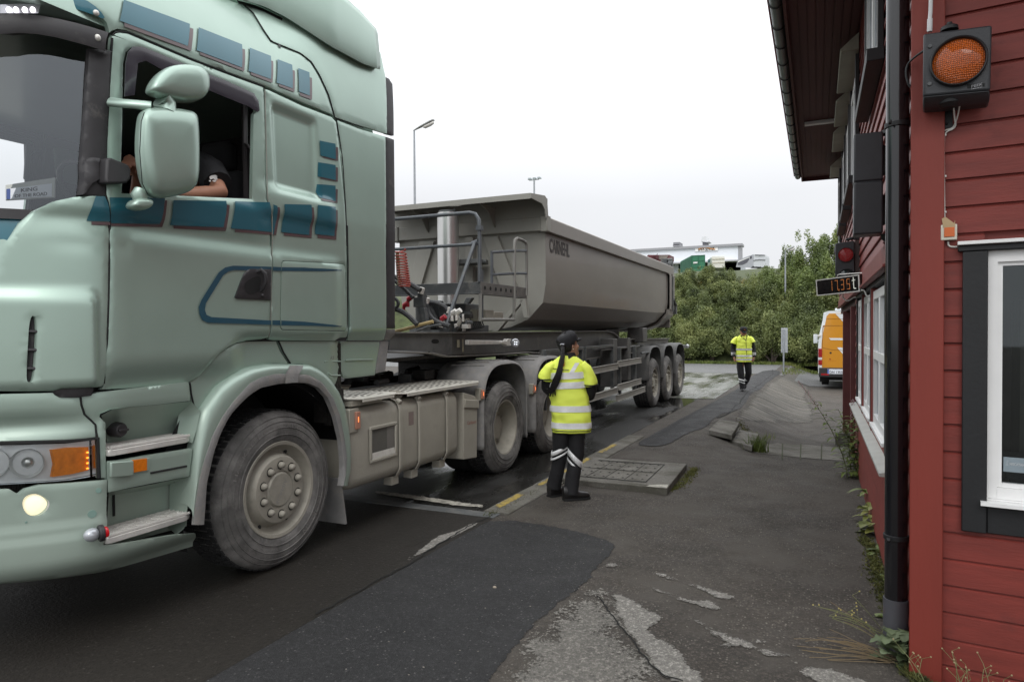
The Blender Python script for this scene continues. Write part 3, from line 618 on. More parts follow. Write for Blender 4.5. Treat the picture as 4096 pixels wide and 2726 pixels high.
# ================================================================== TRUCK (tractor unit)
XS = -3.37; GT = -.03
def rr_(y, z, y0, y1, z0, z1, e):   # soft rounded-rectangle mask
    return sstep(y0-e, y0+e, y)*(1-sstep(y1-e, y1+e, y))*sstep(z0-e, z0+e, z)*(1-sstep(z1-e, z1+e, z))
def XB(y, z, relief=True):
    """outer skin of the cab side: X of the surface at height z and length y (real metres)"""
    u = max(0, 2.45-y); x = XS - min(u*u, .9)
    if z > 2.45: x -= .05*(z-2.45)
    if z > 3.22: x -= .55*(z-3.22)**2*(1-.85*sstep(3.5, 4.3, y))
    if relief and y < 5.2:
        # shoulder below the window, hollow under it, belly, rolled lower edge
        if z < 2.60: x += .022*sstep(2.34, 2.42, z)*(1-sstep(2.50, 2.62, z))*(1-sstep(4.05, 4.24, y))*sstep(3.3,3.55,y) + .018*(1-sstep(2.36, 2.46, z))*sstep(2.16, 2.24, z)*(1-sstep(3.3,3.55,y))
        x += .027*(1-sstep(2.055, 2.18, z))*sstep(1.9, 2.3, y)*(1-sstep(4.1,4.25,y))
        x -= .05*(1-sstep(1.30, 1.52, z))**2*(1-sstep(3.0, 3.3, y))*sstep(2.25, 2.4, y)
        x -= .045*(1-sstep(1.52, 1.64, z))**2*sstep(3.1, 3.3, y)
        x -= .030*rr_(y, z, 3.56, 3.975, 2.57, 3.13, .03)
        if y < 2.45:
            x += .034*(1-sstep(1.74, 1.84, z))*(1-sstep(2.255, 2.285, y))*sstep(1.30, 1.36, z)
            x -= .008*math.exp(-((z-2.05)/.045)**2)*sstep(2.04, 2.22, y)
    return x
def SP(p, off=0, fn=XB):
    X = XS
    for _ in range(14):
        P = onX(p, X); X = .5*X+.5*(fn(P.y, P.z)+off)
    return P
def yz(pts, fn=XB): return [Vector((q.y, q.z)) for q in (SP(p, 0, fn) for p in pts)]
def sk(off=0, fn=XB): return lambda y, z, d: Vector((fn(y, z)+off-d, y, z))
def panel(name, pts, m, parent, holes=(), off=0, st=.023, th=.03, rnd=.012, decals=(), fn=XB, it=0, raw=False):
    o = pts if raw else yz(pts, fn); o = smoothpoly(o, it) if it else o; mb = MB()
    area(mb, o, sk(off, fn), [h if raw else yz(h, fn) for h in holes], st, th, rnd)
    ms = [m]
    for dp, dm in decals:
        if dm not in ms: ms.append(dm)
        mb.mi = ms.index(dm); area(mb, yz(dp, fn), sk(off+(.004 if dm is MAUVE else .0062), fn), st=st*.8)
    return mb.build(name, ms, parent, smooth=50)
T = thing('semi_truck', (-4.6, 5.2, GT), 'green cab semi truck with teal stripes pulling the grey tipper trailer onto the weighbridge', 'truck')
def rnd_poly(P, r):
    o = []; n = len(P)
    for i in range(n):
        a, b_, c_ = Vector(P[i-1]), Vector(P[i]), Vector(P[(i+1) % n]); d1 = (a-b_).normalized()*r; d2 = (c_-b_).normalized()*r
        for k in range(5): t = k/4; o.append((b_+d1)*(1-t)**2+b_*2*t*(1-t)+(b_+d2)*t*t)
    return o
# --- door
win_out = A1([(765,1212),(768,800),(775,400),(790,330),(820,300),(880,300),(960,330)])+A2([(190,470),(300,512),(420,565),(480,595),(508,640),(512,700),(497,715),(487,1248)])
door = A1([(690,1411),(688,1340),(678,1270),(660,1222),(663,900),(683,500),(703,235),(715,212),(735,203),(800,210)])+A2([(100,378),(300,455),(555,548),(562,600),(570,900),(575,1250),(592,1285),(603,1320),(605,1560)])+A5([(672,200),(665,600),(662,720),(650,783),(600,795),(500,805),(430,820),(370,850),(300,905),(230,985),(170,1050),(112,1088)])+A3([(1420,1250),(1300,1265),(800,1288),(812,1270),(838,900),(850,600),(855,300),(858,0)])
bl = [A1([(690,1240),(800,1250),(1042,1256),(1035,1330),(1012,1420),(700,1408),(690,1340)]),]
door_dec = [
 (A1([(683,1238),(1030,1243),(1020,1330),(997,1405),(692,1400),(690,1320)]), BLUE), (A1([(1031,1256),(1046,1257),(1038,1330),(1014,1424),(694,1416),(692,1401),(998,1406),(1022,1330)]), MAUVE),
 (A2([(0,1256),(318,1260),(318,1330),(300,1425),(0,1415),(-37,1411),(-20,1330),(-14,1256)]), BLUE), (A2([(318,1282),(340,1286),(334,1350),(315,1450),(0,1434),(-12,1433),(-12,1414),(300,1426),(322,1330)]), MAUVE),
 (A2([(372,1262),(590,1268),(600,1310),(604,1455),(345,1432),(360,1370)]), BLUE), (A2([(372,1455),(374,1434),(604,1456),(605,1472)]), MAUVE),
 (A5([(165,620),(160,570),(180,520),(300,330),(345,295),(400,283),(668,290),(668,316),(405,314),(365,325),(330,350),(210,545),(203,590),(215,625),(250,640),(664,664),(664,694),(225,680),(185,660)]), LINE)]
dr = panel('door', door, PAINT, T, holes=[win_out], decals=door_dec)
gl = panel('window_visor', A1([(765,610),(772,400),(788,328),(820,296),(880,298)])+A2([(190,466),(300,508),(420,561),(482,591),(510,638),(517,695),(505,706),(440,668),(300,612),(180,562)])+A1([(1150,500),(1000,440),(900,385),(850,400),(828,600)]), mat('smoked_plastic', (.035,.03,.04), .25, coat=.6), dr, off=.022, th=.006, rnd=.004)
b = MB(); 
fr_in = [P_ for P_ in win_out]
a = [SP(p, -.012) for p in win_out]; c = [SP(p, -.05) for p in win_out]
b.lines([a+[a[0]], c+[c[0]]], len(a)+1, True); b.build('window_seal', BLACKP, dr)
b = MB(); q0 = SP(A2([(430,690)])[0], -.02); b.tube([SP(p, -.04) for p in A2([(440,660),(443,900),(478,945),(478,1240)])], .014, 8); b.tube([SP(p, -.03) for p in A2([(0,1246),(487,1252)])], .010, 8); b.build('window_channel', BLACKP, dr)
# handle
hp = A5([(500,312),(520,304),(665,308),(660,525),(425,513),(413,500),(450,400),(475,340)])
h = panel('door_handle', hp, BLACKP, dr, off=.012, th=.02, rnd=.01)
b = MB(); b.tube([SP(p, o) for p, o in zip(A5([(560,330),(600,312),(625,340),(632,390),(615,440),(585,470)]), (.0,.03,.045,.045,.03,.0))], [.010,.014,.016,.016,.013,.008], 10); b.ball(SP(A5([(608,490)])[0], .012), .012); b.build('grip', BLACKP, h)
b = MB(); area(b, smoothpoly(yz(A5([(480,390),(580,345),(590,400),(570,470),(500,490),(470,440)])), 2), sk(.0145), st=.02); b.build('grip_recess', BLK, h)
# --- sleeper side panel with hatch
hat = rnd_poly(yz(A5([(740,245),(1190,270),(1195,740),(732,730)])), .035)
slp = A2([(568,560),(572,612),(582,1250),(602,1290),(612,1330),(613,1560)])+A5([(681,200),(673,600),(662,770),(658,795),(700,803),(1180,806),(1197,780),(1203,700),(1198,300),(1194,0)])+A2([(1076,1560),(1068,1300),(1050,1100),(1030,900),(1012,765),(985,735),(800,665),(590,566)])
def sq(x0,y0,x1,y1,x2,y2,x3,y3): return A2([(x0,y0),(x1,y1),(x2,y2),(x3,y3)])
sdec = [(A2([(612,1282),(638,1292),(634,1370),(614,1470),(608,1470),(612,1330)]), BLUE),(A2([(636,1298),(654,1300),(652,1370),(632,1474),(614,1472),(634,1370)]), MAUVE),
 (A2([(682,1280),(852,1284),(853,1380),(838,1474),(662,1456),(674,1370)]), BLUE),(A2([(852,1300),(868,1302),(865,1400),(854,1492),(680,1476),(680,1458),(838,1475),(853,1390)]), MAUVE),
 (A2([(892,1285),(1004,1298),(1006,1390),(996,1480),(875,1468),(885,1380)]), BLUE),(A2([(1003,1316),(1018,1318),(1016,1420),(1009,1503),(892,1492),(893,1470),(996,1482),(1005,1400)]), MAUVE),
 (A2([(903,882),(1003,902),(1005,1000),(908,975)]), BLUE),(A2([(1006,922),(1022,925),(1020,1010),(930,990),(925,980),(1004,1002)]), MAUVE),
 (A2([(893,1018),(1003,1035),(1005,1130),(890,1108)]), BLUE),(A2([(1006,1048),(1020,1052),(1019,1140),(910,1120),(910,1112),(1004,1132)]), MAUVE),
 (A2([(885,1156),(1003,1164),(1005,1262),(905,1240),(878,1205)]), BLUE),(A2([(1006,1184),(1019,1188),(1017,1274),(920,1258),(915,1244),(1004,1264)]), MAUVE),
 (A5([(676,290),(735,293),(735,320),(676,318)]), LINE),(A5([(674,663),(728,663),(730,697),(674,694)]), LINE)]
mb = MB(); area(mb, yz(slp), sk(), [hat], .022, .03, .012)
for dp, dm in sdec: mb.mi = [BLUE, MAUVE, LINE].index(dm)+1; area(mb, yz(dp), sk(.004 if dm is MAUVE else .0062), st=.018)
mb.build('sleeper_side', [PAINT, BLUE, MAUVE, LINE], T, smooth=50)
c0 = sum(hat, Vector((0,0)))/len(hat); hat2 = [c0+(p-c0)*.985 for p in hat]
mb = MB(); area(mb, hat2, sk(.001), (), .03, .03, .012)
for dp in (A5([(740,293),(900,296),(1160,312),(1160,318),(1000,322),(740,320)]), A5([(738,664),(900,672),(1165,703),(1150,710),(1000,702),(738,697)])): mb.mi = 1; area(mb, yz(dp), sk(.0035), st=.025)
mb.build('storage_hatch', [PAINT, LINE], T, smooth=50)
# --- roof side panel, roof and deflector
hi = lambda L: [Vector(p) for p in L]
roofp = yz(A1([(672,140),(690,205),(703,192),(740,180),(800,190)])+A2([(100,360),(300,437),(565,535),(800,640),(985,715),(1000,732),(985,680),(960,600),(900,470),(850,390),(780,335),(600,262),(550,190),(480,80),(420,30)]))+hi([(3.05,3.74),(2.3,3.62),(1.98,3.45),(2.0,3.25)])+yz(A1([(400,60),(600,75)]))
rdec = []
for o_, l_ in (([A1([(770,0),(1185,152),(1172,290),(745,132)])], [A1([(1186,175),(1208,182),(1194,322),(775,168),(775,142),(1174,292)])]),
               ([A2([(142,173),(415,280),(417,310),(415,425),(130,317)])], [A2([(417,306),(435,312),(430,450),(155,345),(152,328),(416,428)])]),
               ([A2([(463,300),(596,352),(596,497),(455,447)])], [A2([(597,380),(612,385),(607,522),(472,470),(472,452),(597,500)])]),
               ([A2([(637,372),(730,408),(733,555),(632,520)])], [A2([(733,440),(748,445),(745,580),(648,542),(646,527),(734,557)])]),
               ([A2([(767,428),(838,455),(840,600),(772,575)])], [A2([(840,485),(855,490),(855,628),(780,600),(778,582),(841,603)])])):
    rdec += [(o_[0], BLUE), (l_[0], MAUVE)]
mb = MB(); area(mb, roofp, sk(), (), .028, .03, .012)
for dp, dm in rdec: mb.mi = 1 if dm == BLUE else 2; area(mb, yz(dp), sk(.006 if dm is MAUVE else .008), st=.022)
mb.build('roof_side', [PAINT, BLUE, MAUVE], T, smooth=50)
b = MB(); area(b, smoothpoly(yz(A1([(0,-40),(250,-60),(520,-10),(620,60),(665,130),(560,85),(400,40),(200,10),(0,0)])), 1), sk(.004), st=.03); b.build('roof_stripe', BLUE, T, smooth=50)
defl = yz(A2([(428,30),(488,80),(558,190),(607,258),(788,330),(858,385),(908,465),(968,598),(1006,735),(1100,768),(1330,838),(1322,480),(1308,420),(1290,330),(1150,230),(1000,150),(800,50)]))+hi([(4.0,3.98),(3.35,3.90)])
mb = MB(); area(mb, defl, sk(.002), (), .04, .03, .012); df = mb.build('roof_deflector', PAINT, T, smooth=50)
b = MB(); area(b, [Vector((3.72+.012*math.cos(a), 3.60+.014*math.sin(a))) for a in [k*math.pi/6 for k in range(12)]], sk(.006), st=.01); b.build('screw_head', BLACKP, df)
# spoiler wing: outer face stands clear of the deflector side
sl = [SP(p, .05) for p in A2([(420,0),(560,40),(700,110),(980,292),(1180,400),(1285,436)])]
su = [Vector((p.x-.01, p.y+dy, p.z+dz)) for p, dy, dz in zip(sl, (0,0,0,0,-.01,-.03), (.60,.58,.54,.48,.42,.33))]
bk = SP(A2([(1275,180)])[0], .03); 
b = MB(); s2 = [Vector((p.x-.35, p.y, p.z+.09)) for p in su]; s3 = [Vector((-5.2, p.y, p.z+.13)) for p in su]; s0 = [Vector((p.x-.05, p.y, p.z+.015)) for p in sl]
b.lines([s0, sl, [a.lerp(c_, .08)+Vector((.010,0,0)) for a, c_ in zip(sl, su)], [a.lerp(c_, .5)+Vector((.012,0,0)) for a, c_ in zip(sl, su)], [a.lerp(c_, .88)+Vector((.010,0,0)) for a, c_ in zip(sl, su)], su, [Vector((p.x-.10,p.y,p.z+.045)) for p in su], s2, s3], 24)
b.build('spoiler_wing', PAINT, df, smooth=60, solid=.02)
b = MB(); b.lines([[Vector((p.x-.05,p.y,p.z+.01)) for p in sl], [Vector((XB(p.y, p.z-.03)-.002, p.y, p.z-.02)) for p in sl]], 24); b.build('wing_seal', BLK, df)
# --- side fairing behind the cab
panel('side_fairing', A2([(1022,752),(1160,808),(1325,857),(1326,1560)])+A5([(1471,0),(1478,500),(1476,730),(1462,795),(1440,803),(1212,803),(1206,780),(1213,300),(1207,0)])+A2([(1082,1560),(1072,1300),(1057,1100),(1042,950),(1030,850)]), PAINT, T, off=-.004)
panel('fairing_edge', A2([(1329,858),(1379,876),(1381,1560)])+A5([(1537,0),(1537,720),(1480,720),(1475,0)]), BLACKP, T, off=-.004, st=.03)
panel('fairing_edge_foot', A5([(1480,724),(1537,724),(1535,765),(1500,800),(1466,800)]), GREYP, T, off=-.004)
panel('fairing_edge', A2([(1324,482),(1345,490),(1370,525),(1378,850),(1329,838)]), BLACKP, T, off=-.006, st=.03)
# --- lower skirts
panel('side_skirt', A5([(1168,810),(1440,810),(1440,830),(1408,1045),(1210,1068),(1190,1055),(1170,1005),(1163,900)]), PAINT, T, off=-.02)
panel('skirt_end', A5([(1446,812),(1505,808),(1480,1018),(1413,1033)]), GREYP, T, off=-.02)
# --- wing panels above the wheel
panel('wing_panel', A5([(112,1098),(170,1058),(230,992),(300,913),(370,857),(440,826),(500,812),(716,808),(745,880),(800,965),(700,962),(640,965),(500,995),(400,1040),(300,1120),(182,1293),(160,1296),(136,1270),(116,1180),(106,1100)]), PAINT, T, off=-.012)
wp = panel('wing_panel', A5([(727,808),(1150,808),(1156,1000),(1156,1060),(1120,1130),(1060,1050),(1000,1000),(900,965),(812,964),(763,888)]), PAINT, T, off=-.015)
b = MB(); e0 = SP(A5([(1082,935)])[0], -.008); write(b, 'RS', .035, lambda x, y, z: Vector((XB(4.1,1.4)-.011+z, e0.y+x+y*.35, e0.z+y)), sx=1.2); b.build('wing_badge', GREYP, wp, smooth=0)
b = MB(); 
for l_ in (A5([(1040,955),(1050,948),(1152,948)]), A5([(1068,1030),(1085,1045),(1152,1045)]), A5([(1185,940),(1380,934)])): b.tube([SP(p, -.016) for p in l_], .006, 6)
b.build('wing_crease', PAINT, wp)
# --- wheel arch flare (green band, rubber lip)
def LP(pts, X): return [onX(p, X) for p in pts]
fo = A6([(125,1045)])+A4([(1300,1050),(1300,900),(1322,700),(1345,500),(1372,350),(1400,252)])[1:]+A5([(180,1297),(300,1125),(400,1045),(510,992),(650,966),(810,966),(930,970),(1000,1003),(1070,1060),(1130,1150),(1172,1250),(1195,1380)])+A6([(1210,500),(1208,650),(1188,765)])
fm = A4([(1345,1040),(1360,900),(1390,720),(1420,600),(1480,420),(1560,270),(1640,165)])+A5([(522,1100),(600,1060),(700,1035),(820,1036),(930,1042),(1020,1092),(1100,1200),(1150,1330),(1178,1480)])+A6([(1196,560),(1190,680),(1168,770)])
fi = A4([(1422,1040),(1432,900),(1440,760),(1490,540),(1540,400),(1600,285),(1660,215)])+A5([(520,1182),(600,1132),(720,1105),(820,1095),(930,1100),(1000,1130),(1065,1200),(1120,1330),(1160,1500)])+A6([(1172,600),(1172,690),(1160,770)])
fo = fo[1:]
Lo, Lm, Li = LP(fo, XS+.0), LP(fm, XS+.05), LP(fi, XS+.05)
b = MB(); nO = 60; o_, m_, i_ = resample(Lo, nO), resample(Lm, nO), resample(Li, nO)
lift = lambda A, B, k, dx: [a.lerp(c_, k)+Vector((dx,0,0)) for a, c_ in zip(A, B)]
b.lines([[p+Vector((-.05,0,0)) for p in o_], o_, lift(o_, m_, .25, .028), lift(o_, m_, .6, .022), m_], nO); b.build('wheel_arch', PAINT, T, smooth=60)
b = MB(); b.lines([[p+Vector((-.012,0,0)) for p in m_], [p+Vector((.004,0,0)) for p in m_], lift(m_, i_, .4, .012), i_, [p+Vector((-.04,0,0)) for p in i_]], nO); b.build('arch_lip', GREYP, T, smooth=60)
b = MB(); k0, k1 = 29, 33
b.lines([[p+Vector((.016,0,0)) for p in L_[k0:k1]] for L_ in (lift(o_, m_, .15, .018), lift(o_, m_, .6, .012), m_, i_)], 5); b.build('arch_bridge', GREYP, T)
# inner wheel housing
b = MB(); hc = Vector((-3.46, 3.58, .52))
b.lathe((-4.1, 3.60, .50), (1,0,0), [(.74,0),(.74,.62)], 40, math.radians(-112), math.radians(108)); b.lathe((-4.12, 3.60, .50), (1,0,0), [(.74,0),(.74,.02)], 40, math.radians(-112), math.radians(108), cap=True); b.lathe((-3.47, 3.60, .50), (1,0,0), [(.735,0),(.95,.0)], 40, math.radians(-75), math.radians(75)); b.build('wheel_housing', BLK, T)
b = MB(); b.prism([Vector((-3.42,4.24,.45)), Vector((-3.42,4.30,.08)), Vector((-3.42,4.32,.08)), Vector((-3.42,4.26,.45))], (-.5,0,0)); b.build('mud_flap', GREYP, T)
# --- corner panel
cor = yz(A1([(688,1411),(684,1340),(672,1272),(652,1230),(600,1228),(480,1233),(350,1260),(220,1322),(130,1400),(60,1510)])+A3([(25,110),(5,200),(-20,300),(-60,500)]))+hi([(1.80,1.9),(1.78,1.6),(1.80,1.33)])+yz(A3([(0,1300),(240,1302),(420,1298),(480,1282),(730,1270),(765,1268),(800,1262),(815,1240),(835,900),(845,600),(848,300),(846,0)]))
vent = smoothpoly(yz(A3([(232,712),(285,712),(298,780),(292,1000),(272,1225),(230,1235),(205,1215),(215,1000)])), 2)
cdec = [(A1([(592,1230),(650,1232),(670,1275),(680,1340),(684,1390),(535,1385),(565,1310)]), BLUE),(A1([(566,1388),(685,1393),(685,1412),(568,1409)]), MAUVE)]
mb = MB(); area(mb, cor, sk(.004), [vent], .02, .03, .012)
for dp, dm in cdec: mb.mi = 1 if dm == BLUE else 2; area(mb, yz(dp), sk(.008 if dm is MAUVE else .010), st=.02)
cp = mb.build('corner_panel', [PAINT, BLUE, MAUVE], T, smooth=50)
b = MB(); area(b, vent, sk(-.03), st=.02); b.build('air_vent', BLACKP, cp)
for y_ in (830, 975, 1120):
    P1, P2 = [SP(p, -.012) for p in A3([(215,y_),(298,y_+4)])]; b = MB(); b.tube([P1, P2], .008, 6); b.build('vent_slat', BLACKP, cp)
panel('side_marker_lamp', A3([(420,1300),(470,1285),(735,1270),(738,1295),(720,1335),(600,1350),(480,1350),(440,1330)]), BLACKP, T, off=.0, th=.05)
# --- windscreen, pillar, visor, dashboard front
def plan(k, z):    # plan curve of the front from the pillar round to the far side, k 0..1
    lean = .075*(z-2.2)
    pts = [(-3.43,2.25),(-3.505,2.12),(-3.57,2.035),(-3.64,1.965),(-3.745,1.90),(-3.95,1.845),(-4.6,1.80),(-5.25,1.845),(-5.45,1.90),(-5.56,1.965),(-5.63,2.035),(-5.69,2.12),(-5.77,2.25)]
    q = k*(len(pts)-1); i = min(int(q), len(pts)-2); f = q-i; x = pts[i][0]*(1-f)+pts[i+1][0]*f; y = pts[i][1]*(1-f)+pts[i+1][1]*f
    return Vector((x-(0.05*(z-2.45) if z > 2.45 else 0)*(1 if x > -4.6 else -1), y+lean, z))
b = MB(); n = 49
b.lines([[plan(k/(n-1), z)+Vector((-.01,.01,0)) for k in range(n)] for z in (2.19,2.4,2.6,2.8,3.05,3.2)], n); b.build('windscreen', glass('windscreen_glass', (.92,.94,.94), (.58,.62,.66), 2.2), T, smooth=60)
b = MB(); b.lines([[plan(k/(n-1), z)+Vector((0,-.006,0)) for k in range(n)] for z in (2.15,2.20)], n); b.build('windscreen_seal', BLACKP, T, smooth=60)
pil = yz(A1([(560,305),(695,318),(690,600),(655,1225),(500,1222),(530,800),(548,500)])); panel('front_pillar', pil, BLACKP, T, raw=True, off=.004, th=.03)
b = MB(); n2 = 40
vt = [plan(k/(n2-1), 3.235)+Vector((.0,-.05-.17*math.sin(math.pi*min(1, k/(n2-1)*1.0)) ,0)) for k in range(n2)]
vb = [p+Vector((0,-.03,-.20)) for p in vt]
vt[0] = SP(A1([(685,205)])[0], .03); vb[0] = SP(A1([(665,322)])[0], .03)
vtop = [SP(p, .05) for p in A1([(680,205),(540,160),(400,125),(250,97),(100,88),(0,90)])]+[Vector((-3.95,1.62,3.19)), Vector((-4.6,1.56,3.20)), Vector((-5.75,1.85,3.19))]
vbot = [SP(p, .05) for p in A1([(660,322),(560,290),(430,255),(300,222),(150,205),(0,215)])]+[Vector((-3.95,1.58,3.03)), Vector((-4.6,1.52,3.04)), Vector((-5.75,1.82,3.03))]
b.lines([[p+Vector((0,.10,-.0)) for p in vtop], vtop, [a.lerp(c_, .5)+Vector((.012,-.012,0)) for a, c_ in zip(vtop, vbot)], vbot, [p+Vector((-.02,.06,.02)) for p in vbot]], 40); b.build('sun_visor', BLACKP, T, smooth=60)
b = MB(); c_ = SP(A1([(612,238)])[0], .058); b.ball(c_, (.015,.015,.018)); b.build('visor_screw', ALU, T)
b = MB(); up_ = [SP(p, .035) for p in A1([(0,30),(120,25),(255,28),(240,84),(100,84),(0,84)])]; b.lines([up_[:3], [up_[5], up_[4], up_[3]]], 8); pl = b.build('position_lamp', mat('lamp_cluster', (.45,.45,.48), .15, .6), T)
b = MB()
for x in (55,100,155,205): b.ball(SP(A1([(x,62)])[0], .045), (.012,.012,.014), 8, 6)
b.build('led', mat('led_white', (.8,.8,.85), .2, emit=(1,.95,1), estr=2.2), pl)
b = MB(); dl = SP(A1([(603,82)])[0], .006); b.ball(dl, (.012,.016,.016)); b.build('roof_screw', ALU, T)
# teal cowl and grille seen at the left edge under the windscreen
b = MB(); b.lines([[plan(k/(n-1), z)+Vector((0, dy, 0)) for k in range(8, n)] for z, dy in ((2.16,.02),(2.10,.012),(2.02,.012))], n); b.build('cowl', BLUE, T, smooth=60)
b = MB(); b.lines([[plan(k/(n-1), z)+Vector((0, dy, 0)) for k in range(15, n)] for z, dy in ((2.02,-.03),(1.7,-.02),(1.32,-.02))], n); b.lines([[plan(k/(n-1), z)+Vector((0, .02, 0)) for k in range(9, n)] for z in (2.03,1.92)], n); b.build('grille', DUSTD, T, smooth=60)
# --- black turn-lamp block at the pillar foot
b = MB(); f0 = [SP(p, .0) for p in A1([(610,1000),(640,998),(745,1040),(765,1070),(762,1130),(740,1155),(610,1160),(605,1130)])]
b.prism([p+Vector((.075,0,0)) for p in f0], (-.09,0,0)); b.build('corner_lamp', BLACKP, T, bevel=.012, seg=3)
panel('corner_lamp_foot', A1([(515,1015),(545,990),(608,995),(605,1125),(560,1150),(520,1210),(500,1222),(510,1100)]), BLACKP, T, off=.03, th=.05)
# --- mirrors
def rounded(P, depth, nv, k=3):  # pillow-shaped housing from outline P (3D, one plane) swelling along nv
    c = sum(P, Vector())/len(P); P = smoothpoly(P, 2); nv = Vector(nv); R = []
    for s_, d_ in ((.72,-.5),(.93,-.42),(1,-.2),(1.0,.05),(.96,.3),(.85,.44),(.6,.52),(.25,.55)): R.append([c+(p-c)*s_+nv*(depth*d_) for p in P])
    return R
mir = thing('x', (0,0,0), None, None) if False else None
MX = XS+.17
b = MB(); mo_ = [onX(p, MX) for p in A1([(880,690),(980,672),(1130,682),(1215,705),(1232,760),(1238,960),(1232,1150),(1190,1205),(1050,1240),(960,1238),(915,1200),(880,1110),(858,950),(862,800)])]
b.rings(rounded(mo_, .13, (1,-.25,0))); mm_ = b.build('wing_mirror', PAINT, T, smooth=60)
b = MB(); mo_ = [onX(p, MX) for p in A1([(1000,450),(1060,415),(1180,408),(1262,430),(1300,480),(1300,580),(1250,635),(1150,645),(1000,615),(930,585),(925,550),(960,490)])]
b.rings(rounded(mo_, .13, (1,-.25,0))); b.build('wide_angle_mirror', PAINT, T, smooth=60)
b = MB(); b.tube([SP(A1([(695,640)])[0], .02)]+[onX(p, x) for p, x in zip(A1([(760,648),(850,655),(950,668)]), (XS+.06,XS+.12,MX))], [(.03,.022),(.03,.02),(.03,.02),(.03,.025)], 12)
b.tube([onX(p, MX) for p in A1([(1010,620),(1040,650),(1030,700)])], [(.055,.045),(.05,.04),(.06,.05)], 12); b.build('mirror_arm', PAINT, T, smooth=60)
b = MB(); mo_ = [onX(p, MX-.03) for p in A1([(800,1290),(830,1245),(940,1248),(948,1290),(900,1322),(830,1315)])]; b.rings(rounded(mo_, .10, (1,-.2,0))); 
b.tube([onX(p, MX-.03) for p in A1([(880,1190),(870,1220),(880,1250)])], [(.03,.03),(.04,.035),(.035,.03)], 12); b.build('kerb_mirror', PAINT, T, smooth=60)
# --- bumper, step well and lamps
def XBm(y, z):
    u = max(0, 2.47-y); x = XS+.012 - min(u*u*.95, .9); x += .02*(1-sstep(.60,.66,z)); x -= .10*(1-sstep(.33,.50,z))**2; x -= .012*math.exp(-((z-.60)/.02)**2)
    x -= .05*math.exp(-((z-1.14)/.05)**2)*(1-sstep(2.0,2.4,y)) ; return x
ub = yz(A4([(0,120),(380,122),(430,150),(558,156),(566,200),(590,270),(640,318),(662,342),(668,430),(500,448),(0,455)]), XBm)+[]
ub = [p for p in ub]; ub[-1] = Vector((1.60, ub[-1].y)); ub[0] = Vector((1.60, ub[0].y)); panel('front_bumper', ub, PAINT, T, raw=True, fn=XBm, off=.0, st=.03)
lb = yz(A4([(0,770),(60,790),(130,830),(180,790),(280,762),(745,726),(745,1060),(722,1100),(720,1180),(900,1160),(1225,1108),(1360,1100),(1362,1130),(1340,1190),(1000,1290),(700,1370),(500,1400),(300,1425),(0,1415)]), XBm)
lb[0] = Vector((1.60, lb[0].y)); lb[-1] = Vector((1.60, lb[-1].y-.0))
fh = smoothpoly(yz(A4([(150,900),(165,850),(210,825),(270,825),(340,870),(350,910),(300,965),(240,983),(180,965)]), XBm), 2)
mb = MB(); area(mb, lb, sk(.006, XBm), [fh], .025, .03, .012); fb = mb.build('lower_bumper', PAINT, T, smooth=50)
b = MB(); fc = sum((Vector((XBm(p.x, p.y)-.02, p.x, p.y)) for p in fh), Vector())/len(fh)
b.lathe(fc+Vector((-.0,0,0)), (.75,-.66,0), [(.0,.012),(.03,.010),(.05,.004),(.062,-.01)], 24); b.build('fog_lamp', mat('fog_lamp_lit', (.9,.85,.7), .2, emit=(1,.86,.55), estr=.55), fb)
b = MB(); b.lathe(fc+Vector((-.0,0,0)), (.75,-.66,0), [(.062,-.01),(.066,.012),(.072,.012),(.074,-.01)], 24); b.build('fog_lamp_ring', ALU, fb)
b = MB()
for (x, y, r) in ((687,802,.013),(642,965,.020),(182,1023,.005)):
    p = SP(A4([(x,y)])[0], .008, XBm); b.lathe(p, (.9,-.4,0), [(0,.002),(r,.002),(r,-.01)], 16)
b.build('bumper_plug', mat('plug_green', (.2,.31,.27), .5), fb)
# headlamp
hl = yz(A4([(0,490),(200,485),(450,465),(665,450),(672,700),(500,730),(350,742),(0,742)]), XBm); hl[0] = Vector((1.60, hl[0].y)); hl[-1] = Vector((1.60, hl[-1].y))
mb = MB(); area(mb, hl, sk(-.05, XBm), (), .03); hb = mb.build('headlamp', mat('lamp_reflector', (.80,.81,.82), .22, .25, .08, 20), T, smooth=50)
am = yz(A4([(378,520),(470,505),(634,500),(634,662),(520,690),(382,710),(400,620)]), XBm)
mb = MB(); area(mb, am, sk(-.02, XBm), (), .02, .02); b_ = mb.build('turn_signal', mat('amber_lens', (.55,.17,.008), .2, 0, .35, 30, coat=.6, emit=(1,.28,.01), estr=.10), hb, smooth=50)
b = MB()
for y_ in (537,574,611,648): b.ball(SP(A4([(610,y_)])[0], -.012, XBm), (.004,.007,.004), 8, 6)
b.build('led', mat('led_orange', (1,.35,.05), .3, emit=(1,.30,.03), estr=3), b_)
b = MB()
for cx_, ry in ((190,.072),(-55,.072)):
    q = SP(A4([(cx_,610)])[0], -.035, XBm); dv = Vector((.78,-.62,0)); b.lathe(q, dv, [(ry,.012),(ry*.97,.002),(ry*.8,-.022),(ry*.45,-.035),(ry*.42,-.02),(ry*.36,-.006),(ry*.2,.004),(0,.007)], 28)
b.build('lamp_bowl', CHROME, hb)
mb = MB(); area(mb, hl, sk(-.002, XBm), (), .03, .03, .01); mb.build('lens', glass('lens_glass', (.86,.88,.88), (.9,.95,1), 1.45), hb, smooth=50)
b = MB(); L1 = [SP(p, .0, XBm) for p in A4([(0,472),(200,468),(450,462),(680,440),(688,715)])]; b.tube(L1, .010, 6); b.build('lamp_gasket', BLK, hb)
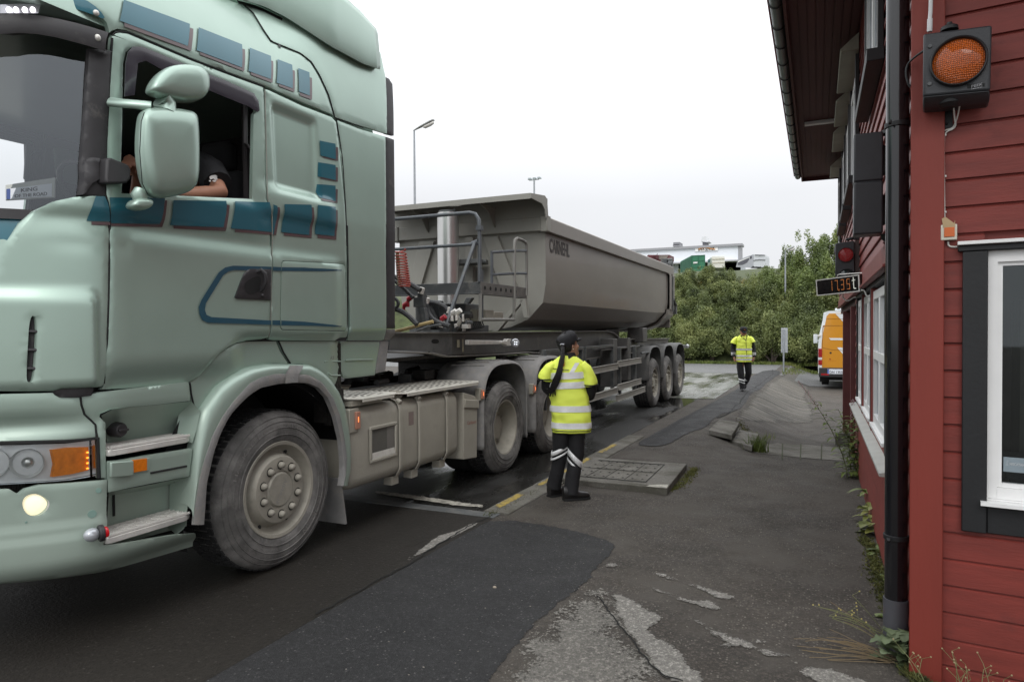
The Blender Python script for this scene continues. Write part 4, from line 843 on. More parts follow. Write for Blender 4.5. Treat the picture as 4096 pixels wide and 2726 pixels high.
panel('bumper_side', A4([(565,152),(700,118),(1000,85),(1320,48),(1332,178),(1100,205),(900,222),(780,238),(705,270),(700,290),(742,330),(744,500),(746,716),(694,716),(694,432),(668,340),(640,315),(590,270)]), PAINT, T, off=-.004, fn=XBm)
# sculpted recess with the cap
def SXl(pts, X): return [onX(p, X) for p in pts]
b = MB()
top = SXl(A4([(705,280),(780,238),(900,222),(1100,205),(1332,180)]), XS+.004); mid_ = SXl(A4([(722,330),(800,300),(920,290),(1110,285),(1345,240)]), XS-.10); mid2 = SXl(A4([(740,400),(830,395),(940,390),(1120,380),(1330,350)]), XS-.15); bot = SXl(A4([(745,520),(830,512),(940,500),(1130,480),(1320,458)]), XS-.16)
rgt = SXl(A4([(1335,190),(1395,255),(1365,350),(1330,470)]), XS+.0)
b.lines([top, mid_, mid2, bot], 26); b.build('step_well', PAINT, T, smooth=60)
b = MB(); r0 = SXl(A4([(1332,180),(1395,256),(1370,380),(1340,470)]), XS+.005); r1 = SXl(A4([(1250,235),(1240,300),(1225,380),(1210,465)]), XS-.11)
b.lines([r0, [a.lerp(c_, .45)+Vector((-.02,0,0)) for a, c_ in zip(r0, r1)], r1], 16); b.build('step_well_side', PAINT, T, smooth=60)
b = MB(); cc = onX(A4([(815,378)])[0], XS-.10); b.lathe(cc, (1,-.1,0), [(0,.05),(.03,.05),(.034,.04),(.04,.03),(.042,-.03)], 20); b.box((cc.x+.045, cc.y-.028, cc.z-.006),(cc.x+.06, cc.y+.028, cc.z+.006)); b.build('filler_cap', BLACKP, T, bevel=.003)
# steps
def step(zt, y0, y1, x1, x0, th=.045):
    b = MB(); q = [(x0, y0), (x0, y1), (x1-.03, y1), (x1, y1-.05), (x1, y0+.02), (x1-.01, y0)]
    b.prism([Vector((x, y, zt-th)) for x, y in q], (0,0,th-.012)); s_ = b.build('step', ALU, T, bevel=.004)
    g_ = MB(); N_ = 8
    for k in range(1, N_):
        y = y0+(y1-y0)*k/N_; g_.tube([Vector((x0, y-.03, zt-.006)), Vector((x1-.012, y+.03, zt-.006))], .005, 5)
    for k in range(1, 6):
        x = x0+(x1-x0)*k/6; g_.tube([Vector((x, y0+.01, zt-.005)), Vector((x, y1-.02, zt-.005))], .006, 5)
    for sgn in (0, 1):
        g_.tube([Vector((x0 if sgn else x1-.008, y0+.01, zt-.005)), Vector((x0 if sgn else x1-.008, y1-.02, zt-.005))], .008, 5)
    g_.build('tread_grid', ALU, s_)
step(1.0, 2.33, 2.845, XS+.01, XS-.17); step(.555, 2.30, 2.82, XS+.03, XS-.17)
panel('step_panel', A4([(750,600),(840,590),(1000,562),(1345,508),(1340,560),(1320,705),(1100,745),(900,785),(757,815)]), PAINT, T, off=-.0, fn=XBm)
b = MB(); q = [onX(p, XS+.014) for p in A4([(755,604),(915,592),(918,690),(900,700),(757,712)])]; b.prism(q, (.02,0,0)); b.build('step_bracket', PAINT, T, bevel=.006)
b = MB(); q = [onX(p, XS+.018) for p in A4([(915,590),(1045,575),(1045,655),(1030,668),(918,686)])]; b.prism(q, (-.02,0,0)); rb_ = b.build('reflector_base', PAINT, T, bevel=.003)
b = MB(); q = [onX(p, XS+.022) for p in A4([(922,590),(1026,577),(1026,662),(922,680)])]; b.prism(q, (-.01,0,0)); b.build('side_reflector', mat('orange_reflector', (.65,.17,.01), .25, 0, .15, 60, coat=.5), rb_, bevel=.002)
b = MB(); b.tube([onX(p, XS+.013) for p in A4([(1048,680),(1300,632)])], .006, 6); b.build('panel_groove', BLK, T)
b = MB(); w0 = SXl(A4([(757,815),(1000,770),(1320,705)]), XS-.02); w1 = SXl(A4([(757,840),(1000,800),(1315,735)]), XS-.15); w2 = SXl(A4([(735,1190),(1000,1130),(1300,1050)]), XS-.16)
b.lines([w0, w1, w2], 20); r2 = SXl(A4([(1320,705),(1312,850),(1300,990),(1290,1060),(1230,1110)]), XS+.0); r3 = SXl(A4([(1180,740),(1180,850),(1180,960),(1180,1020),(1170,1060)]), XS-.14); b.lines([r2, r3], 14); b.build('lower_step_well', PAINT, T, smooth=60)
b = MB(); q = onX(A4([(790,890)])[0], XS-.145); b.box((q.x, q.y-.006, q.z-.07),(q.x+.006, q.y+.006, q.z+.07)); b.build('slot', BLK, T)
# marker lamp at the bumper end
b = MB(); c1 = SP(A4([(640,1110)])[0], .07, XBm); c2 = SP(A4([(700,1100)])[0], .07, XBm); c3 = SP(A4([(755,1085)])[0], .07, XBm)
b.tube([c1.lerp(c2, .75), c2.lerp(c3, .45)], .042, 16); mk = b.build('width_marker_lamp', BLACKP, T, bevel=.006)
b = MB(); b.ball(c1+Vector((.0,-.00,0)), (.034,.04,.034)); b.build('white_lens', mat('grey_lens', (.45,.47,.5), .12, .3), mk)
b = MB(); b.tube([c2.lerp(c3, .4), c3], [.030,.026], 16); b.build('red_lens', mat('red_lens', (.45,.01,.02), .2, coat=.5, emit=(1,0,0), estr=.12), mk, bevel=.008)
# --- cab shell (inside lining, far side, back, roof)
b = MB()
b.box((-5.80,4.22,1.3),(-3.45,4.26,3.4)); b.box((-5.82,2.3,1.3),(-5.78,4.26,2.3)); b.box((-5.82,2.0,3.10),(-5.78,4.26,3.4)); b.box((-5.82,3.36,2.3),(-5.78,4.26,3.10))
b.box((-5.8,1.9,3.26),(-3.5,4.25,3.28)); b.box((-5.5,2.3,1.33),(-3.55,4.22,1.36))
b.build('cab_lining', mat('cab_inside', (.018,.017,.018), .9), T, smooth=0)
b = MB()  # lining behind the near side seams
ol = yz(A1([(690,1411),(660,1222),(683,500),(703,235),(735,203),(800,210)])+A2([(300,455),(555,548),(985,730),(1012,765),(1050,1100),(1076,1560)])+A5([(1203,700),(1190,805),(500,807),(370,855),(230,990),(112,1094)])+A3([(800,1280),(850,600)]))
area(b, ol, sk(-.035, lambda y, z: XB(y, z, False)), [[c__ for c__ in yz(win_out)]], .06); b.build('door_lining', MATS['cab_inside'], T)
b = MB(); b.rings([[Vector((-4.6+sx*x_, y, 3.2+zz)) for x_, zz in ((1.16,0),(1.10,.35),(.95,.52),(.6,.60),(0,.63))for sx in (1,)]+[Vector((-4.6-x_, y, 3.2+zz)) for x_, zz in ((.6,.60),(.95,.52),(1.10,.35),(1.16,0))] for y in (1.95,2.3,3.2,4.2,4.75)], cap=True); b.build('cab_roof', PAINT, T, smooth=50)
b = MB(); b.box((-5.85,1.95,1.33),(-5.83,4.26,2.3)); b.box((-5.85,4.3,1.5),(-5.83,4.9,3.2)); b.build('far_side', PAINT, T)
b = MB(); b.box((-5.5,2.12,2.02),(-3.72,2.55,2.10)); b.box((-5.7,2.45,1.9),(-3.6,2.62,2.22)); b.build('dashboard', mat('dash_dark', (.03,.03,.032), .7), T, bevel=.02)
st_ = MB(); rc = Vector((-4.02,2.72,2.42)); axn = Vector((0,.75,.66)).normalized(); uu = Vector((1,0,0)); ww = axn.cross(uu)
st_.tube([rc+uu*.23*math.cos(a)+ww*.23*math.sin(a) for a in [k*math.pi/16 for k in range(33)]], .016, 8, cap=False); st_.tube([rc-uu*.22, rc+uu*.22], .012, 6); st_.tube([rc, rc-axn*.35], .03, 8); st_.build('steering_wheel', BLACKP, T)
b = MB(); b.box((-4.3,3.15,1.75),(-3.78,3.65,1.92)); b.box((-4.3,3.6,1.9),(-3.78,3.78,2.75)); b.box((-4.18,3.62,2.76),(-3.9,3.75,2.98)); b.build('driver_seat', mat('seat_fabric', (.03,.03,.032), .9), T, bevel=.05, seg=3)
b = MB()
for k in range(14): b.tube([Vector((-3.55+.02*math.sin(k*2), 3.45+k*.05, 3.1)), Vector((-3.55+.02*math.cos(k*2), 3.45+k*.045, 1.9))], .02, 6)
b.build('curtain', mat('curtain_cloth', (.035,.03,.032), .95), T)
b = MB(); b.lathe((-4.6,3.0,1.0),(0,1,0),[(0,0),(.4,0),(.4,.9),(0,.9)],16); b.box((-5.0,2.5,.55),(-4.2,8.8,.95)); b.box((-5.4,2.2,.45),(-3.85,2.6,1.25)); b.box((-3.55,4.1,.9),(-3.43,4.28,1.5)); b.build('chassis_frame', OILY, T)
b = MB(); b.box((-5.0,8.9,.62),(-4.2,8.98,.95)); b.box((-4.22,4.9,.80),(-4.12,8.9,1.02)); b.box((-5.08,4.9,.80),(-4.98,8.9,1.02)); b.build('frame_rail', DUSTD, T)
# --- KING sign lying behind the windscreen
ks = thing('dashboard_plate', onX(A1([(190,1240)])[0], -3.60), 'white number plate reading KING OF THE ROAD behind the truck windscreen', 'plate')
KP = [plan(0,2.2)]
def kx(p): 
    X = -3.5
    for _ in range(10):
        q = onX(p, X); u = max(0, 2.45-q.y); X = .5*X+.5*(XS-u*u-.055)
    return q
kc = [kx(p) for p in A1([(35,1160),(345,1113),(343,1238),(35,1255)])]
kf = lambda u, v: (kc[3].lerp(kc[2], u)).lerp(kc[0].lerp(kc[1], u), v)
b = MB(); b.prism([kf(0,0),kf(1,0),kf(1,1),kf(0,1)], (-.012,.010,0)); kb = b.build('plate_board', mat('plate_frame', (.62,.64,.60), .5), ks)
o3 = Vector((.0022,-.0022,0))
b = MB(); b.add([kf(.10,.05)+o3,kf(.94,.05)+o3,kf(.94,.72)+o3,kf(.10,.72)+o3], [(0,1,2,3)]); b.build('plate_face', mat('plate_white', (.85,.88,.92), .4), ks)
b = MB(); b.add([kf(.02,.05)+o3,kf(.10,.05)+o3,kf(.10,.72)+o3,kf(.02,.72)+o3], [(0,1,2,3)]); b.build('plate_band', mat('plate_blue', (.08,.13,.35), .4), ks)
o4 = Vector((.004,-.004,0))
b = MB(); write(b, 'KING', .30, lambda x, y, z: kf(.30+x, .42+y)+o4, fit=.34, bold=.008); write(b, 'OF THE ROAD', .26, lambda x, y, z: kf(.18+x, .12+y)+o4, fit=.66, bold=.008); write(b, 'NEDI TRUCKSTOP 1236', .10, lambda x, y, z: kf(.15+x, .80+y)+o4, fit=.7) if False else None
b.build('plate_text', mat('plate_ink', (.12,.13,.15), .6), ks, smooth=0)
# --- wheels
def tyre_profile(r, w):  # (radius, distance outward)
    return [(r*.56,-.02),(r*.575,.0),(r*.60,.018),(r*.66,.030),(r*.75,.036),(r*.83,.034),(r*.90,.022),(r*.955,.004),(r*.985,-.014),(r,-.035),(r,-w+.03),(r*.96,-w),(r*.6,-w)]
def wheel(name, parent, c, r=.53, w=.30, kind='front', textr=False):
    c = Vector(c); ax = (1,0,0)
    e_ = bpy.data.objects.new(name, None); COL.objects.link(e_); e_.parent = parent; e_.empty_display_size = .1
    def bd(mb, nm, m, **k):
        q = mb.build(nm, m, parent, **k); q.parent = e_; return q
    b = MB(); b.lathe(c, ax, tyre_profile(r, w), 72)
    for rr in (.70,.79,.87,.93): b.lathe(c, ax, [(r*rr-.003, .0345 if rr < .85 else (.030 if rr < .9 else .016)),(r*rr, .040 if rr < .85 else (.034 if rr < .9 else .020)),(r*rr+.003, .0345 if rr < .85 else (.028 if rr < .9 else .013))], 72)
    if textr:
        def arc(s_, r0, a0, size, fit):
            vs, fs, w_ = textmesh(s_, size); 
            def f(v):
                a = a0+ (v.x/w_*fit); rr = r0+v.y; a = math.pi/2-a
                return c+Vector((.0385, math.cos(a)*rr, math.sin(a)*rr))
            b.add([f(v)+Vector((.0006,0,0)) for v in vs], fs)
        bd(b, 'tyre', TYRE, smooth=40); b = MB()
        arc('HAKKAPELIITTA TRUCK', r*.79, math.radians(-72), .038, math.radians(105)); bd(b, 'sidewall_lettering', mat('lettering_dust', (.17,.16,.15), .8, var=.3, vscale=30), smooth=0); b = MB(); arc('NOKIAN', r*.72, math.radians(108), .065, math.radians(42))
    bd(b, 'sidewall_lettering' if textr else 'tyre', mat('lettering_dust', (.17,.16,.15), .8, var=.3, vscale=30) if textr else TYRE, smooth=0 if textr else 40)
    b = MB(); nb = 60     # tread lugs
    for k in range(nb):
        for (x0, x1) in ((-.040,-.085),(-.095,-.145),(-.155,-.205),(-.215,-w+.02)):
            a = 2*math.pi*(k+(.5 if x0 < -.09 and x0 > -.2 else 0))/nb; da = 2*math.pi/nb*.36
            f = lambda aa, rr, x: c+Vector((x, math.cos(aa)*rr, math.sin(aa)*rr))
            vs = [f(a-da, r-.004, x0), f(a+da, r-.004, x0), f(a+da, r-.004, x1), f(a-da, r-.004, x1), f(a-da*.9, r+.010, x0), f(a+da*.9, r+.010, x0), f(a+da*.9, r+.010, x1), f(a-da*.9, r+.010, x1)]
            b.add(vs, [(4,5,6,7),(0,1,5,4),(1,2,6,5),(2,3,7,6),(3,0,4,7)])
    bd(b, 'tread', TREADM, smooth=0)
    if kind == 'front':
        pr = [(.325,-.01),(.335,.012),(.325,.026),(.305,.022),(.29,-.01),(.278,-.04),(.262,-.055),(.248,-.04),(.235,.0),(.222,.022),(.205,.026),(.128,.022),(.122,.014),(.116,.020),(.108,.030),(.0,.031)]
        b = MB(); b.lathe(c, ax, pr, 64); rim = bd(b, 'rim', RIM, smooth=40)
        for k in range(10):
            a = 2*math.pi*(k+.5)/10; q = c+Vector((.026, math.cos(a)*.168, math.sin(a)*.168)); b = MB(); b.lathe(q, ax, [(.024,-.002),(.023,.013),(.018,.026),(.008,.032),(0,.033)], 12); o = bd(b, 'wheel_nut', RIM, smooth=50); o.parent = rim
            b = MB(); b.lathe(q, ax, [(.031,.0022),(.024,.0026)], 14); o = bd(b, 'nut_shadow_gap', OILY); o.parent = rim
        for a in (62,82,118,98,-118,-98,-62,-82):
            if a in (98,118,62,82) or True:
                a_ = math.radians(a); b = MB(); q = c+Vector((-.048, math.cos(a_)*.268, math.sin(a_)*.268)); b.ball(q, (.010,.014,.017), 10, 6)
                if a in (62,118,-62,-118): o = bd(b, 'vent_hole', BLK); o.parent = rim
        b = MB(); write(b, 'SCANIA', .045, lambda x, y, z: c+Vector((.0318, -.055+(x-.0)*.7+y*.72, -.085+x*1.2-y*.45)), fit=.13); o = bd(b, 'hub_badge', GREYP, smooth=0); o.parent = rim
    elif kind == 'dual':
        pr = [(.31,-.015),(.325,.008),(.315,.02),(.298,.014),(.285,-.03),(.27,-.08),(.255,-.16),(.20,-.165),(.14,-.165),(.135,-.10),(.09,-.09),(.0,-.085)]
        b = MB(); b.lathe(c, ax, pr, 56); rim = bd(b, 'rim', RIM, smooth=40)
        for k in range(10):
            a = 2*math.pi*(k+.5)/10; q = c+Vector((-.165, math.cos(a)*.225, math.sin(a)*.225)); b = MB(); b.lathe(q, ax, [(.028,.0005),(0,.001)], 12) if k % 2 else b.lathe(q, ax, [(.022,0),(.018,.03),(0,.032)], 10); o = bd(b, 'rim_hole' if k % 2 else 'wheel_nut', BLK if k % 2 else RIM); o.parent = rim
    else:
        pr = [(.31,-.015),(.325,.008),(.315,.02),(.298,.014),(.285,-.03),(.272,-.07),(.262,-.10),(.225,-.105),(.15,-.09),(.12,-.03),(.10,.0),(.0,.005)]
        b = MB(); b.lathe(c, ax, pr, 48); rim = bd(b, 'rim', RIM, smooth=40)
        for k in range(10):
            a = 2*math.pi*(k+.5)/10; q = c+Vector((-.10, math.cos(a)*.19, math.sin(a)*.19)); b = MB(); b.lathe(q, ax, [(.024,0),(.022,.07),(.014,.12),(0,.125)], 10); o = bd(b, 'wheel_nut', RIM); o.parent = rim
            a = 2*math.pi*(k)/10; q = c+Vector((-.097, math.cos(a)*.235, math.sin(a)*.235)); b = MB(); b.ball(q, (.008,.026,.026), 10, 6); o = bd(b, 'rim_hole', BLK); o.parent = rim
    return e_
def wheel_at(p, r=.53, X=XS): q = onX(p, X); return q
wheel('wheel', T, (XS-.045, 3.575, .515), .535, .32, 'front', True)
wheel('wheel', T, (-5.83+.30, 3.575, .515), .535, .30, 'dual')
for y, z in ((7.17,.465),(8.63,.455)):
    wheel('wheel', T, (XS-.02, y, z), .53, .28, 'dual')
    b = MB(); b.lathe((XS-.36, y, z), (1,0,0), tyre_profile(.53,.28), 48); b.build('inner_tyre', TREADM, T); b = MB(); b.lathe((-5.55, y, z), (1,0,0), tyre_profile(.53,.28), 48); b.lathe((-5.2, y, z), (1,0,0), [(0,-.3),(.14,-.3),(.14,1.6),(0,1.6)], 16); b.build('far_tyre', TREADM, T)
# --- tank
b = MB(); ty0, ty1 = 4.30, 6.05
prof = []; z0, z1 = .33, .985; x0, x1 = -3.95, XS
for cx_, cz, a0 in ((x1-.09, z1-.09, 90),(x1-.09, z0+.09, 0)):
    pass
rad = .10
for (cx_, cz, s0) in ((x1-rad, z0+rad, -90),(x1-rad, z1-rad, 0),(x0+rad, z1-rad, 90),(x0+rad, z0+rad, 180)):
    for k in range(6): a = math.radians(s0+90*k/5); prof.append((cx_+rad*math.cos(a), cz+rad*math.sin(a)))
R = []
for y, s_ in ((ty0,.80),(ty0+.015,.90),(ty0+.05,.97),(ty0+.10,1),(4.57,1)): R.append((y, s_))
def ring_at(y, s_): mx_, mz = (x0+x1)/2, (z0+z1)/2; return [Vector((mx_+(x-mx_)*(1-(1-s_)*.5), y, mz+(z-mz)*(1-(1-s_)*.5))) for x, z in prof]
b.rings([ring_at(y, s_) for y, s_ in [(ty0,.78),(ty0+.012,.88),(ty0+.04,.96),(ty0+.10,1),(ty1-.10,1),(ty1-.04,.96),(ty1-.012,.88),(ty1,.78)]]); tk = b.build('fuel_tank', DUSTM, T, smooth=50)
b = MB(); sy0, sy1, sz0, sz1 = 4.575, 4.905, .545, .785; xx = XS+.004
for (a, c_) in (((xx-.004,sy0-.03,sz1),(xx+.012,sy1+.03,sz1+.03)),((xx-.004,sy0-.03,sz0-.03),(xx+.012,sy1+.03,sz0)),((xx-.004,sy0-.03,sz0),(xx+.012,sy0,sz1)),((xx-.004,sy1,sz0),(xx+.012,sy1+.03,sz1))): b.box(a, c_)
b.build('foothold_frame', DUSTM, tk, bevel=.008)
b = MB(); b.box((xx-.006,sy0,sz0+.03),(xx-.0015,sy1,sz1)); b.build('foothold', mat('foothold_shade', (.10,.095,.083), .8), tk); b = MB(); b.prism([Vector((xx-.001,sy0,sz0)),Vector((xx+.005,sy0,sz0)),Vector((xx-.001,sy0,sz0+.05))],(0,sy1-sy0,0)); b.build('foothold_tread', ALU, tk)
b = MB(); b.box((xx-.0012,sy0+.22,sz0+.05),(xx-.0008,sy1,sz1)); b.build('foothold_back', mat('foothold_light', (.16,.15,.135), .8), tk)
for y in (4.99,5.30,5.80):
    b = MB(); pr = [Vector((x+(.008 if x > -3.6 else 0), 0, z)) for x, z in [(-3.60,1.035),(-3.50,1.02),(XS-.03,.985),(XS,.93),(XS+.004,.6),(XS,.40),(XS-.04,.33),(XS-.12,.30)]]
    b.lines([[p+Vector((0,y-.028,0)) for p in pr], [p+Vector((.010,y-.02,0)) for p in pr], [p+Vector((.010,y+.02,0)) for p in pr], [p+Vector((0,y+.028,0)) for p in pr]], 24); b.tube([Vector((XS-.03,y,.985)), Vector((XS+.012,y,.965))], .026, 10); b.box((XS-.14,y-.05,.25),(XS-.05,y+.05,.325))
    b.build('tank_strap', DUSTM, tk, bevel=.003)
b = MB(); b.lathe((XS-.13,5.11,.985),(.25,0,1),[(.055,0),(.055,.03),(.062,.032),(.062,.05),(.04,.058),(0,.06)],20); b.box((XS-.19,5.10,1.04),(XS-.07,5.125,1.058)); b.build('tank_cap', DUSTM, tk, bevel=.003)
b = MB(); b.box((XS+.001,5.13,.75),(XS+.0025,5.21,.87)); b.build('warning_label', mat('faded_label', (.20,.15,.135), .8, dirt=DUST, damt=.3, dscale=40), tk)
def lamp(y, z, w=.10, h=.12, x=XS+.01, lw=.045):
    b = MB(); b.box((x-.06,y-w*.6,z-h*.6),(x,y+w*.4,z+h*.5)); o = b.build('side_marker_lamp', DUSTM, T, bevel=.006); g_ = MB(); g_.box((x,y-.01,z-h*.45),(x+.018,y+lw,z+h*.35)); g_.build('lamp_lens', mat('marker_lens', (.42,.20,.14), .5), o, bevel=.004)
    g_ = MB(); g_.box((x+.0185,y+.012,z-.022),(x+.020,y+.020,z+.018)); g_.build('lamp_glow', mat('marker_lit', (1,.3,.1), .5, emit=(1,.22,.05), estr=1.6), o)
lamp(4.36,.90,.12,.17); lamp(6.53,.91,.06,.12); lamp(7.98,.85,.05,.12)
# deck plates
def deck(y0, y1, x0, x1, z=1.065, notch=.0):
    b = MB(); b.prism([Vector(p) for p in ((x0,y0,z),(x1-.08,y0,z),(x1,y0+.1,z-.006),(x1+.0,y1-.09,z-.006),(x1-.05,y1,z),(x0,y1,z))], (0,0,-.010)); b.box((x1-.012,y0+.1,z-.035),(x1,y1-.1,z-.010)); o = b.build('deck_plate', mat('deck_dusty', (.52,.50,.44), .7, .1, .1, 6, dirt=(.25,.24,.2), damt=.2, dscale=6), T, bevel=.002)
    g_ = MB(); yy = y0+.12
    while yy < y1-.1:
        xx_ = x0+.06+(.03 if int(yy*10) % 2 else 0)
        while xx_ < x1-.08: g_.box((xx_,yy,z+.0008),(xx_+.022,yy+.028,z+.0018)); xx_ += .062
        yy += .075
    g_.build('grip_hole', mat('hole_grey', (.09,.085,.075), .9), o)
deck(4.32, 4.95, -3.95, XS+.045); deck(4.98, 6.52, -3.95, XS+.03, 1.05); deck(4.32, 5.2, -4.9, -4.0, 1.09)
b = MB(); b.box((XS-.25,4.34,1.0),(XS-.01,4.75,1.045)); b.build('deck_bracket', DUSTM, T)
# tool box behind the tank
b = MB(); b.prism([Vector((XS+.01, y, z)) for y, z in ((6.13,.27),(6.42,.24),(6.44,.86),(6.38,.90),(6.13,.96))], (-.5,0,0)); bx_ = b.build('battery_box', DUSTM, T, bevel=.01)
b = MB(); b.prism([Vector((XS+.025, y, z)) for y, z in ((6.14,.80),(6.45,.76),(6.45,.85),(6.14,.89))], (-.35,0,0)); b.build('box_lid', DUSTM, bx_, bevel=.008)
b = MB(); write(b, 'Carlsson', .05, lambda x, y, z: Vector((XS+.0125+z, 6.20+x, .62+y-.04*x)), fit=.19); b.build('box_text', mat('faded_red', (.30,.09,.07), .7), bx_, smooth=0)
# drive axle mudguards
def guard(yc, zc, r, y_a, y_b, zb0, zb1, name='mudguard', parent=None, m=None, x1=XS+.02, w=.62, ribs=True):
    parent = parent or T; m = m or GREYP; b = MB(); pr = []
    n_ = 26
    for k in range(n_+1):
        a = math.pi*k/n_; ca, sa = math.cos(a), max(0.0, math.sin(a)); e_ = .62
        pr.append((yc-math.copysign(abs(ca)**e_, ca)*r, zc+sa**e_*(r*1.0)))
    P_ = [(pr[0][0]-.0, zb0)]+pr+[(pr[-1][0]+.0, zb1)]
    o0 = [Vector((x1-w, y, z)) for y, z in P_]; o1 = [Vector((x1-.05, y, z)) for y, z in P_]; o2 = [Vector((x1-.012, y+(yc-y)*.02, z-.012 if z > zc else z)) for y, z in P_]; o3 = [Vector((x1, y+(yc-y)*.055, zc+(z-zc)*.94 if z > zc else z)) for y, z in P_]
    o4 = [Vector((x1-.02, y+(yc-y)*.065, zc+(z-zc)*.93 if z > zc else z)) for y, z in P_]
    b.lines([o0, o1, o2, o3, o4], 50); o = b.build(name, m, parent, smooth=60, solid=.008)
    if ribs:
        for k in (9,11,13,15,17):
            y, z = pr[k]; g_ = MB(); g_.tube([Vector((x1-w+.1, y, z+.004)), Vector((x1-.10, y, z+.004))], .008, 6); g_.build('mudguard_rib', m, o)
    return o
guard(7.16, .62, .62, 0, 0, .30, .26); guard(8.62, .62, .62, 0, 0, .28, .26)
# fifth wheel and clutter between the frame rails
b = MB(); b.prism([Vector((x, y, 1.20)) for x, y in ((-5.05,7.2),(-5.0,8.0),(-4.75,8.35),(-4.66,7.9),(-4.54,7.9),(-4.45,8.35),(-4.2,8.0),(-4.15,7.2),(-4.35,7.05),(-4.85,7.05))], (0,0,.06)); b.box((-4.95,7.3,.98),(-4.25,7.6,1.2)); b.build('fifth_wheel', OILY, T, bevel=.01)
rn = random.Random(4)
for i in range(16):
    b = MB(); x, y, z = rn.uniform(-5.0,-4.0), rn.uniform(5.2,6.9), 1.05+rn.uniform(0,.08)
    if i % 3: b.tube([Vector((x,y,z)), Vector((x+rn.uniform(-.15,.15),y+rn.uniform(.15,.4),z+rn.uniform(-.03,.06)))], rn.uniform(.02,.05), 8)
    else: b.box((x,y,z-.05),(x+.16,y+.2,z+.05))
    b.build('valve_block', OILY if i % 2 else DUSTD, T, bevel=.004)
b = MB(); b.box((XS-.10,4.12,.88),(XS-.03,4.27,1.15)); b.build('cab_bracket', OILY, T)

def seam(name, pts, rad, off, fn=XB, par=None, m=None):
    b = MB(); P = [SP(p, off, fn) for p in pts]; b.tube(resample(P, 40), rad, 6); return b.build(name, m or BLK, par or T)
seam('door_seal', A1([(703,240),(685,500),(664,900),(659,1222),(676,1275),(686,1340),(689,1411)])+A3([(857,0),(854,300),(848,600),(838,900),(812,1240)]), .0065, -.004)
seam('door_seal', A1([(705,222),(720,205),(745,198),(800,203)])+A2([(100,371),(300,448),(560,545)]), .0045, -.003)
seam('fairing_gap', A2([(1012,750),(1030,860),(1050,1000),(1070,1300),(1079,1560)])+A5([(1201,0),(1206,300),(1201,700),(1198,790)]), .005, -.006)
seam('panel_gap', A5([(103,1098),(113,1180),(133,1270),(158,1300),(180,1300)]), .006, -.014)
seam('panel_gap', A5([(721,806),(755,885),(806,966)]), .006, -.014)
seam('panel_gap', A4([(561,152),(566,205),(588,272),(640,320),(665,345),(672,432)]), .005, -.002, XBm)
seam('panel_gap', A2([(425,28),(488,78),(556,190),(604,260),(785,333),(855,388),(905,468),(965,600),(1003,738)]), .005, 0)
seam('panel_gap', A2([(1006,738),(1100,770),(1180,800)]), .004, 0)
seam('door_edge', A2([(564,560),(572,900),(580,1260),(598,1290),(609,1330),(611,1560)])+A5([(678,60),(672,400),(668,650),(655,780)]), .0035, -.001, m=mat('edge_glint', (.22,.22,.19), .5))
b = MB(); b.tube([onX(p, MX+.052) for p in A1([(905,705),(886,760),(876,950),(892,1150),(925,1215)])], .0022, 5); b.build('housing_seam', BLK, mm_)
# --- the far side of the cab mirrors the near side; centre pieces close the front
def mirror(o, par):
    m_ = o.data.copy()
    for v in m_.vertices: v.co.x = -v.co.x
    m_.flip_normals(); c = bpy.data.objects.new(o.name.split('.')[0], m_); COL.objects.link(c); c.parent = par
    for ch in list(o.children):
        if ch.type == 'MESH' and ch.name.split('.')[0] not in ('window_visor',): mirror(ch, c)
for o in [q for q in T.children if q.type == 'MESH' and q.name.split('.')[0] in ('corner_panel','front_bumper','lower_bumper','headlamp','bumper_side','door','sleeper_side','side_fairing','wing_panel','roof_side','roof_deflector','roof_stripe','wheel_arch','arch_lip','side_skirt','front_pillar','storage_hatch','fuel_tank','step_panel','wing_mirror','wide_angle_mirror')]: mirror(o, T)
b = MB(); b.box((-5.12,1.605,.36),(-4.08,1.64,.84)); b.box((-5.12,1.605,1.07),(-4.08,1.64,1.33)); b.build('bumper_centre', PAINT, T, bevel=.02)
b = MB(); b.box((-5.12,1.63,.841),(-4.08,1.66,1.069)); b.box((-5.2,1.78,1.331),(-4.0,1.80,2.05)); b.build('grille_centre', GUN, T)
# ================================================================== TIPPER TRAILER
R = thing('tipper_trailer', (-4.6, 12.5, -.1), 'grey steel half pipe tipper trailer with three axles coupled behind the green truck', 'trailer')
TC = -4.6; TH = 1.17
def sect(y, h=TH, dz=0, s=1.0, top=2.9):
    pr = [(1,top),(1,2.2),(.965,1.96),(.78,1.74),(.55,1.63),(.2,1.575),(-.2,1.575),(-.55,1.63),(-.78,1.74),(-.965,1.96),(-1,2.2),(-1,top)]
    return [Vector((TC+h*x*s, y, z+dz)) for x, z in pr]
b = MB(); ys_ = [8.60]+[8.8+k*1.5 for k in range(5)]+[15.6]
b.lines([sect(y) for y in ys_], 12, True) if False else b.rings([sect(y) for y in ys_], cap=False)
b.lines([sect(15.6), sect(16.35, dz=.02)], 12, True)
b.v = b.v; tub = b.build('tub', TUB, R, smooth=14)
b = MB(); b.prism([p for p in sect(8.602, top=2.95)], (0,-.02,0)); b.build('tub_front', TUBL, tub, smooth=0)
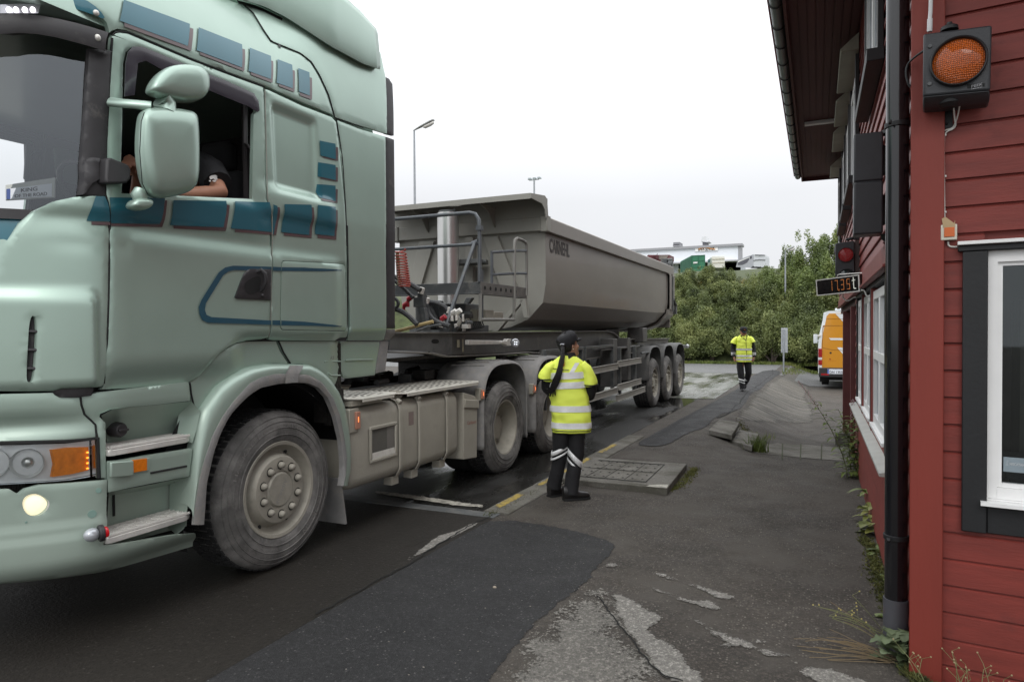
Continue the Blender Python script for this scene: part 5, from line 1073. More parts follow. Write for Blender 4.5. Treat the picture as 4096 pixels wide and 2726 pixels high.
# rails
b = MB()
for sx in (1, -1):
    x1 = TC+1.23*sx; x0 = x1-.16*sx
    b.prism([Vector((x, 8.57, z)) for x, z in ((x1,2.905),(x1,3.09),(x1-.02*sx,3.11),(x0,3.11),(x0,2.90),(x1-.04*sx,2.90))], (0,8.32,0))
b.build('top_rail', TUB, R, bevel=.008)
b = MB(); b.box((TC-1.23,8.50,2.92),(TC+1.232,8.569,3.105)); b.build('front_band', TUBL, R, bevel=.008); b = MB(); b.box((TC+1.13,8.48,2.90),(TC+1.24,8.62,3.12)); b.box((TC-1.24,8.48,2.90),(TC-1.13,8.62,3.12)); b.build('rail_corner', TUBL, R, bevel=.015)
# spill lip with end plate and round opening
b = MB(); hole = [Vector((TC+.02+.085*math.cos(a), 8.17+.085*math.sin(a))) for a in [k*math.pi/10 for k in range(20)]]
area(b, [Vector((TC-1.2,7.96)),Vector((TC+1.225,7.96)),Vector((TC+1.225,8.52)),Vector((TC-1.2,8.52))], lambda x, y, d: Vector((x, y, 3.285+.06*sstep(7.96,8.5,y)-d)), [hole], .12, .02)
lip = b.build('spill_lip', TUBL, R, smooth=30)
b = MB(); b.box((TC-1.2,7.94,3.245),(TC+1.225,7.958,3.315)); b.box((TC-1.2,8.51,3.106),(TC+1.225,8.53,3.34)); b.build('lip_front', TUBL, lip, smooth=0)
b = MB(); b.prism([Vector((TC+1.228, y, z)) for y, z in ((7.93,3.31),(8.40,3.36),(8.48,3.33),(8.52,3.10),(8.44,3.07),(8.40,3.17),(8.30,3.24),(7.93,3.25))], (.012,0,0)); b.build('lip_end_plate', TUBL, lip, smooth=0)
for x in (TC-.62, TC+.45):
    b = MB(); b.prism([Vector((x, y, z)) for y, z in ((8.50,3.28),(8.02,3.27),(8.30,3.18),(8.44,3.04),(8.50,3.0))], (.012,0,0)); b.build('lip_bracket', TUBL, lip, smooth=0)
# front reinforcements
hy = lambda pts, Y: [onY(p, Y) for p in pts]
for pts in ([(345,520),(462,515),(358,872),(262,872)], [(845,485),(960,478),(1110,872),(975,868)]):
    b = MB(); b.prism(hy(A7(pts), 8.52), (0,.06,0)); b.build('front_rib', TUBL, R, bevel=.006)
b = MB(); b.prism(hy(A7([(708,488),(766,485),(768,880),(708,880)]), 8.48), (0,.1,0)); b.build('front_post', TUBL, R, bevel=.005)
b = MB(); b.box((TC-.3,8.2,2.50),(TC+.35,8.5,2.56)); b.tube([Vector((TC+.34,8.35,2.53)), Vector((TC+.40,8.35,2.53))], .03, 10); b.build('cylinder_bracket', DUSTD, R, bevel=.004)
# rear frame
b = MB(); o = sect(16.35, 1.245, -.01, top=2.9); i_ = sect(16.35, 1.10, .02, top=2.9)
b.rings([[*sect(16.36, 1.19, top=2.9)], sect(16.36, 1.245, -.03, top=2.9), sect(16.92, 1.245, -.05, top=2.9), sect(16.92, 1.10, .05, top=2.9)], cap=False); b.build('rear_frame', TUB, R, smooth=15)
b = MB(); b.box((TC+1.10,16.36,2.9),(TC+1.243,16.55,2.05)); b.box((TC+1.10,16.75,2.9),(TC+1.243,16.93,2.05)); b.build('rear_post', TUB, R, bevel=.01)
b = MB(); b.box((TC-1.1,16.93,1.62),(TC+1.12,17.0,3.02)); b.build('tailgate', TUB, R, bevel=.01)
b = MB(); b.tube([Vector((TC+1.12,16.80,3.16)), Vector((TC+1.22,16.80,3.16))], .10, 16); b.box((TC+1.0,16.45,3.112),(TC+1.2,16.95,3.17)); b.tube([Vector((TC+1.0,16.8,3.27)), Vector((TC+1.22,16.8,3.27))], .045, 12); b.box((TC+.95,16.7,3.17),(TC+1.1,16.9,3.3)); b.build('tailgate_hinge', GUN, R, bevel=.005)
b = MB(); b.box((TC+1.248,16.60,2.0),(TC+1.27,16.68,2.85)); b.tube([Vector((TC+1.27,16.65,2.3)), Vector((TC+1.27,17.0,2.15))], .03, 8); b.box((TC+1.2,16.9,1.95),(TC+1.28,17.05,2.2)); b.build('tailgate_latch', GUN, R)
# lettering
b = MB(); write(b, 'CARNEHL', .26, lambda x, y, z: Vector((TC+TH+.004+z, 8.72+x, 2.655+y)), fit=.80, bold=.012); b.build('maker_lettering', mat('letter_dark', (.075,.068,.065), .7), tub, smooth=0)
rs_ = MB(); rn = random.Random(11)
# hoist cylinder
b = MB(); cxp = onY(A7([(574,600)])[0], 8.0); b.tube([Vector((cxp.x, 8.0, 1.95)), Vector((cxp.x, 8.0, 3.16))], .145, 32); cyl = b.build('hoist_cylinder', CHROME, R)
b = MB(); b.tube([Vector((cxp.x, 8.0, 3.162)), Vector((cxp.x, 8.0, 3.19))], .125, 24); b.tube([Vector((cxp.x+.10, 8.0, 3.16)), Vector((cxp.x+.10, 8.0, 3.22))], .012, 8); b.build('cylinder_cap', GUN, cyl)
b = MB(); b.tube([Vector((cxp.x, 8.0, 1.5)), Vector((cxp.x, 8.0, 1.95))], .19, 24); b.box((TC-.5,7.8,1.56),(TC+.5,8.2,1.66)); b.build('cylinder_foot', DUSTD, R, bevel=.008)
# platform, rails and ladder
PX = XS; pf = onY(A7([(835,860)])[0], 6.57); pz1 = 2.115; pz0 = 1.995
b = MB(); b.box((TC-1.2,6.57,pz0),(PX-.012,6.60,pz1)); b.box((TC-1.2,6.60,pz1-.03),(PX-.02,7.0,pz1-.02)); b.box((TC-1.2,6.52,pz0-.01),(PX-.012,6.57,pz0)); b.build('platform_front', GUN, R, bevel=.003)
b = MB(); b.box((PX-.012,6.56,pz0),(PX,7.80,pz1)); b.box((PX-.08,6.56,pz0-.012),(PX,7.82,pz0)); pls = b.build('platform_side', mat('platform_grey', (.125,.12,.112), .6, .2, dirt=DUST, damt=.25, dscale=8), R, bevel=.003)
for k in range(7): b = MB(); b.tube([Vector((PX+.001, 6.65+k*.135, 2.055)), Vector((PX+.003, 6.65+k*.135, 2.055))], .022, 10); b.build('rivet_hole', BLK, pls)
HR = mat('handrail_grey', (.105,.115,.125), .5, .3, .15, 10, dirt=DUST, damt=.12, dscale=12)
zt = onY(A7([(780,291)])[0], 6.57).z; zm_ = onY(A7([(780,541)])[0], 6.57).z
b = MB(); b.tube([Vector((TC-1.2,6.57,zt)), Vector((PX-.14,6.57,zt)), Vector((PX-.07,6.57,zt-.02)), Vector((PX-.03,6.57,zt-.08)), Vector((PX-.02,6.57,zt-.17)), Vector((PX-.02,6.57,pz1))], .021, 10); b.tube([Vector((TC-1.2,6.57,zm_)), Vector((PX-.10,6.57,zm_))], .019, 10)
b.box((PX-.05,6.54,zt-.20),(PX+.01,6.60,zt-.15)); b.tube([Vector((PX-.10,6.555,zm_)), Vector((PX-.03,6.555,zm_+.02))], .03, 10); b.build('handrail', HR, R)
b = MB(); b.tube([onY(A7([(786,520)])[0], 6.55), onY(A7([(548,1205)])[0], 6.2)], .022, 8); b.tube([onX(A7([(838,740)])[0],PX-.05), onX(A7([(838,1140)])[0],PX-.05)], .018, 4); b.build('rail_brace', HR, R)
lx = PX+.0
def lp(pts): return [onX(p, lx) for p in A7(pts)]
b = MB(); b.tube(lp([(826,930),(826,1132),(1088,1132),(1092,900),(1094,540)])+lp([(1098,508),(1115,496),(1150,508),(1180,528),(1188,560),(1188,900),(1186,945)]), .020, 8); ld = b.build('ladder', mat('ladder_grey', (.20,.195,.18), .6, .2, dirt=DUST, damt=.2, dscale=8), R)
b = MB(); b.box((lx-.35, lp([(1098,590)])[0].y-.0, 2.50),(lx-.31, lp([(1098,590)])[0].y+.02, 1.98)) if False else None
for yy in (593, 770):
    P1, P2, P3 = lp([(985,yy+8)])[0], lp([(1095,yy)])[0], lp([(1186,yy)])[0]; b.tube([P1+Vector((-.12,0,0)), P2, P3], .016, 6)
b.tube([lp([(990,590)])[0]+Vector((-.12,0,0)), lp([(990,868)])[0]+Vector((-.12,0,0))], .018, 6); b.build('ladder_rung', HR, ld)
# chassis
CHM = mat('chassis_grey', (.085,.083,.08), .55, .2, .15, 4, dirt=DUST, damt=.2, dscale=5)
chx = -3.74
cp_ = lambda pts: [onX(p, chx) for p in A7(pts)]
b = MB(); web = cp_([(120,1236),(604,1236),(604,1408),(458,1410),(430,1382),(110,1372)]); b.prism(web, (-.03,0,0)); b.build('gooseneck', mat('gooseneck_grey', (.13,.132,.13), .6, .2, .2, 4, dirt=(.05,.055,.06), damt=.3, dscale=5), R, smooth=0)
b = MB(); web = cp_([(606,1234),(1568,1232),(1568,1520),(1400,1440),(1240,1375),(1000,1392),(606,1410)]); y9 = 13.2
Pw = [Vector((chx-.02, web[0].y, 1.555)), Vector((chx-.02, 12.7, 1.55)), Vector((chx-.02, 13.4, 1.38)), Vector((chx-.02, 18.1, 1.33)), Vector((chx-.02, 18.1, 1.12)), Vector((chx-.02, 9.6, 1.10)), Vector((chx-.02, 9.0, 1.12)), Vector((chx-.02, web[4].y+.3, web[4].z)), Vector((chx-.02, web[5].y, web[5].z)), Vector((chx-.02, web[6].y, web[6].z))]
b.prism(Pw, (-.03,0,0)); b.build('chassis_beam', CHM, R, smooth=0)
b = MB(); b.prism([Vector((p.x-1.72, p.y, p.z)) for p in Pw], (-.03,0,0)); b.box((chx-1.7,13.4,1.1),(chx-.06,18.0,1.2)); b.build('far_chassis_beam', CHM, R, smooth=0)
b = MB()
fl = [(web_.y, web_.z) for web_ in cp_([(120,1236),(604,1236)])]+[(12.7,1.553),(13.4,1.383),(18.1,1.333)]
b.lines([[Vector((chx+.03, y, z+.008)) for y, z in fl], [Vector((chx-.14, y, z+.008)) for y, z in fl]], 30); lo = [(w_.y, w_.z) for w_ in cp_([(110,1374),(430,1384),(458,1412),(606,1412),(1000,1394),(1240,1377),(1400,1436)])]+[(9.0,1.11),(9.6,1.09),(18.1,1.11)]
b.lines([[Vector((chx+.04, y, z-.006)) for y, z in lo], [Vector((chx-.14, y, z-.006)) for y, z in lo]], 40); b.build('beam_flange', mat('flange_dust', (.19,.18,.165), .7, dirt=(.1,.1,.09), damt=.3), R, solid=.016)
b = MB(); q = smoothpoly([onX(p, chx+.001) for p in A7([(442,1285),(500,1285),(502,1320),(442,1320)])], 2); b.prism(q, (.001,0,0)); b.build('beam_opening', BLK, R)
b = MB(); b.box((chx-1.7,5.0,1.30),(chx-.03,8.6,1.33)); b.lathe((TC,7.6,1.18),(0,0,1),[(0,0),(.06,0),(.06,.12),(.6,.14)],20); b.build('kingpin_plate', OILY, R)
# lamp arm
b = MB(); b.prism([onX(p, -3.60) for p in A7([(735,1292),(1000,1296),(1000,1325),(735,1330)])], (-.05,0,0)); arm = b.build('lamp_arm', ALU, R, bevel=.006)
b = MB(); b.prism([onX(p, -3.57) for p in A7([(990,1300),(1030,1298),(1045,1282),(1070,1282),(1062,1310),(1070,1335),(1040,1340),(1020,1325),(990,1320)])], (-.06,0,0)); b.build('arm_hinge', ALU, arm, bevel=.006)
c_ = onX(A7([(1100,1316)])[0], -3.58); b = MB(); b.lathe(c_, (.75,-.65,0), [(.055,-.04),(.058,.0),(.045,.012),(.0,.016)], 20); b.build('round_lamp', mat('lamp_clear', (.45,.46,.48), .15, .5), arm)
b = MB()
for k in range(4): a = k*math.pi/2+.7; b.ball(c_+Vector((.012,-.012,0))+Vector((.65,.75,0))*.02*math.cos(a)+Vector((0,0,.02*math.sin(a))), .009, 8, 6)
b.build('led', mat('led_clear', (.9,.9,.95), .1, emit=(.9,.95,1), estr=.8), arm)
for x in (652, 688): b = MB(); b.prism([onX(p, chx+.001) for p in A7([(x-10,1290),(x+12,1290),(x+12,1350 if x < 670 else 1385),(x-10,1350 if x < 670 else 1385)] if x < 670 else [(683,1285),(693,1285),(697,1385),(684,1385)])], (.001,0,0)); b.build('beam_label', mat('beige_label', (.30,.27,.19), .7, dirt=(.15,.14,.12), damt=.3, dscale=50), R)
# landing leg, underside clutter
b = MB(); b.box((-3.98,8.15,.25),(-3.86,8.27,1.3)); b.box((-4.02,8.08,.16),(-3.80,8.34,.25)); b.box((-5.3,8.15,.4),(-5.18,8.27,1.3)); b.build('landing_leg', DUSTD, R, bevel=.005)
b = MB(); b.box((-4.9,10.2,.75),(-3.75,10.3,1.15)); b.tube([Vector((-4.4,10.4,.9)), Vector((-4.4,12.2,.9))], .2, 16); b.box((-3.7,11.9,.55),(-3.45,12.15,1.42)); b.box((-3.7,12.9,.6),(-3.45,13.1,1.42)); b.box((-3.62,11.2,1.22),(-3.46,13.9,1.26)); b.build('side_support', CHM, R, bevel=.01)
# spare rack frame and side guards
b = MB()
for y0_, y1_ in ((8.6, 10.2),(10.3,11.9)): 
    for (a, c__) in (((-3.50,y0_,1.28),(-3.44,y1_,1.32)),((-3.50,y0_,.50),(-3.44,y0_+.05,1.28)),((-3.50,y1_-.05,.50),(-3.44,y1_,1.28))): b.box(a, c__)
b.build('rack_frame', GUN, R, bevel=.003)
GR = mat('guard_alu', (.30,.285,.255), .55, .3, .1, 6, dirt=(.18,.17,.15), damt=.25)
for (y0_, y1_, z_) in ((8.9,11.9,.93),(11.95,13.62,.965),(8.9,11.9,.50),(11.95,13.62,.545),(11.85,13.95,.355)):
    b = MB(); b.box((PX-.035,y0_,z_-.055),(PX,y1_,z_+.055)); b.box((PX-.001,y0_,z_+.045),(PX+.012,y1_,z_+.055)); b.box((PX-.001,y0_,z_-.055),(PX+.012,y1_,z_-.045)); b.build('side_guard', GR, R, bevel=.004)
b = MB()
for y in (12.2, 13.3): b.box((PX-.10,y,.40),(PX-.037,y+.06,1.25))
b.build('guard_post', GUN, R)
b = MB(); b.tube([Vector((PX-.03,13.7,1.10)), Vector((PX-.03,14.5,1.10))], .025, 8); b.build('hose_reel_bar', GUN, R)
# axles, wheels, mudguards
MG = mat('mudguard_dark', (.085,.085,.083), .6, 0, .12, 6, dirt=(.2,.19,.17), damt=.25, dscale=6)
for k, y in enumerate((14.83,16.25,17.65)):
    zc = .42; wheel('wheel', R, (PX-.02, y, zc), .53, .36, 'single')
    b = MB(); b.lathe((-5.80, y, zc), (1,0,0), [(.3,-.02),(.5,.0),(.53,-.03),(.53,.34),(.5,.36),(.3,.36)], 36); b.tube([Vector((-5.6,y,zc)), Vector((-3.6,y,zc))], .09, 12); b.build('axle', TREADM, R)
    o = guard(y, .62, .615, 0, 0, .50 if k == 0 else .45, .48 if k < 2 else .28, parent=R, m=MG, x1=PX+.01, w=.42, ribs=False)
b = MB(); b.box((TC-1.1,18.2,.55),(TC+1.15,18.3,.65)); b.box((TC-1.0,18.15,.5),(TC-.9,18.25,1.15)); b.box((TC+.9,18.15,.5),(TC+1.0,18.25,1.15)); b.build('underrun_bar', GUN, R)
q0 = onX(B1([(992,1075)])[0], PX-.1); b = MB(); b.box((q0.x-.3,q0.y-.1,q0.z-.04),(q0.x,q0.y+.55,q0.z+.04)); o = b.build('rear_lamp_arm', GUN, R); b = MB(); b.ball(q0+Vector((.0,.62,0)), .055, 12, 8); b.build('rear_marker_lens', MATS['lamp_clear'], o)
b = MB(); b.box((TC-.5,13.6,1.2),(TC+.5,14.6,1.6)); b.box((-3.9,14.5,1.3),(-3.55,14.9,1.62)); b.build('tip_hinge', CHM, R, bevel=.02)
# cables and valves between cab and trailer
RUB = mat('hose_rubber', (.03,.031,.033), .5, 0, .2, 20, bump=.4, bscale=120, dirt=(.15,.145,.13), damt=.2, dscale=20)
def hose(pts, Y, r, m, name='air_hose', nseg=30):
    P = [onY(p, y) for p, y in zip(A7(pts), Y if isinstance(Y, (list, tuple)) else [Y]*len(pts))]
    for _ in range(3):
        q = [P[0]]
        for a, c__ in zip(P, P[1:]): q += [a.lerp(c__, .25), a.lerp(c__, .75)]
        P = q+[P[-1]]
    b = MB(); b.tube(P, r, 8); return b.build(name, m, R)
hose([(120,790),(200,815),(290,860),(355,903)], 5.9, .028, RUB); hose([(350,905),(385,930),(400,990),(408,1060),(440,1120),(500,1160),(590,1185)], 6.1, .026, RUB)
hose([(400,990),(480,1000),(540,1025),(575,1060),(595,1085)], 6.3, .026, RUB); hose([(140,820),(220,880),(300,960)], 5.7, .02, RUB); hose([(120,1040),(200,1060),(260,1100),(330,1170)], 5.5, .025, RUB)
hose([(430,1030),(460,1080),(480,1130),(520,1180)], 6.6, .022, RUB); hose([(120,940),(190,990),(170,1050),(110,1020)], 5.4, .016, RUB)
hose([(130,1232),(300,1190),(380,1165),(455,1148)], 5.6, .017, mat('yellow_pole', (.36,.27,.12), .6), 'yellow_rod'); hose([(310,1230),(420,1185),(520,1172)], 5.9, .012, GUN, 'control_rod')
for (x, y, Y) in ((358,905,6.0),(398,985,6.1),(520,1168,6.2),(580,1060,6.3)): b = MB(); c_ = onY(A7([(x,y)])[0], Y); b.tube([c_-Vector((.0,.0,.03)), c_+Vector((.02,0,.03))], .03, 10); b.build('hose_coupling', ALU, R)
# red spiral air line
def spiral(x0, y0, x1, y1, Y, r, turns, m):
    a, c_ = onY(A7([(x0,y0)])[0], Y), onY(A7([(x1,y1)])[0], Y); b = MB(); P = []
    for k in range(turns*14+1):
        t = k/(turns*14); tt = t**.8; p = a.lerp(c_, tt); an = k*2*math.pi/14; P.append(p+Vector((r*math.cos(an), r*math.sin(an), 0)))
    b.tube(P, .007, 6); return b.build('spiral_air_line', m, R)
spiral(195,580,235,875,5.6,.055,14, mat('red_air_line', (.42,.06,.035), .4)); 
b = MB(); b.tube([onY(p, 5.65) for p in A7([(175,600),(180,720),(190,860)])], .02, 8); b.build('air_line_post', mat('beige_rod', (.3,.27,.15), .6), R)
# stand with valve block
b = MB()
for pts in ([(300,958),(378,955),(380,1032),(300,1035)],[(335,905),(375,905),(378,958),(330,958)],[(352,1035),(385,1035),(415,1222),(378,1222)]): b.prism(hy(A7(pts), 6.0), (0,.06,0))
b.build('coupling_stand', GUN, R, bevel=.004)
rn = random.Random(5)
for i in range(26):
    x, y = rn.uniform(500,735), rn.uniform(1085,1218); c_ = onY(A7([(x,y)])[0], 6.6+rn.uniform(-.25,.25)); b = MB()
    if i % 3 == 0: b.tube([c_, c_+Vector((rn.uniform(-.06,.06),0,rn.uniform(.04,.10)))], rn.uniform(.012,.025), 8)
    elif i % 3 == 1: b.box(c_-Vector((.04,.03,.02)), c_+Vector((.04,.03,.025)))
    else: b.lathe(c_, (rn.uniform(-1,1),-1,.2), [(0,.03),(.022,.03),(.03,.0),(.03,-.04)], 10)
    b.build('hydraulic_valve', (ALU, DUSTD, OILY, GUN)[i % 4] if y > 1110 or i % 4 else ALU, R, bevel=.003)
for (x, y, m_) in ((605,1085,ALU),(640,1080,ALU),(258,975,mat('red_coupling', (.35,.02,.03), .4)),(225,1025,MATS['red_coupling']),(520,1130,MATS['red_coupling'])):
    b = MB(); c_ = onY(A7([(x,y)])[0], 6.2); b.tube([c_, c_+Vector((.05,0,.03))], .028, 10); b.tube([c_, c_+Vector((0,0,-.08))], .018, 8); b.build('air_coupling', m_, R, bevel=.004)
for (pts, Y, m_) in (([(745,1052),(800,1052),(803,1145),(748,1142)], 6.9, mat('control_box_beige', (.30,.29,.24), .6)), ([(868,1072),(935,1070),(935,1125),(868,1128)], 7.4, DUSTM)):
    P = hy(A7(pts), Y); b = MB(); b.prism([p for p in P], (0,.25,0)); b.v = b.v; o = b.build('control_box', m_, R, bevel=.006)
P = hy(A7([(803,1055),(870,1055),(872,1142),(803,1145)]), 6.9); b = MB(); b.prism(P, (0,.2,0)); b.build('control_box_side', DUSTM, R, bevel=.005)
for k in range(6): hose([(770+k*14,1142),(768+k*16,1170),(790+k*14,1195),(700+k*6,1215)], 6.95, .007, RUB, 'cable')
for pp, yy, m_ in (([(735,1030),(760,1030),(760,1225),(735,1225)], 7.3, GUN),([(715,960),(760,960),(690,1060),(665,1060)], 7.5, GUN),([(1125,975),(1165,975),(960,1225),(915,1225)], 8.35, TUBL),([(1130,960),(1175,960),(1200,1118),(1165,1118)], 8.35, TUBL)): b = MB(); b.prism(hy(A7(pp), yy), (0,.08,0)); b.build('front_strut', m_, R, bevel=.004)
b = MB(); b.box((-4.1,6.9,1.56),(-3.75,7.3,1.9)); b.tube([Vector((-4.35,7.1,1.6)), Vector((-4.35,7.1,1.95))], .17, 20); b.build('oil_tank', GUN, R, bevel=.01)
# ================================================================== PEOPLE
from mathutils import noise as mno
SKIN = mat('skin', (.42,.225,.15), .5, 0, .08, 20)
HIVIS = mat('hivis_yellow', (.84,.97,.12), .65, 0, .03, 8)
REFL = mat('reflective_tape', (.80,.81,.81), .5, .1, .05, 40, bump=.15, bscale=200)
CLOTH = mat('black_cloth', (.012,.012,.014), .85, 0, .25, 14, bump=.2, bscale=150)
BOOT = mat('black_leather', (.012,.011,.011), .38, 0, .2, 20)
HAIR = mat('black_hair', (.010,.009,.010), .4, 0, .4, 30, ani=(60,60,2), bump=.6, bscale=4)
def wr(p, amp, sc=9): return amp*(mno.noise(p*sc)+.5*mno.noise(p*sc*2.3+Vector((7,3,1))))
def elltube(mb, path, rad, n=20, amp=0, sc=9, cap=True, fwd=(0,1,0)):
    """tube of elliptical rings; rad: (side, front-back) per point; wrinkled by amp"""
    path = [Vector(p) for p in path]
    if len(path) < 12:   # densify
        m = 14 if len(path) < 6 else 22; L = [0]
        for a, c in zip(path, path[1:]): L.append(L[-1]+(c-a).length)
        q, r = [], []
        for i in range(m):
            t = L[-1]*i/(m-1); j = 0
            while j < len(L)-2 and L[j+1] < t: j += 1
            k = (t-L[j])/(L[j+1]-L[j]); k2 = k
            q.append(path[j].lerp(path[j+1], k)); r.append(tuple(rad[j][d]*(1-k2)+rad[j+1][d]*k2 for d in (0,1)))
        path, rad = q, r
    R = []
    for i, p in enumerate(path):
        d = (path[min(i+1, len(path)-1)]-path[max(i-1, 0)]).normalized(); f = Vector(fwd); f = (f-d*f.dot(d)); f = f.normalized() if f.length > .05 else d.orthogonal().normalized(); s = d.cross(f)
        ring = []
        for k in range(n):
            a = 2*math.pi*k/n; v = s*math.cos(a)*rad[i][0]+f*math.sin(a)*rad[i][1]; v = v*(1+wr(p+v, amp, sc)/max(.02, v.length)); ring.append(p+v)
        R.append(ring)
    mb.rings(R, cap=cap); return R
def hand(mb, w, d, palm_n, s=1, curl=.5, k=1.0):
    """w: wrist point, d: direction of the fingers, palm_n: palm normal, s: side of the thumb (+1/-1)"""
    d = Vector(d).normalized(); pn = Vector(palm_n); pn = (pn-d*pn.dot(d)).normalized(); sd = d.cross(pn)*s
    w = Vector(w); mb.rings([[w+d*t*k+sd*math.cos(a)*wd*k+pn*math.sin(a)*th*k for a in [2*math.pi*q/12 for q in range(12)]] for t, wd, th in ((0,.027,.020),(.02,.032,.018),(.05,.040,.016),(.085,.042,.014),(.095,.036,.010))])
    for i, (o, L) in enumerate(((.030,.070),(.010,.078),(-.011,.072),(-.031,.056))):
        p = w+d*.085*k+sd*o*k; P = [p-d*.02*k]; dd = d.copy(); L *= k
        for seg, f in ((.45,curl*.9),(.32,curl*1.3),(.23,curl*.9)):
            dd = (dd*math.cos(f)+pn*math.sin(f)).normalized(); nv = dd
            P.append(P[-1]+nv*L*seg+ (d*.02*k if len(P) == 1 else Vector((0,0,0)))); pn2 = pn
        mb.tube(P, [.0088*k,.0085*k,.0078*k,.006*k], 8)
    t0 = w+d*.02*k+sd*.024*k; mb.tube([t0, t0+(d*.5+sd*.7+pn*.3).normalized()*.035*k, t0+(d*.75+sd*.55+pn*.5).normalized()*.065*k, t0+(d*.9+sd*.3+pn*.6).normalized()*.088*k], [.013*k,.011*k,.010*k,.007*k], 8)
def head(mb, c, f, k=1.0, tilt=0):
    """head centre c (between the ears), facing f"""
    f = Vector(f).normalized(); u0 = Vector((0,0,1)); s = f.cross(u0).normalized(); u = (u0*math.cos(tilt)+f*math.sin(tilt)); f2 = (f*math.cos(tilt)-u0*math.sin(tilt))
    P = lambda x, y, z: c+s*x*k+f2*y*k+u*z*k
    rows = [(-.125,.022,.03,.045),(-.118,.036,.045,.035),(-.10,.050,.066,.018),(-.075,.060,.082,.005),(-.045,.068,.092,0),(-.01,.074,.097,-.003),(.03,.076,.098,-.005),(.07,.072,.092,-.008),(.10,.058,.075,-.01),(.118,.036,.048,-.01),(.125,.012,.016,-.01)]
    mb.rings([[P(math.cos(a)*rx, math.sin(a)*ry+dy, z) for a in [2*math.pi*q/20 for q in range(20)]] for z, rx, ry, dy in rows])
    mb.ball(P(0,.094,-.018), (.013*k,.017*k,.014*k)); mb.tube([P(0,.086,.02), P(0,.100,-.012)], [.008*k,.011*k], 8)
    mb.tube([P(-.022,.086,-.060), P(0,.092,-.058), P(.022,.086,-.060)], .006*k, 8); mb.tube([P(-.020,.082,-.071), P(0,.089,-.072), P(.020,.082,-.071)], .007*k, 8); mb.ball(P(0,.078,-.105), (.02*k,.016*k,.016*k))
    mb.tube([P(-.045,.078,.030), P(-.015,.092,.030), P(.015,.092,.030), P(.045,.078,.030)], .0075*k, 8)
    for sx in (-1, 1):
        mb.ball(P(.075*sx,-.008,-.005), (.009*k,.018*k,.030*k), 10, 8); mb.ball(P(.045*sx,.066,-.03), (.022*k,.02*k,.02*k))
    return P
def body_mesh(name, mb, m, parent, vox=.009):
    o = mb.build(name, m, parent, smooth=60, recalc=False); r = o.modifiers.new('merge', 'REMESH'); r.mode = 'VOXEL'; r.voxel_size = vox; r.use_smooth_shade = True
    s = o.modifiers.new('smooth', 'SMOOTH'); s.factor = .5; s.iterations = 3; return o
def person(loc, rot, label):
    t = bpy.data.objects.new('person', None); COL.objects.link(t); t.location = loc; t.rotation_euler = (0,0,rot); t.empty_display_size = .3
    ORG[t] = Vector((0,0,0)); tag(t, label, 'person', 'people in the yard'); return t
# ---------------- officer standing with her back to the camera; local axes: x right, y forward (away), z up
wc = G(DD([(1312,1146)])[0]); ang = math.atan2(-wc.x, wc.y)     # turned so that local y is the line of sight
W_ = person((wc.x, wc.y, wc.z), ang, 'woman in yellow reflective vest and black cap with a long black ponytail, seen from behind')
wx = lambda x: (x-385)*.00117
wz = lambda y: (1470-y)*.001165
# body under the clothes
b = MB(); hf = Vector((.80,.60,0))
hc = Vector((wx(378), .02, wz(192)))
head(b, hc, hf, .98, -.32)
b.tube([Vector((wx(372),-.01,wz(300))), hc+Vector((-.005,-.005,-.08))], [.056,.050], 16)
b.rings([[Vector((cx+math.cos(a)*rx, .0+math.sin(a)*ry, z)) for a in [2*math.pi*q/20 for q in range(20)]] for z, cx, rx, ry in ((.78,0,.15,.11),(.90,0,.16,.12),(1.05,0,.135,.10),(1.2,0,.145,.095),(1.30,-.01,.14,.075),(1.35,-.01,.09,.06),(1.40,-.01,.06,.055))])
for sx, hip, knee, ank in ((-1,(-.085,0,.85),(wx(290),.03,wz(1110)),(wx(245),.08,wz(1390))),(1,(.085,0,.85),(wx(425),0,wz(1160)),(wx(392),-.05,wz(1420)))):
    b.tube([hip, knee, ank, (ank[0]+.03, ank[1]+.02, ank[2]-.04)], [.085,.058,.04,.035], 14)
ar = {}
for sx, sh_, el, wrp in ((-1,(-.145,0,1.28),(-.225,.04,1.07),(-.10,.26,1.08)),(1,(.125,0,1.28),(.20,.03,1.05),(.14,.27,1.08))):
    b.tube([sh_, el, wrp], [.042,.036,.028], 12); hand(b, wrp, (-.35*sx,.85,.1), (0,.1,-1), -sx, .7)
body_mesh('body', b, SKIN, W_)
# trousers
b = MB()
elltube(b, [(wx(385),.0,.84),(wx(385),0,.76),(wx(385),0,.69)], [(.155,.115),(.165,.125),(.16,.125)], 24, .006)
for hip, knee, mid, ank in (((wx(318),.005,.77),(wx(298),.03,wz(1110)),(wx(272),.06,wz(1290)),(wx(248),.08,wz(1385))),((wx(448),0,.77),(wx(428),.0,wz(1150)),(wx(400),-.03,wz(1330)),(wx(392),-.045,wz(1425)))):
    elltube(b, [hip, (hip[0]*.6+knee[0]*.4, hip[1], hip[2]*.5+knee[2]*.5), knee, mid, ank], [(.088,.105),(.084,.10),(.073,.085),(.068,.08),(.073,.085)], 22, .009, 10)
tr = b.build('trousers', CLOTH, W_, smooth=60)
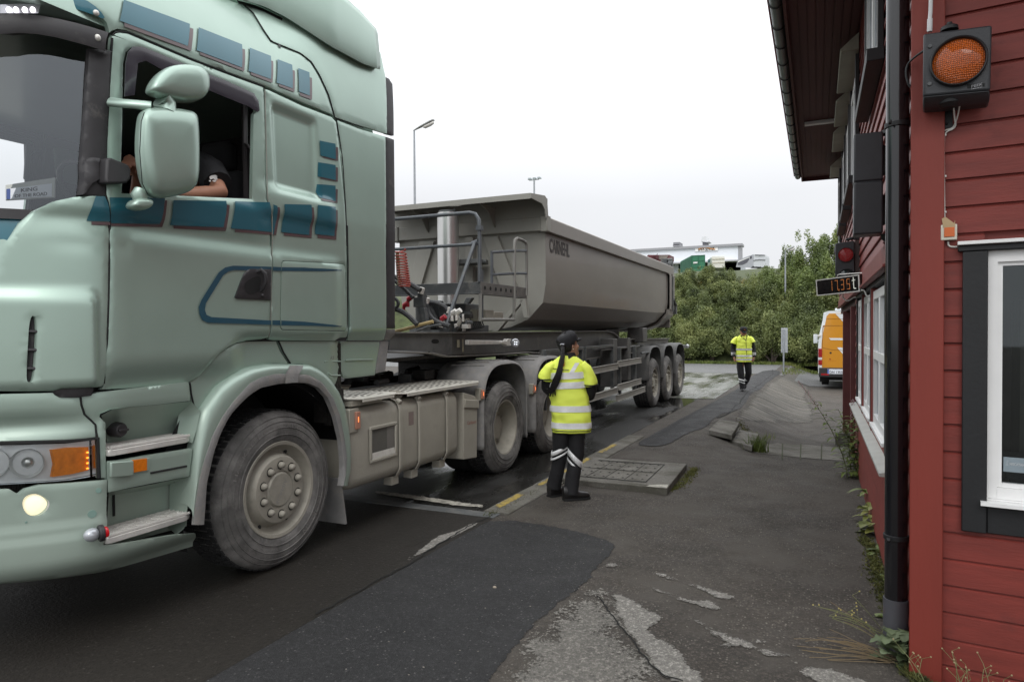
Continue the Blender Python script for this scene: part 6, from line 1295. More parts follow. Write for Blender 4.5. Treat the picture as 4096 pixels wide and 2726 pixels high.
# reflective chevrons on the trousers
def legband(path, z0, z1, dz, thick, name='trouser_tape', par=None, side=1, n=22, e=.006, rad=(.078,.09)):
    b = MB(); L0, L1 = [], []
    for k in range(n+1):
        a = 2*math.pi*k/n; cx_ = lambda z: path[0]+(path[1]-path[0])*(z-path[2])/(path[3]-path[2])
        zz = z0+(z1-z0)*(math.cos(a)*.5+.5); 
        for L, z in ((L0, zz), (L1, zz-thick)): L.append(Vector((cx_(z)+math.cos(a)*(rad[0]+e), path[4]+math.sin(a)*(rad[1]+e), z)))
    b.lines([L0, L1], n+1, False); return b.build(name, REFL, par or tr, smooth=60, solid=.002)
lL = (wx(312), wx(290), wz(950), wz(1150), .02); lR = (wx(442), wx(418), wz(950), wz(1200), 0)
legband(lL, wz(1080), wz(1005), 0, .045, rad=(.074,.088)); legband(lL, wz(1135), wz(1065), 0, .022, rad=(.072,.086))
legband(lR, wz(1040), wz(1160), 0, .060, rad=(.074,.088)); legband(lR, wz(1120), wz(1232), 0, .026, rad=(.071,.084))
# boots
for (x0, y0, x1, y1, sc) in ((wx(248), .08, wx(300), .14, 1),(wx(385), -.06, wx(475), -.02, 1.05)):
    b = MB(); d = Vector((x1-x0, y1-y0, 0)).normalized(); c = Vector((x0, y0, 0)); s_ = d.cross(Vector((0,0,1)))
    pr = [(-.07,.030,.13),(-.04,.044,.13),(.0,.046,.125),(.04,.045,.095),(.09,.048,.070),(.14,.046,.062),(.175,.036,.050),(.19,.018,.035)]
    rg = []
    for l_, w_, h_ in pr: rg.append([c+d*l_*sc+s_*w_*math.cos(a)+Vector((0,0,.012+ (h_*(.5+.5*math.sin(a)) if math.sin(a) > -.4 else h_*.3*0+.0))) for a in [2*math.pi*q/16 for q in range(16)]])
    b.rings(rg); bt = b.build('boot', BOOT, W_, smooth=60)
    b = MB(); b.rings([[c+d*l_*sc*1.02+s_*(w_+.004)*sg+Vector((0,0,zz)) for sg, zz in ((-1,0),(1,0),(1,.02),(-1,.02))] for l_, w_, h_ in pr]); b.build('sole', BLK, bt, bevel=.003)
# vest
VL = [(.655,wx(400),.186,.135),(.72,wx(400),.189,.136),(.80,wx(398),.192,.136),(.90,wx(388),.192,.13),(1.00,wx(378),.188,.125),(1.08,wx(372),.172,.12),(1.16,wx(366),.165,.118),(1.24,wx(368),.165,.112),(1.295,wx(368),.168,.10),(1.335,wx(370),.150,.085),(1.365,wx(372),.108,.07),(1.395,wx(372),.066,.060)]
def vest_pt(VL, th, z, off=0, amp=.010):
    i = 0
    while i < len(VL)-2 and VL[i+1][0] < z: i += 1
    a, c = VL[i], VL[i+1]; k = max(0, min(1, (z-a[0])/(c[0]-a[0]))); cx_, rx, ry = [a[j]*(1-k)+c[j]*k for j in (1,2,3)]
    e = .78; ca, sa = math.cos(th), math.sin(th); v = Vector((math.copysign(abs(ca)**e, ca)*rx, math.copysign(abs(sa)**e, sa)*ry, 0)); p = Vector((cx_, 0, z))+v
    return p+v.normalized()*(wr(Vector((p.x*.6, p.y*.6, p.z*1.6)), amp, 9)+.004*math.sin(th*9+z*14)*sstep(1.2,.7,z)+off)
def vest_build(VL, parent, sleeves, zb=.655, amp=.010, m=HIVIS):
    b = MB(); n = 64; zs = [zb+(VL[-1][0]-zb)*k/44 for k in range(45)]
    b.lines([[vest_pt(VL, 2*math.pi*k/n, z, 0, amp) for k in range(n+1)] for z in zs], n+1)
    for P_, r_ in sleeves: elltube(b, P_, r_, 24, amp*.8, 9, cap=False)
    v = b.build('vest', m, parent, smooth=60, solid=.004); return v
def vest_band(VL, par, z0, z1, t0, t1, slope=0, name='reflective_band', off=.006, m=None, amp=.010):
    b = MB(); n = 48; f = lambda z: [vest_pt(VL, t0+(t1-t0)*k/n, z+slope*(k/n-.5), off, amp) for k in range(n+1)]
    b.lines([f(z0), f((z0+z1)/2), f(z1)], n+1); return b.build(name, m or REFL, par, smooth=60)
slv = [([(wx(262),0,1.315),(wx(222),.0,1.275),(wx(192),.005,1.215),(wx(176),.01,1.165)], [(.040,.070),(.056,.088),(.068,.10),(.072,.105)]),
       ([(wx(478),0,1.315),(wx(520),.0,1.255),(wx(545),.005,1.17),(wx(556),.01,1.11)], [(.045,.072),(.060,.09),(.070,.105),(.074,.11)])]
vs_ = vest_build(VL, W_, slv)
for z0, z1 in ((wz(462),wz(408)),(wz(542),wz(488)),(wz(735),wz(683)),(wz(872),wz(823))): vest_band(VL, vs_, z0, z1, math.pi*1.02 if z0 > 1 else 0, math.pi*1.98 if z0 > 1 else 2*math.pi, .02 if z0 > 1 else 0)
vest_band(VL, vs_, wz(893), wz(886), 0, 2*math.pi, 0, 'hem_piping', .005, BLKT)
def strap(x0, x1, y0, y1, w):
    b = MB(); L0, L1 = [], []
    for k in range(12):
        t = k/11; x = wx(x0+(x1-x0)*t); z = wz(y0+(y1-y0)*t)
        for L, xx in ((L0, x-w/2), (L1, x+w/2)):
            c_ = max(-1, min(1, (xx-wx(372))/.17)); th = math.pi+math.acos(-c_) if True else 0
            p = vest_pt(VL, 2*math.pi-math.acos(max(-.98, min(.98, c_))), z, .0065); L.append(Vector((xx, p.y, z)))
    b.lines([L0, L1], 12); b.build('shoulder_tape', REFL, vs_, smooth=60)
strap(235,232,325,412,.036); strap(448,398,330,412,.042)
def sleeve_trim(P_, r_):
    b = MB(); elltube(b, [Vector(P_[-1])+Vector((0,0,.006)), Vector(P_[-1])-Vector((0,0,.006))], [(r_[-1][0]+.003, r_[-1][1]+.003)]*2, 24, .008); b.build('sleeve_piping', BLKT, vs_, smooth=60)
for s__ in slv: sleeve_trim(*s__)
# back print: text and coat of arms
def vback(x, z, off=.008):
    c_ = max(-.98, min(.98, (x-wx(372))/.178)); p = vest_pt(VL, 2*math.pi-math.acos(c_), z, off); return Vector((x, p.y, z))
b = MB(); write(b, 'Statens vegvesen', .022, lambda x, y, z: vback(wx(243)+x, wz(384)+y-.06*x, .011), fit=.160, bold=.001); b.build('back_lettering', mat('letter_black', (.02,.02,.02), .6), vs_, smooth=0)
b = MB(); b.add([vback(wx(x), wz(y), .011) for x, y in ((305,308),(343,306),(343,352),(324,360),(305,354))], [(0,1,2,3,4)]); ar_ = b.build('badge', mat('badge_red', (.55,.02,.01), .6), vs_, smooth=0)
b = MB(); b.add([vback(wx(x), wz(y), .0125) for x, y in ((318,336),(330,330),(348,336),(336,342),(340,352),(326,348),(312,352))], [tuple(range(7))]); b.build('badge_mark', mat('badge_yellow', (.8,.5,.02), .6), ar_, smooth=0)
# black jacket sleeves and collar
b = MB(); elltube(b, [(wx(200),.0,1.22),(wx(190),.03,1.10),(wx(205),.08,1.05),(wx(300),.22,1.07)], [(.055,.06),(.055,.06),(.052,.055),(.04,.042)], 18, .008)
elltube(b, [(wx(535),.0,1.22),(wx(560),.02,1.06),(wx(545),.07,1.00),(wx(500),.24,1.07)], [(.058,.065),(.062,.068),(.058,.060),(.04,.042)], 18, .008)
elltube(b, [(wx(378),-.0,1.36),(wx(380),.0,1.425)], [(.080,.075),(.056,.058)], 20, .004)
b.build('jacket', CLOTH, W_, smooth=60)
# hair, cap
u_ = Vector((0,0,1)); sR = hf.cross(u_).normalized()
b = MB(); H_ = lambda x, y, z: hc+sR*x+hf*y+u_*z
b.rings([[H_(math.cos(a)*rx, math.sin(a)*ry-.026, z) for a in [2*math.pi*q/22 for q in range(22)]] for z, rx, ry in ((-.075,.030,.035),(-.055,.060,.062),(-.02,.078,.080),(.02,.084,.088),(.06,.082,.088),(.09,.07,.075),(.11,.04,.045))])
tie = Vector((wx(325), -.085, wz(180)))
b.tube([hc+Vector((-.03,-.05,.02)), tie], [.05,.022], 14)
b.build('hair', HAIR, W_, smooth=60)
b = MB(); pt = [(325,180,-.085,.018),(331,220,-.11,.027),(328,280,-.125,.031),(312,350,-.14,.032),(298,410,-.15,.030),(280,460,-.15,.031),(258,515,-.145,.033),(240,550,-.14,.030),(222,580,-.135,.012)]
P = [Vector((wx(x), y, wz(z))) for x, z, y, r in pt]; rad = [(r, r*.6) for x, z, y, r in pt]
elltube(b, P, [(a*.8, c*.8) for a, c in rad], 20, .004, 30)
rn = random.Random(9)
for i in range(110):
    o = Vector((rn.uniform(-.03,.03), rn.uniform(-.02,.02), 0)); q = [p+o*min(1, .2+j*.18)*(1.15 if j > 4 else 1)+Vector((rn.uniform(-.004,.004),0,0)) for j, p in enumerate(P)]; q[-1] += Vector((rn.uniform(-.02,.03),0,rn.uniform(-.03,.05))); b.tube(q, .0022, 4)
b.build('ponytail', HAIR, W_, smooth=60)
b = MB(); b.tube([tie+Vector((-.018,-.005,.0)), tie+Vector((-.006,-.022,.006)), tie+Vector((.012,-.016,.004)), tie+Vector((.02,0,-.002))], .006, 8); b.build('hair_tie', mat('hair_tie_white', (.6,.62,.68), .5), W_)
def cap(hc, hf, parent, k=1, brim=True, open_back=True, zoff=0, tilt=0):
    sR = hf.cross(Vector((0,0,1))).normalized(); u = (Vector((0,0,1))*math.cos(tilt)+hf*math.sin(tilt)); f = hf*math.cos(tilt)-Vector((0,0,1))*math.sin(tilt); H_ = lambda x, y, z: hc+sR*x*k+f*y*k+u*(z+zoff)*k
    b = MB(); b.rings([[H_(math.cos(a)*rx, math.sin(a)*ry-.004, z+.012*math.sin(a)) for a in [2*math.pi*q/28 for q in range(28)]] for z, rx, ry in ((.045,.090,.108),(.075,.092,.110),(.10,.090,.106),(.125,.078,.092),(.14,.055,.065),(.146,.02,.024))], cap=True)
    c = b.build('cap', CLOTH, parent, smooth=60)
    b = MB(); b.ball(H_(0,-.005,.149), .007)
    for q in range(6): a = math.pi*q/3; b.tube([H_(math.cos(a)*rx, math.sin(a)*ry-.004, z+.012*math.sin(a)) for z, rx, ry in ((.05,.091,.109),(.10,.091,.107),(.126,.079,.093),(.146,.01,.012))], .0015, 5)
    b.build('cap_seam', CLOTH, c)
    b = MB(); n = 12; b.lines([[H_(math.cos(a)*.086, math.sin(a)*.10, .056) for a in [math.pi*(.12+.76*q/n) for q in range(n+1)]], [H_(math.cos(a)*.082, math.sin(a)*.145, .050) for a in [math.pi*(.12+.76*q/n) for q in range(n+1)]], [H_(math.cos(a)*.070, math.sin(a)*.175, .034) for a in [math.pi*(.12+.76*q/n) for q in range(n+1)]]], n+1); b.build('cap_brim', CLOTH, c, smooth=60, solid=.004)
    if open_back: b = MB(); b.rings([[H_(math.cos(a)*.034, -.112+.004*s_, .078+math.sin(a)*.020) for a in [math.pi*q/8 for q in range(9)]] for s_ in (0, 1)]); b.build('cap_opening', HAIR, c)
    return c, H_
cap(hc, hf, W_, 1.0, zoff=-.012, tilt=-.28)
b = MB(); b.ball(H_(.084,-.008,-.03), .005); b.build('earring', ALU, W_)
# ---------------- officer walking towards the camera; local y = towards the camera
mcp = G(DD([(1712,899)])[0]); ang = math.atan2(mcp.x, -mcp.y)
M_ = person((mcp.x, mcp.y, mcp.z), ang, 'man in yellow reflective vest and black cap walking along the yard beside the weighbridge')
# local x axis points to the LEFT of the picture when facing the camera -> use negative
mx = lambda x: -(x-580)*.00132
mz = lambda y: (1412-y)*.00132
b = MB(); mh = Vector((mx(567), .03, mz(258))); mf = Vector((-.22,.95,0)).normalized(); head(b, mh, mf, 1.02, .30)
b.tube([Vector((mx(575),-.01,mz(370))), mh+Vector((0,-.015,-.08))], [.062,.056], 16)
b.rings([[Vector((cx+math.cos(a)*rx, math.sin(a)*ry, z)) for a in [2*math.pi*q/20 for q in range(20)]] for z, cx, rx, ry in ((.82,0,.16,.12),(.95,0,.165,.125),(1.1,0,.16,.12),(1.25,0,.18,.12),(1.36,0,.19,.10),(1.42,0,.12,.08),(1.46,0,.06,.06))])
for hip, knee, ank in (((mx(525),0,.86),(mx(520),.06,mz(1080)),(mx(548),.10,mz(1360))),((mx(640),0,.86),(mx(670),-.02,mz(1090)),(mx(610),-.32,mz(1250)))): b.tube([hip, knee, ank], [.09,.06,.04], 14)
for sx, sh_, el, wrp in ((1,(mx(415),0,1.36),(mx(372),-.03,1.06),(mx(395),.10,.86)),(-1,(mx(700),0,1.36),(mx(760),-.06,1.07),(mx(758),.02,.86))):
    b.tube([sh_, el, wrp], [.055,.045,.030], 12); hand(b, wrp, (-.15*sx,.25,-.9), (-.9*sx,.1,.1), 1 if sx > 0 else -1, 1.15, 1.05)
body_mesh('body', b, mat('skin_ruddy', (.40,.19,.125), .5, 0, .1, 20), M_)
b = MB(); elltube(b, [(mx(573),.0,.90),(mx(573),0,.80),(mx(573),0,.74)], [(.165,.12),(.178,.13),(.17,.13)], 24, .006)
for hip, th_, knee, mid, ank, rr in (((mx(510),.0,.80),(mx(508),.03,.62),(mx(520),.06,mz(1080)),(mx(538),.08,mz(1230)),(mx(552),.10,mz(1372)),.080),((mx(642),0,.80),(mx(655),-.0,.62),(mx(665),-.03,mz(1080)),(mx(625),-.16,mz(1200)),(mx(600),-.30,mz(1270)),.078)):
    elltube(b, [hip, th_, knee, mid, ank], [(.095,.11),(.088,.10),(rr,.09),(.068,.078),(.066,.075)], 22, .010, 9)
tm = b.build('trousers', CLOTH, M_, smooth=60)
lb_ = (mx(530), mx(545), mz(1150), mz(1280), .08); legband(lb_, mz(1190), mz(1160), 0, .040, par=tm, rad=(.069,.080)); legband(lb_, mz(1248), mz(1212), 0, .020, par=tm, rad=(.069,.080))
lb_ = (mx(640), mx(610), mz(1150), mz(1250), -.14); legband(lb_, mz(1160), mz(1175), 0, .032, par=tm, rad=(.070,.082)); legband(lb_, mz(1195), mz(1210), 0, .018, par=tm, rad=(.068,.080))
for x0, y0, zt in ((mx(555), .06, 0),(mx(600), -.33, .16)):
    b = MB(); d = Vector((.05,1,-.02 if zt == 0 else -.75)).normalized(); c = Vector((x0, y0, zt)); s_ = Vector((1,0,0)); uu_ = s_.cross(d)
    b.rings([[c+d*l_+s_*w_*math.cos(a)+uu_*(.012+(h_*(.5+.5*math.sin(a)) if math.sin(a) > -.4 else 0)) for a in [2*math.pi*q/16 for q in range(16)]] for l_, w_, h_ in ((-.07,.030,.13),(-.03,.046,.13),(.02,.047,.11),(.08,.050,.075),(.14,.048,.06),(.19,.036,.045),(.205,.018,.03))]); b.build('shoe', BOOT, M_, smooth=60)
VM = [(mz(842),mx(582),.196,.155),(.85,mx(582),.195,.155),(.95,mx(580),.192,.152),(1.05,mx(578),.190,.148),(1.15,mx(580),.192,.145),(1.25,mx(580),.198,.140),(1.32,mx(578),.195,.128),(1.38,mx(575),.165,.110),(1.42,mx(572),.120,.085),(1.455,mx(570),.078,.068)]
ms_ = [([(mx(462),0,1.385),(mx(420),.0,1.335),(mx(392),.005,1.27),(mx(378),.01,1.215)], [(.04,.07),(.058,.09),(.072,.105),(.080,.11)]),([(mx(675),0,1.385),(mx(712),.0,1.335),(mx(735),.005,1.285),(mx(747),.01,1.245)], [(.04,.07),(.055,.09),(.062,.105),(.066,.11)])]
vm = vest_build(VM, M_, ms_, zb=mz(842), amp=.012)
for z0, z1 in ((mz(615),mz(578)),(mz(742),mz(705)),(mz(808),mz(770))): vest_band(VM, vm, z0, z1, 0, 2*math.pi, 0, amp=.012)
def mfront(x, z, off=.009): c_ = max(-.98, min(.98, (x-mx(578))/.198)); p = vest_pt(VM, math.acos(c_), z, off, .012); return Vector((x, p.y, z))
b = MB(); L = [[], []]
for k in range(30):
    t = k/29; z = mz(830)+(1.30-mz(830))*t; x = mx(633-18*t)
    L[0].append(mfront(x-.006, z)); L[1].append(mfront(x+.006, z))
b.lines(L, 30); b.build('zip', BLKT, vm, smooth=60)
b = MB(); b.add([mfront(mx(x), z, .010) for x, z in ((500,1.435),(530,1.40),(575,1.345),(612,1.30),(618,1.30),(628,1.35),(640,1.40),(648,1.44))]+[Vector((mx(570),.05,1.46))], [(0,1,8),(1,2,8),(2,3,8),(3,4,8),(4,5,8),(5,6,8),(6,7,8)]); b.build('neck_opening', CLOTH, vm)
b = MB()
for pts, rr in (([(mx(405),0,1.30),(mx(372),-.03,1.08),(mx(385),.05,.93),(mx(398),.10,.87)], [(.06,.066),(.058,.064),(.05,.055),(.042,.046)]),([(mx(712),0,1.30),(mx(758),-.06,1.08),(mx(762),.0,.95),(mx(760),.02,.88)], [(.058,.064),(.052,.06),(.046,.05),(.040,.044)])): elltube(b, pts, rr, 18, .008)
elltube(b, [(mx(572),0,1.42),(mx(570),.0,1.475)], [(.085,.08),(.064,.066)], 20, .004); jk = b.build('jacket', CLOTH, M_, smooth=60)
for (x, y, zc, rr) in ((mx(380),.02,.985,.056),(mx(384),.04,.945,.054),(mx(762),-.01,.985,.050),(mx(762),-.0,.945,.048)):
    b = MB(); elltube(b, [(x,y,zc+.013),(x,y,zc-.013)], [(rr+.004, rr+.009)]*2, 18, .006, cap=False); b.build('cuff_tape', REFL, jk, smooth=60)
c_, HH = cap(mh, mf, M_, 1.04, open_back=False, zoff=-.012, tilt=.28)
b = MB(); b.ball(HH(0,.112,.095), (.014,.006,.010)); b.build('cap_badge', mat('badge_orange', (.6,.18,.03), .5), c_)
b = MB(); 
for sx in (-1, 1): b.ball(mh+mf.cross(Vector((0,0,1)))*.032*sx+mf*.088+Vector((0,0,-.012)), (.011,.006,.006))
b.build('eyes', mat('eye_dark', (.03,.025,.02), .3), M_)
# ---------------- driver in the cab
dv = person((0,0,0), 0, 'truck driver in black t-shirt resting a bare forearm on the open cab window'); dv.location = (-4.02, 3.45, 1.95); ORG[dv] = Vector((-4.02, 3.45, 1.95))
el = onX(A2([(285,1200)])[0], -3.50); el.z = onX(A2([(285,1195)])[0], -3.50).z-.012; fw_ = onX(A2([(40,1222)])[0], -3.52); sh_ = onX(A2([(215,1075)])[0], -3.66)
b = MB(); head(b, Vector((-4.02,3.38,2.78)), Vector((0,-1,0)), 1.0, .05); b.tube([(-4.02,3.42,2.58),(-4.02,3.40,2.70)], [.06,.055], 14)
b.rings([[Vector((-4.02+math.cos(a)*rx, 3.46+math.sin(a)*ry, z)) for a in [2*math.pi*q/20 for q in range(20)]] for z, rx, ry in ((1.93,.16,.12),(2.1,.17,.13),(2.3,.18,.12),(2.5,.19,.10),(2.57,.10,.08))])
b.tube([sh_+Vector((-.1,.04,.03)), sh_, el+Vector((0,.0,.0)), (el+fw_)/2, fw_, fw_+Vector((0,-.08,0))], [.06,.062,.050,.048,.038,.03], 14); hand(b, fw_+Vector((0,-.07,0)), (0,-1,0), (-1,0,-.3), 1, .6)
hw = onX(A1([(800,985)])[0], -3.86); b.tube([(-4.19,3.42,2.47),(-4.2,3.1,2.30),hw+Vector((-.06,.12,-.08)),hw], [.06,.05,.04,.03], 14); hand(b, hw+Vector((0,.03,0)), (.15,-.6,-.6), (0,-.5,-1), 1, .9)
for sx in (-1,1): b.tube([(-4.02+.09*sx,3.5,1.97),(-4.02+.12*sx,3.0,2.0),(-4.02+.12*sx,2.9,1.6)], [.09,.07,.05], 12)
body_mesh('body', b, mat('skin_arm', (.42,.20,.125), .55, 0, .1, 15), dv, .012)
b = MB(); elltube(b, [(-4.02,3.46,1.95),(-4.02,3.46,2.2),(-4.02,3.46,2.45),(-4.02,3.46,2.58)], [(.19,.15),(.20,.15),(.21,.13),(.10,.09)], 24, .008)
elltube(b, [sh_+Vector((-.14,.05,.06)), sh_+Vector((.0,.01,.0)), sh_.lerp(el, .75)+Vector((0,0,.02))], [(.09,.09),(.095,.095),(.085,.085)], 22, .010, 12)
ts = b.build('tshirt', CLOTH, dv, smooth=60)
lg = [onX(p, -3.515) for p in A2([(215,1110),(225,1102),(250,1097),(288,1103),(288,1110),(262,1107),(268,1125),(255,1130),(240,1120),(222,1126)])]; b = MB(); b.add(lg, [tuple(range(len(lg)))]); lg = [onX(p, -3.515) for p in A2([(232,1132),(250,1128),(262,1136),(245,1142)])]; b.add(lg, [(0,1,2,3)]); lg = [onX(p, -3.515) for p in A2([(212,1130),(226,1130),(224,1140),(214,1138)])]; b.add(lg, [(0,1,2,3)]); b.build('sleeve_print', WHITE, ts, smooth=0)
# ================================================================== THINGS ON THE BUILDING WALL
def onF(p, o=0):   # pixel -> (s, z) on the plane o metres in front of the front wall
    d = ray(p); n = -FN; c = BC+FN*o; t = (c-CAMP).dot(n)/d.dot(n); q = CAMP+d*t; return (q-BC).dot(FE), q.z
def FP(pts, o=0): return [Ff(s, o, z) for s, z in (onF(p, o) for p in pts)]
SIGB = mat('signal_housing', (.026,.028,.032), .45, 0, .12, 12, bump=.12, bscale=200)
am_ = thing('amber_signal_light', Ff(.15,.03,2.66), 'square black signal housing with a large round amber lens on the front wall', 'signal light')
o = .20; c4 = FP(B7([(146,212),(578,155),(568,565),(143,605)]), o)
b = MB(); b.prism(c4, -FN*.15); b.build('housing', SIGB, am_, bevel=.010, seg=3)
b = MB(); b.prism([c4[3], c4[2], c4[2]-Vector((0,0,.035))-FN*.05, c4[3]-Vector((0,0,.035))-FN*.05], -FN*.1); b.build('housing_skirt', SIGB, am_, bevel=.008)
cc = FP(B7([(366,388)]), o)[0]; R_ = (FP(B7([(545,388)]), o)[0]-FP(B7([(185,388)]), o)[0]).length/2
b = MB(); b.lathe(cc, FN, [(R_*1.0,0),(R_*1.0,.018),(R_*.97,.024),(R_*.93,.022),(R_*.90,.004),(R_*.88,.0)], 56); b.build('lens_ring', BLKT, am_)
def lens_mat(name, col, em, es, sc):
    m = mat(name, col, .22, 0, .1, 5, coat=.5, emit=em, estr=es); t = m.node_tree; n = t.nodes; l = t.links; bs = n['Principled BSDF']
    g = n.new('ShaderNodeNewGeometry'); mp = n.new('ShaderNodeMapping'); mp.inputs['Scale'].default_value = sc; l.new(g.outputs['Position'], mp.inputs[0])
    v = n.new('ShaderNodeTexVoronoi'); v.inputs['Scale'].default_value = 1; v.inputs['Randomness'].default_value = .25; l.new(mp.outputs[0], v.inputs['Vector'])
    bp = n.new('ShaderNodeBump'); bp.inputs['Strength'].default_value = .9; bp.inputs['Distance'].default_value = .01; l.new(v.outputs['Distance'], bp.inputs['Height']); l.new(bp.outputs[0], bs.inputs['Normal'])
    r = n.new('ShaderNodeMapRange'); r.inputs[1].default_value = .1; r.inputs[2].default_value = .6; r.inputs[3].default_value = 2.2; r.inputs[4].default_value = .35; l.new(v.outputs['Distance'], r.inputs[0])
    s = n.new('ShaderNodeVectorMath'); s.operation = 'SCALE'; s.inputs[0].default_value = col; l.new(r.outputs[0], s.inputs['Scale']); l.new(s.outputs[0], bs.inputs['Base Color']); return m
b = MB(); b.lathe(cc, FN, [(R_*.90,.004),(R_*.7,.022),(R_*.4,.034),(0,.038)], 48); b.build('amber_lens', lens_mat('amber_signal_lens', (.36,.070,.007), (1,.22,.02), .05, (150,20,120)), am_, smooth=60)
b = MB()
for p in ((188,292),(186,528)): q = FP(B7([p]), o)[0]; b.lathe(q, FN, [(.009,0),(.008,.006),(0,.007)], 10)
b.build('screw', GUN, am_)
q = FP(B7([(422,556),(530,543),(532,522),(422,530)]), o+.0015); b = MB(); b.add(q, [(0,1,2,3)]); nm = b.build('name_plate', BLK, am_); q0 = FP(B7([(446,552)]), o+.003)[0]; b = MB(); write(b, 'PEEK', .016, lambda x, y, z: q0+FE*x+Vector((0,0,y+.07*x)), fit=.040, bold=.0006); write(b, 'TRAFFIC', .006, lambda x, y, z: q0+FE*x+Vector((0,0,y+.07*x-.008)), fit=.040); b.build('name_text', mat('silver_text', (.5,.5,.52), .4), nm, smooth=0)
b = MB(); q = FP(B7([(310,178)]), .13)[0]; b.lathe(q-Vector((0,0,.01)), (0,0,1), [(.035,0),(.033,.015),(.022,.022),(.012,.024),(.010,.035),(0,.036)], 20); b.build('top_pivot', BLKT, am_)
b = MB(); q = FP(B7([(312,640)]), .13)[0]; b.lathe(q+Vector((0,0,.02)), (0,0,-1), [(.055,0),(.050,.03),(.03,.045),(0,.046)], 24); b.build('bottom_pivot', BLKT, am_)
a_, c_ = onF(B7([(258,700)])[0], .03), onF(B7([(330,800)])[0], .03); b = MB(); b.box((a_[0], .026, c_[1]), (c_[0], .032, a_[1]+.03), Ff); b.box((a_[0]+.01, .032, a_[1]-.005), (c_[0]-.01, .15, a_[1]+.005), Ff); b.ball(Ff((a_[0]+c_[0])/2, .034, c_[1]+.02), .006); b.build('wall_bracket', BLKT, am_)
def cable(name, pts, o, r, m, label, cat='cable', it=2):
    P = FP(pts, o) if not isinstance(o, (list, tuple)) else [FP([p], q)[0] for p, q in zip(pts, o)]
    for _ in range(it):
        q = [P[0]]
        for a, c__ in zip(P, P[1:]): q += [a.lerp(c__, .25), a.lerp(c__, .75)]
        P = q+[P[-1]]
    b = MB(); b.tube(P, r, 8); return tag(b.build(name, m), label, cat)
CW = mat('white_cable', (.62,.62,.58), .5, 0, .06, 30)
c1 = cable('white_cable', B7([(375,660),(365,720),(345,780),(330,805),(290,815),(262,830),(258,860),(258,1100),(260,1370)]), [.12,.07,.04,.036,.036,.036,.036,.036,.036], .0033, CW, 'left one of two thin white cables from amber signal down to switch box')
c2 = cable('white_cable', B7([(338,680),(342,740),(352,790),(330,812),(300,822),(280,840),(276,870),(276,1100),(280,1370)]), [.12,.07,.042,.036,.036,.036,.036,.036,.036], .0033, CW, 'right one of two thin white cables from amber signal down to switch box')
for y in (848, 1105, 1330):
    b = MB(); 
    for x in (262, 281): q = FP(B7([(x,y)]), .036)[0]; b.box(q-Vector((.006,.006,.004)), q+Vector((.006,.004,.004)))
    b.build('cable_clip', CW, c1)
cable('white_cable', B7([(302,1515),(302,1535),(315,1548),(360,1548)]), .03, .004, CW, 'short white cable leading from the switch box into the front window frame')
tb = MB(); P = [FP(B7([p]), .10)[0] for p in ((196,-60),(192,60),(188,120))]; tb.tube(P, .0085, 10); tb.tube([P[2], FP(B7([(186,200)]), .10)[0]], .011, 10); tag(tb.build('antenna', mat('antenna_white', (.6,.6,.6), .4)), 'thin white vertical rod antenna rising above the amber signal', 'antenna')
cable('black_cable', B7([(150,318),(90,360),(50,400),(36,440),(42,500),(62,545)]), [.15,.10,.06,.06,.06,.055], .0045, BLKT, 'black cable looping from the amber signal to the corner board')
sw = thing('switch_box', Ff(.12,.026,2.03), 'small square cream wall switch with an orange button and brown tape on top', 'switch')
a_, c_ = onF(B7([(255,1512)])[0], .03), onF(B7([(358,1408)])[0], .03)
b = MB(); b.box((a_[0], .025, a_[1]), (c_[0], .055, c_[1]), Ff); b.build('switch_body', mat('cream_plastic', (.62,.60,.50), .5), sw, bevel=.004, seg=3)
w_ = c_[0]-a_[0]; b = MB(); b.box((a_[0]+w_*.2, .055, a_[1]+w_*.22), (c_[0]-w_*.15, .060, c_[1]-w_*.22), Ff); b.build('orange_button', mat('orange_button', (.60,.12,.01), .35, coat=.3), sw, bevel=.002)
b = MB(); b.add(FP(B7([(262,1372),(285,1360),(340,1400),(346,1378),(345,1425),(272,1430)]), .058), [(0,1,2,3,4,5)]); b.build('tape', mat('brown_tape', (.42,.30,.16), .5), sw)
# rear of the two lamp signal box behind the downpipe
YB = 4.85
q = [onY(p, YB) for p in B5([(652,850),(700,826),(790,808),(1000,790),(1000,1480),(862,1472),(680,1470),(655,1455)])]
xb0, xb1 = q[0].x, Wf(YB-BC.y, -.06, 0).x; zt_, zb_ = q[1].z, q[6].z
sb = thing('signal_box', (xb0+.1, YB, zb_), 'tall dark grey signal housing with two sections seen from behind, beside the downpipe', 'signal light')
b = MB(); zmid = onY(B5([(700,1140)])[0], YB).z
b.box((xb0, YB, zmid+.003), (xb1, YB+.18, zt_-.01)); b.box((xb0, YB, zb_), (xb1, YB+.18, zmid-.003)); b.box((xb0+.006, YB+.006, zmid-.01),(xb1-.006, YB+.17, zmid+.01)); b.build('housing', SIGB, sb, bevel=.018, seg=4)
b = MB(); b.lathe((xb0+.2, YB+.09, zt_-.012), (0,0,1), [(.05,0),(.045,.02),(.03,.03),(0,.032)], 20); b.lathe((xb0+.08, YB+.09, zt_-.012), (0,0,1), [(.02,0),(.018,.01),(0,.012)], 12); b.lathe((xb0+.2, YB+.09, zb_+.002), (0,0,-1), [(.045,0),(.04,.03),(.025,.045),(0,.047)], 20); b.build('pivot', BLKT, sb)
for zz in (zmid+.16, zmid-.16): b = MB(); b.lathe((xb0+.13, YB+.18, zz), (0,1,0), [(.11,0),(.11,.02),(.10,.02),(.098,.01),(0,.03)], 30); b.build('lens', mat('dark_lens', (.05,.02,.01), .2), sb)
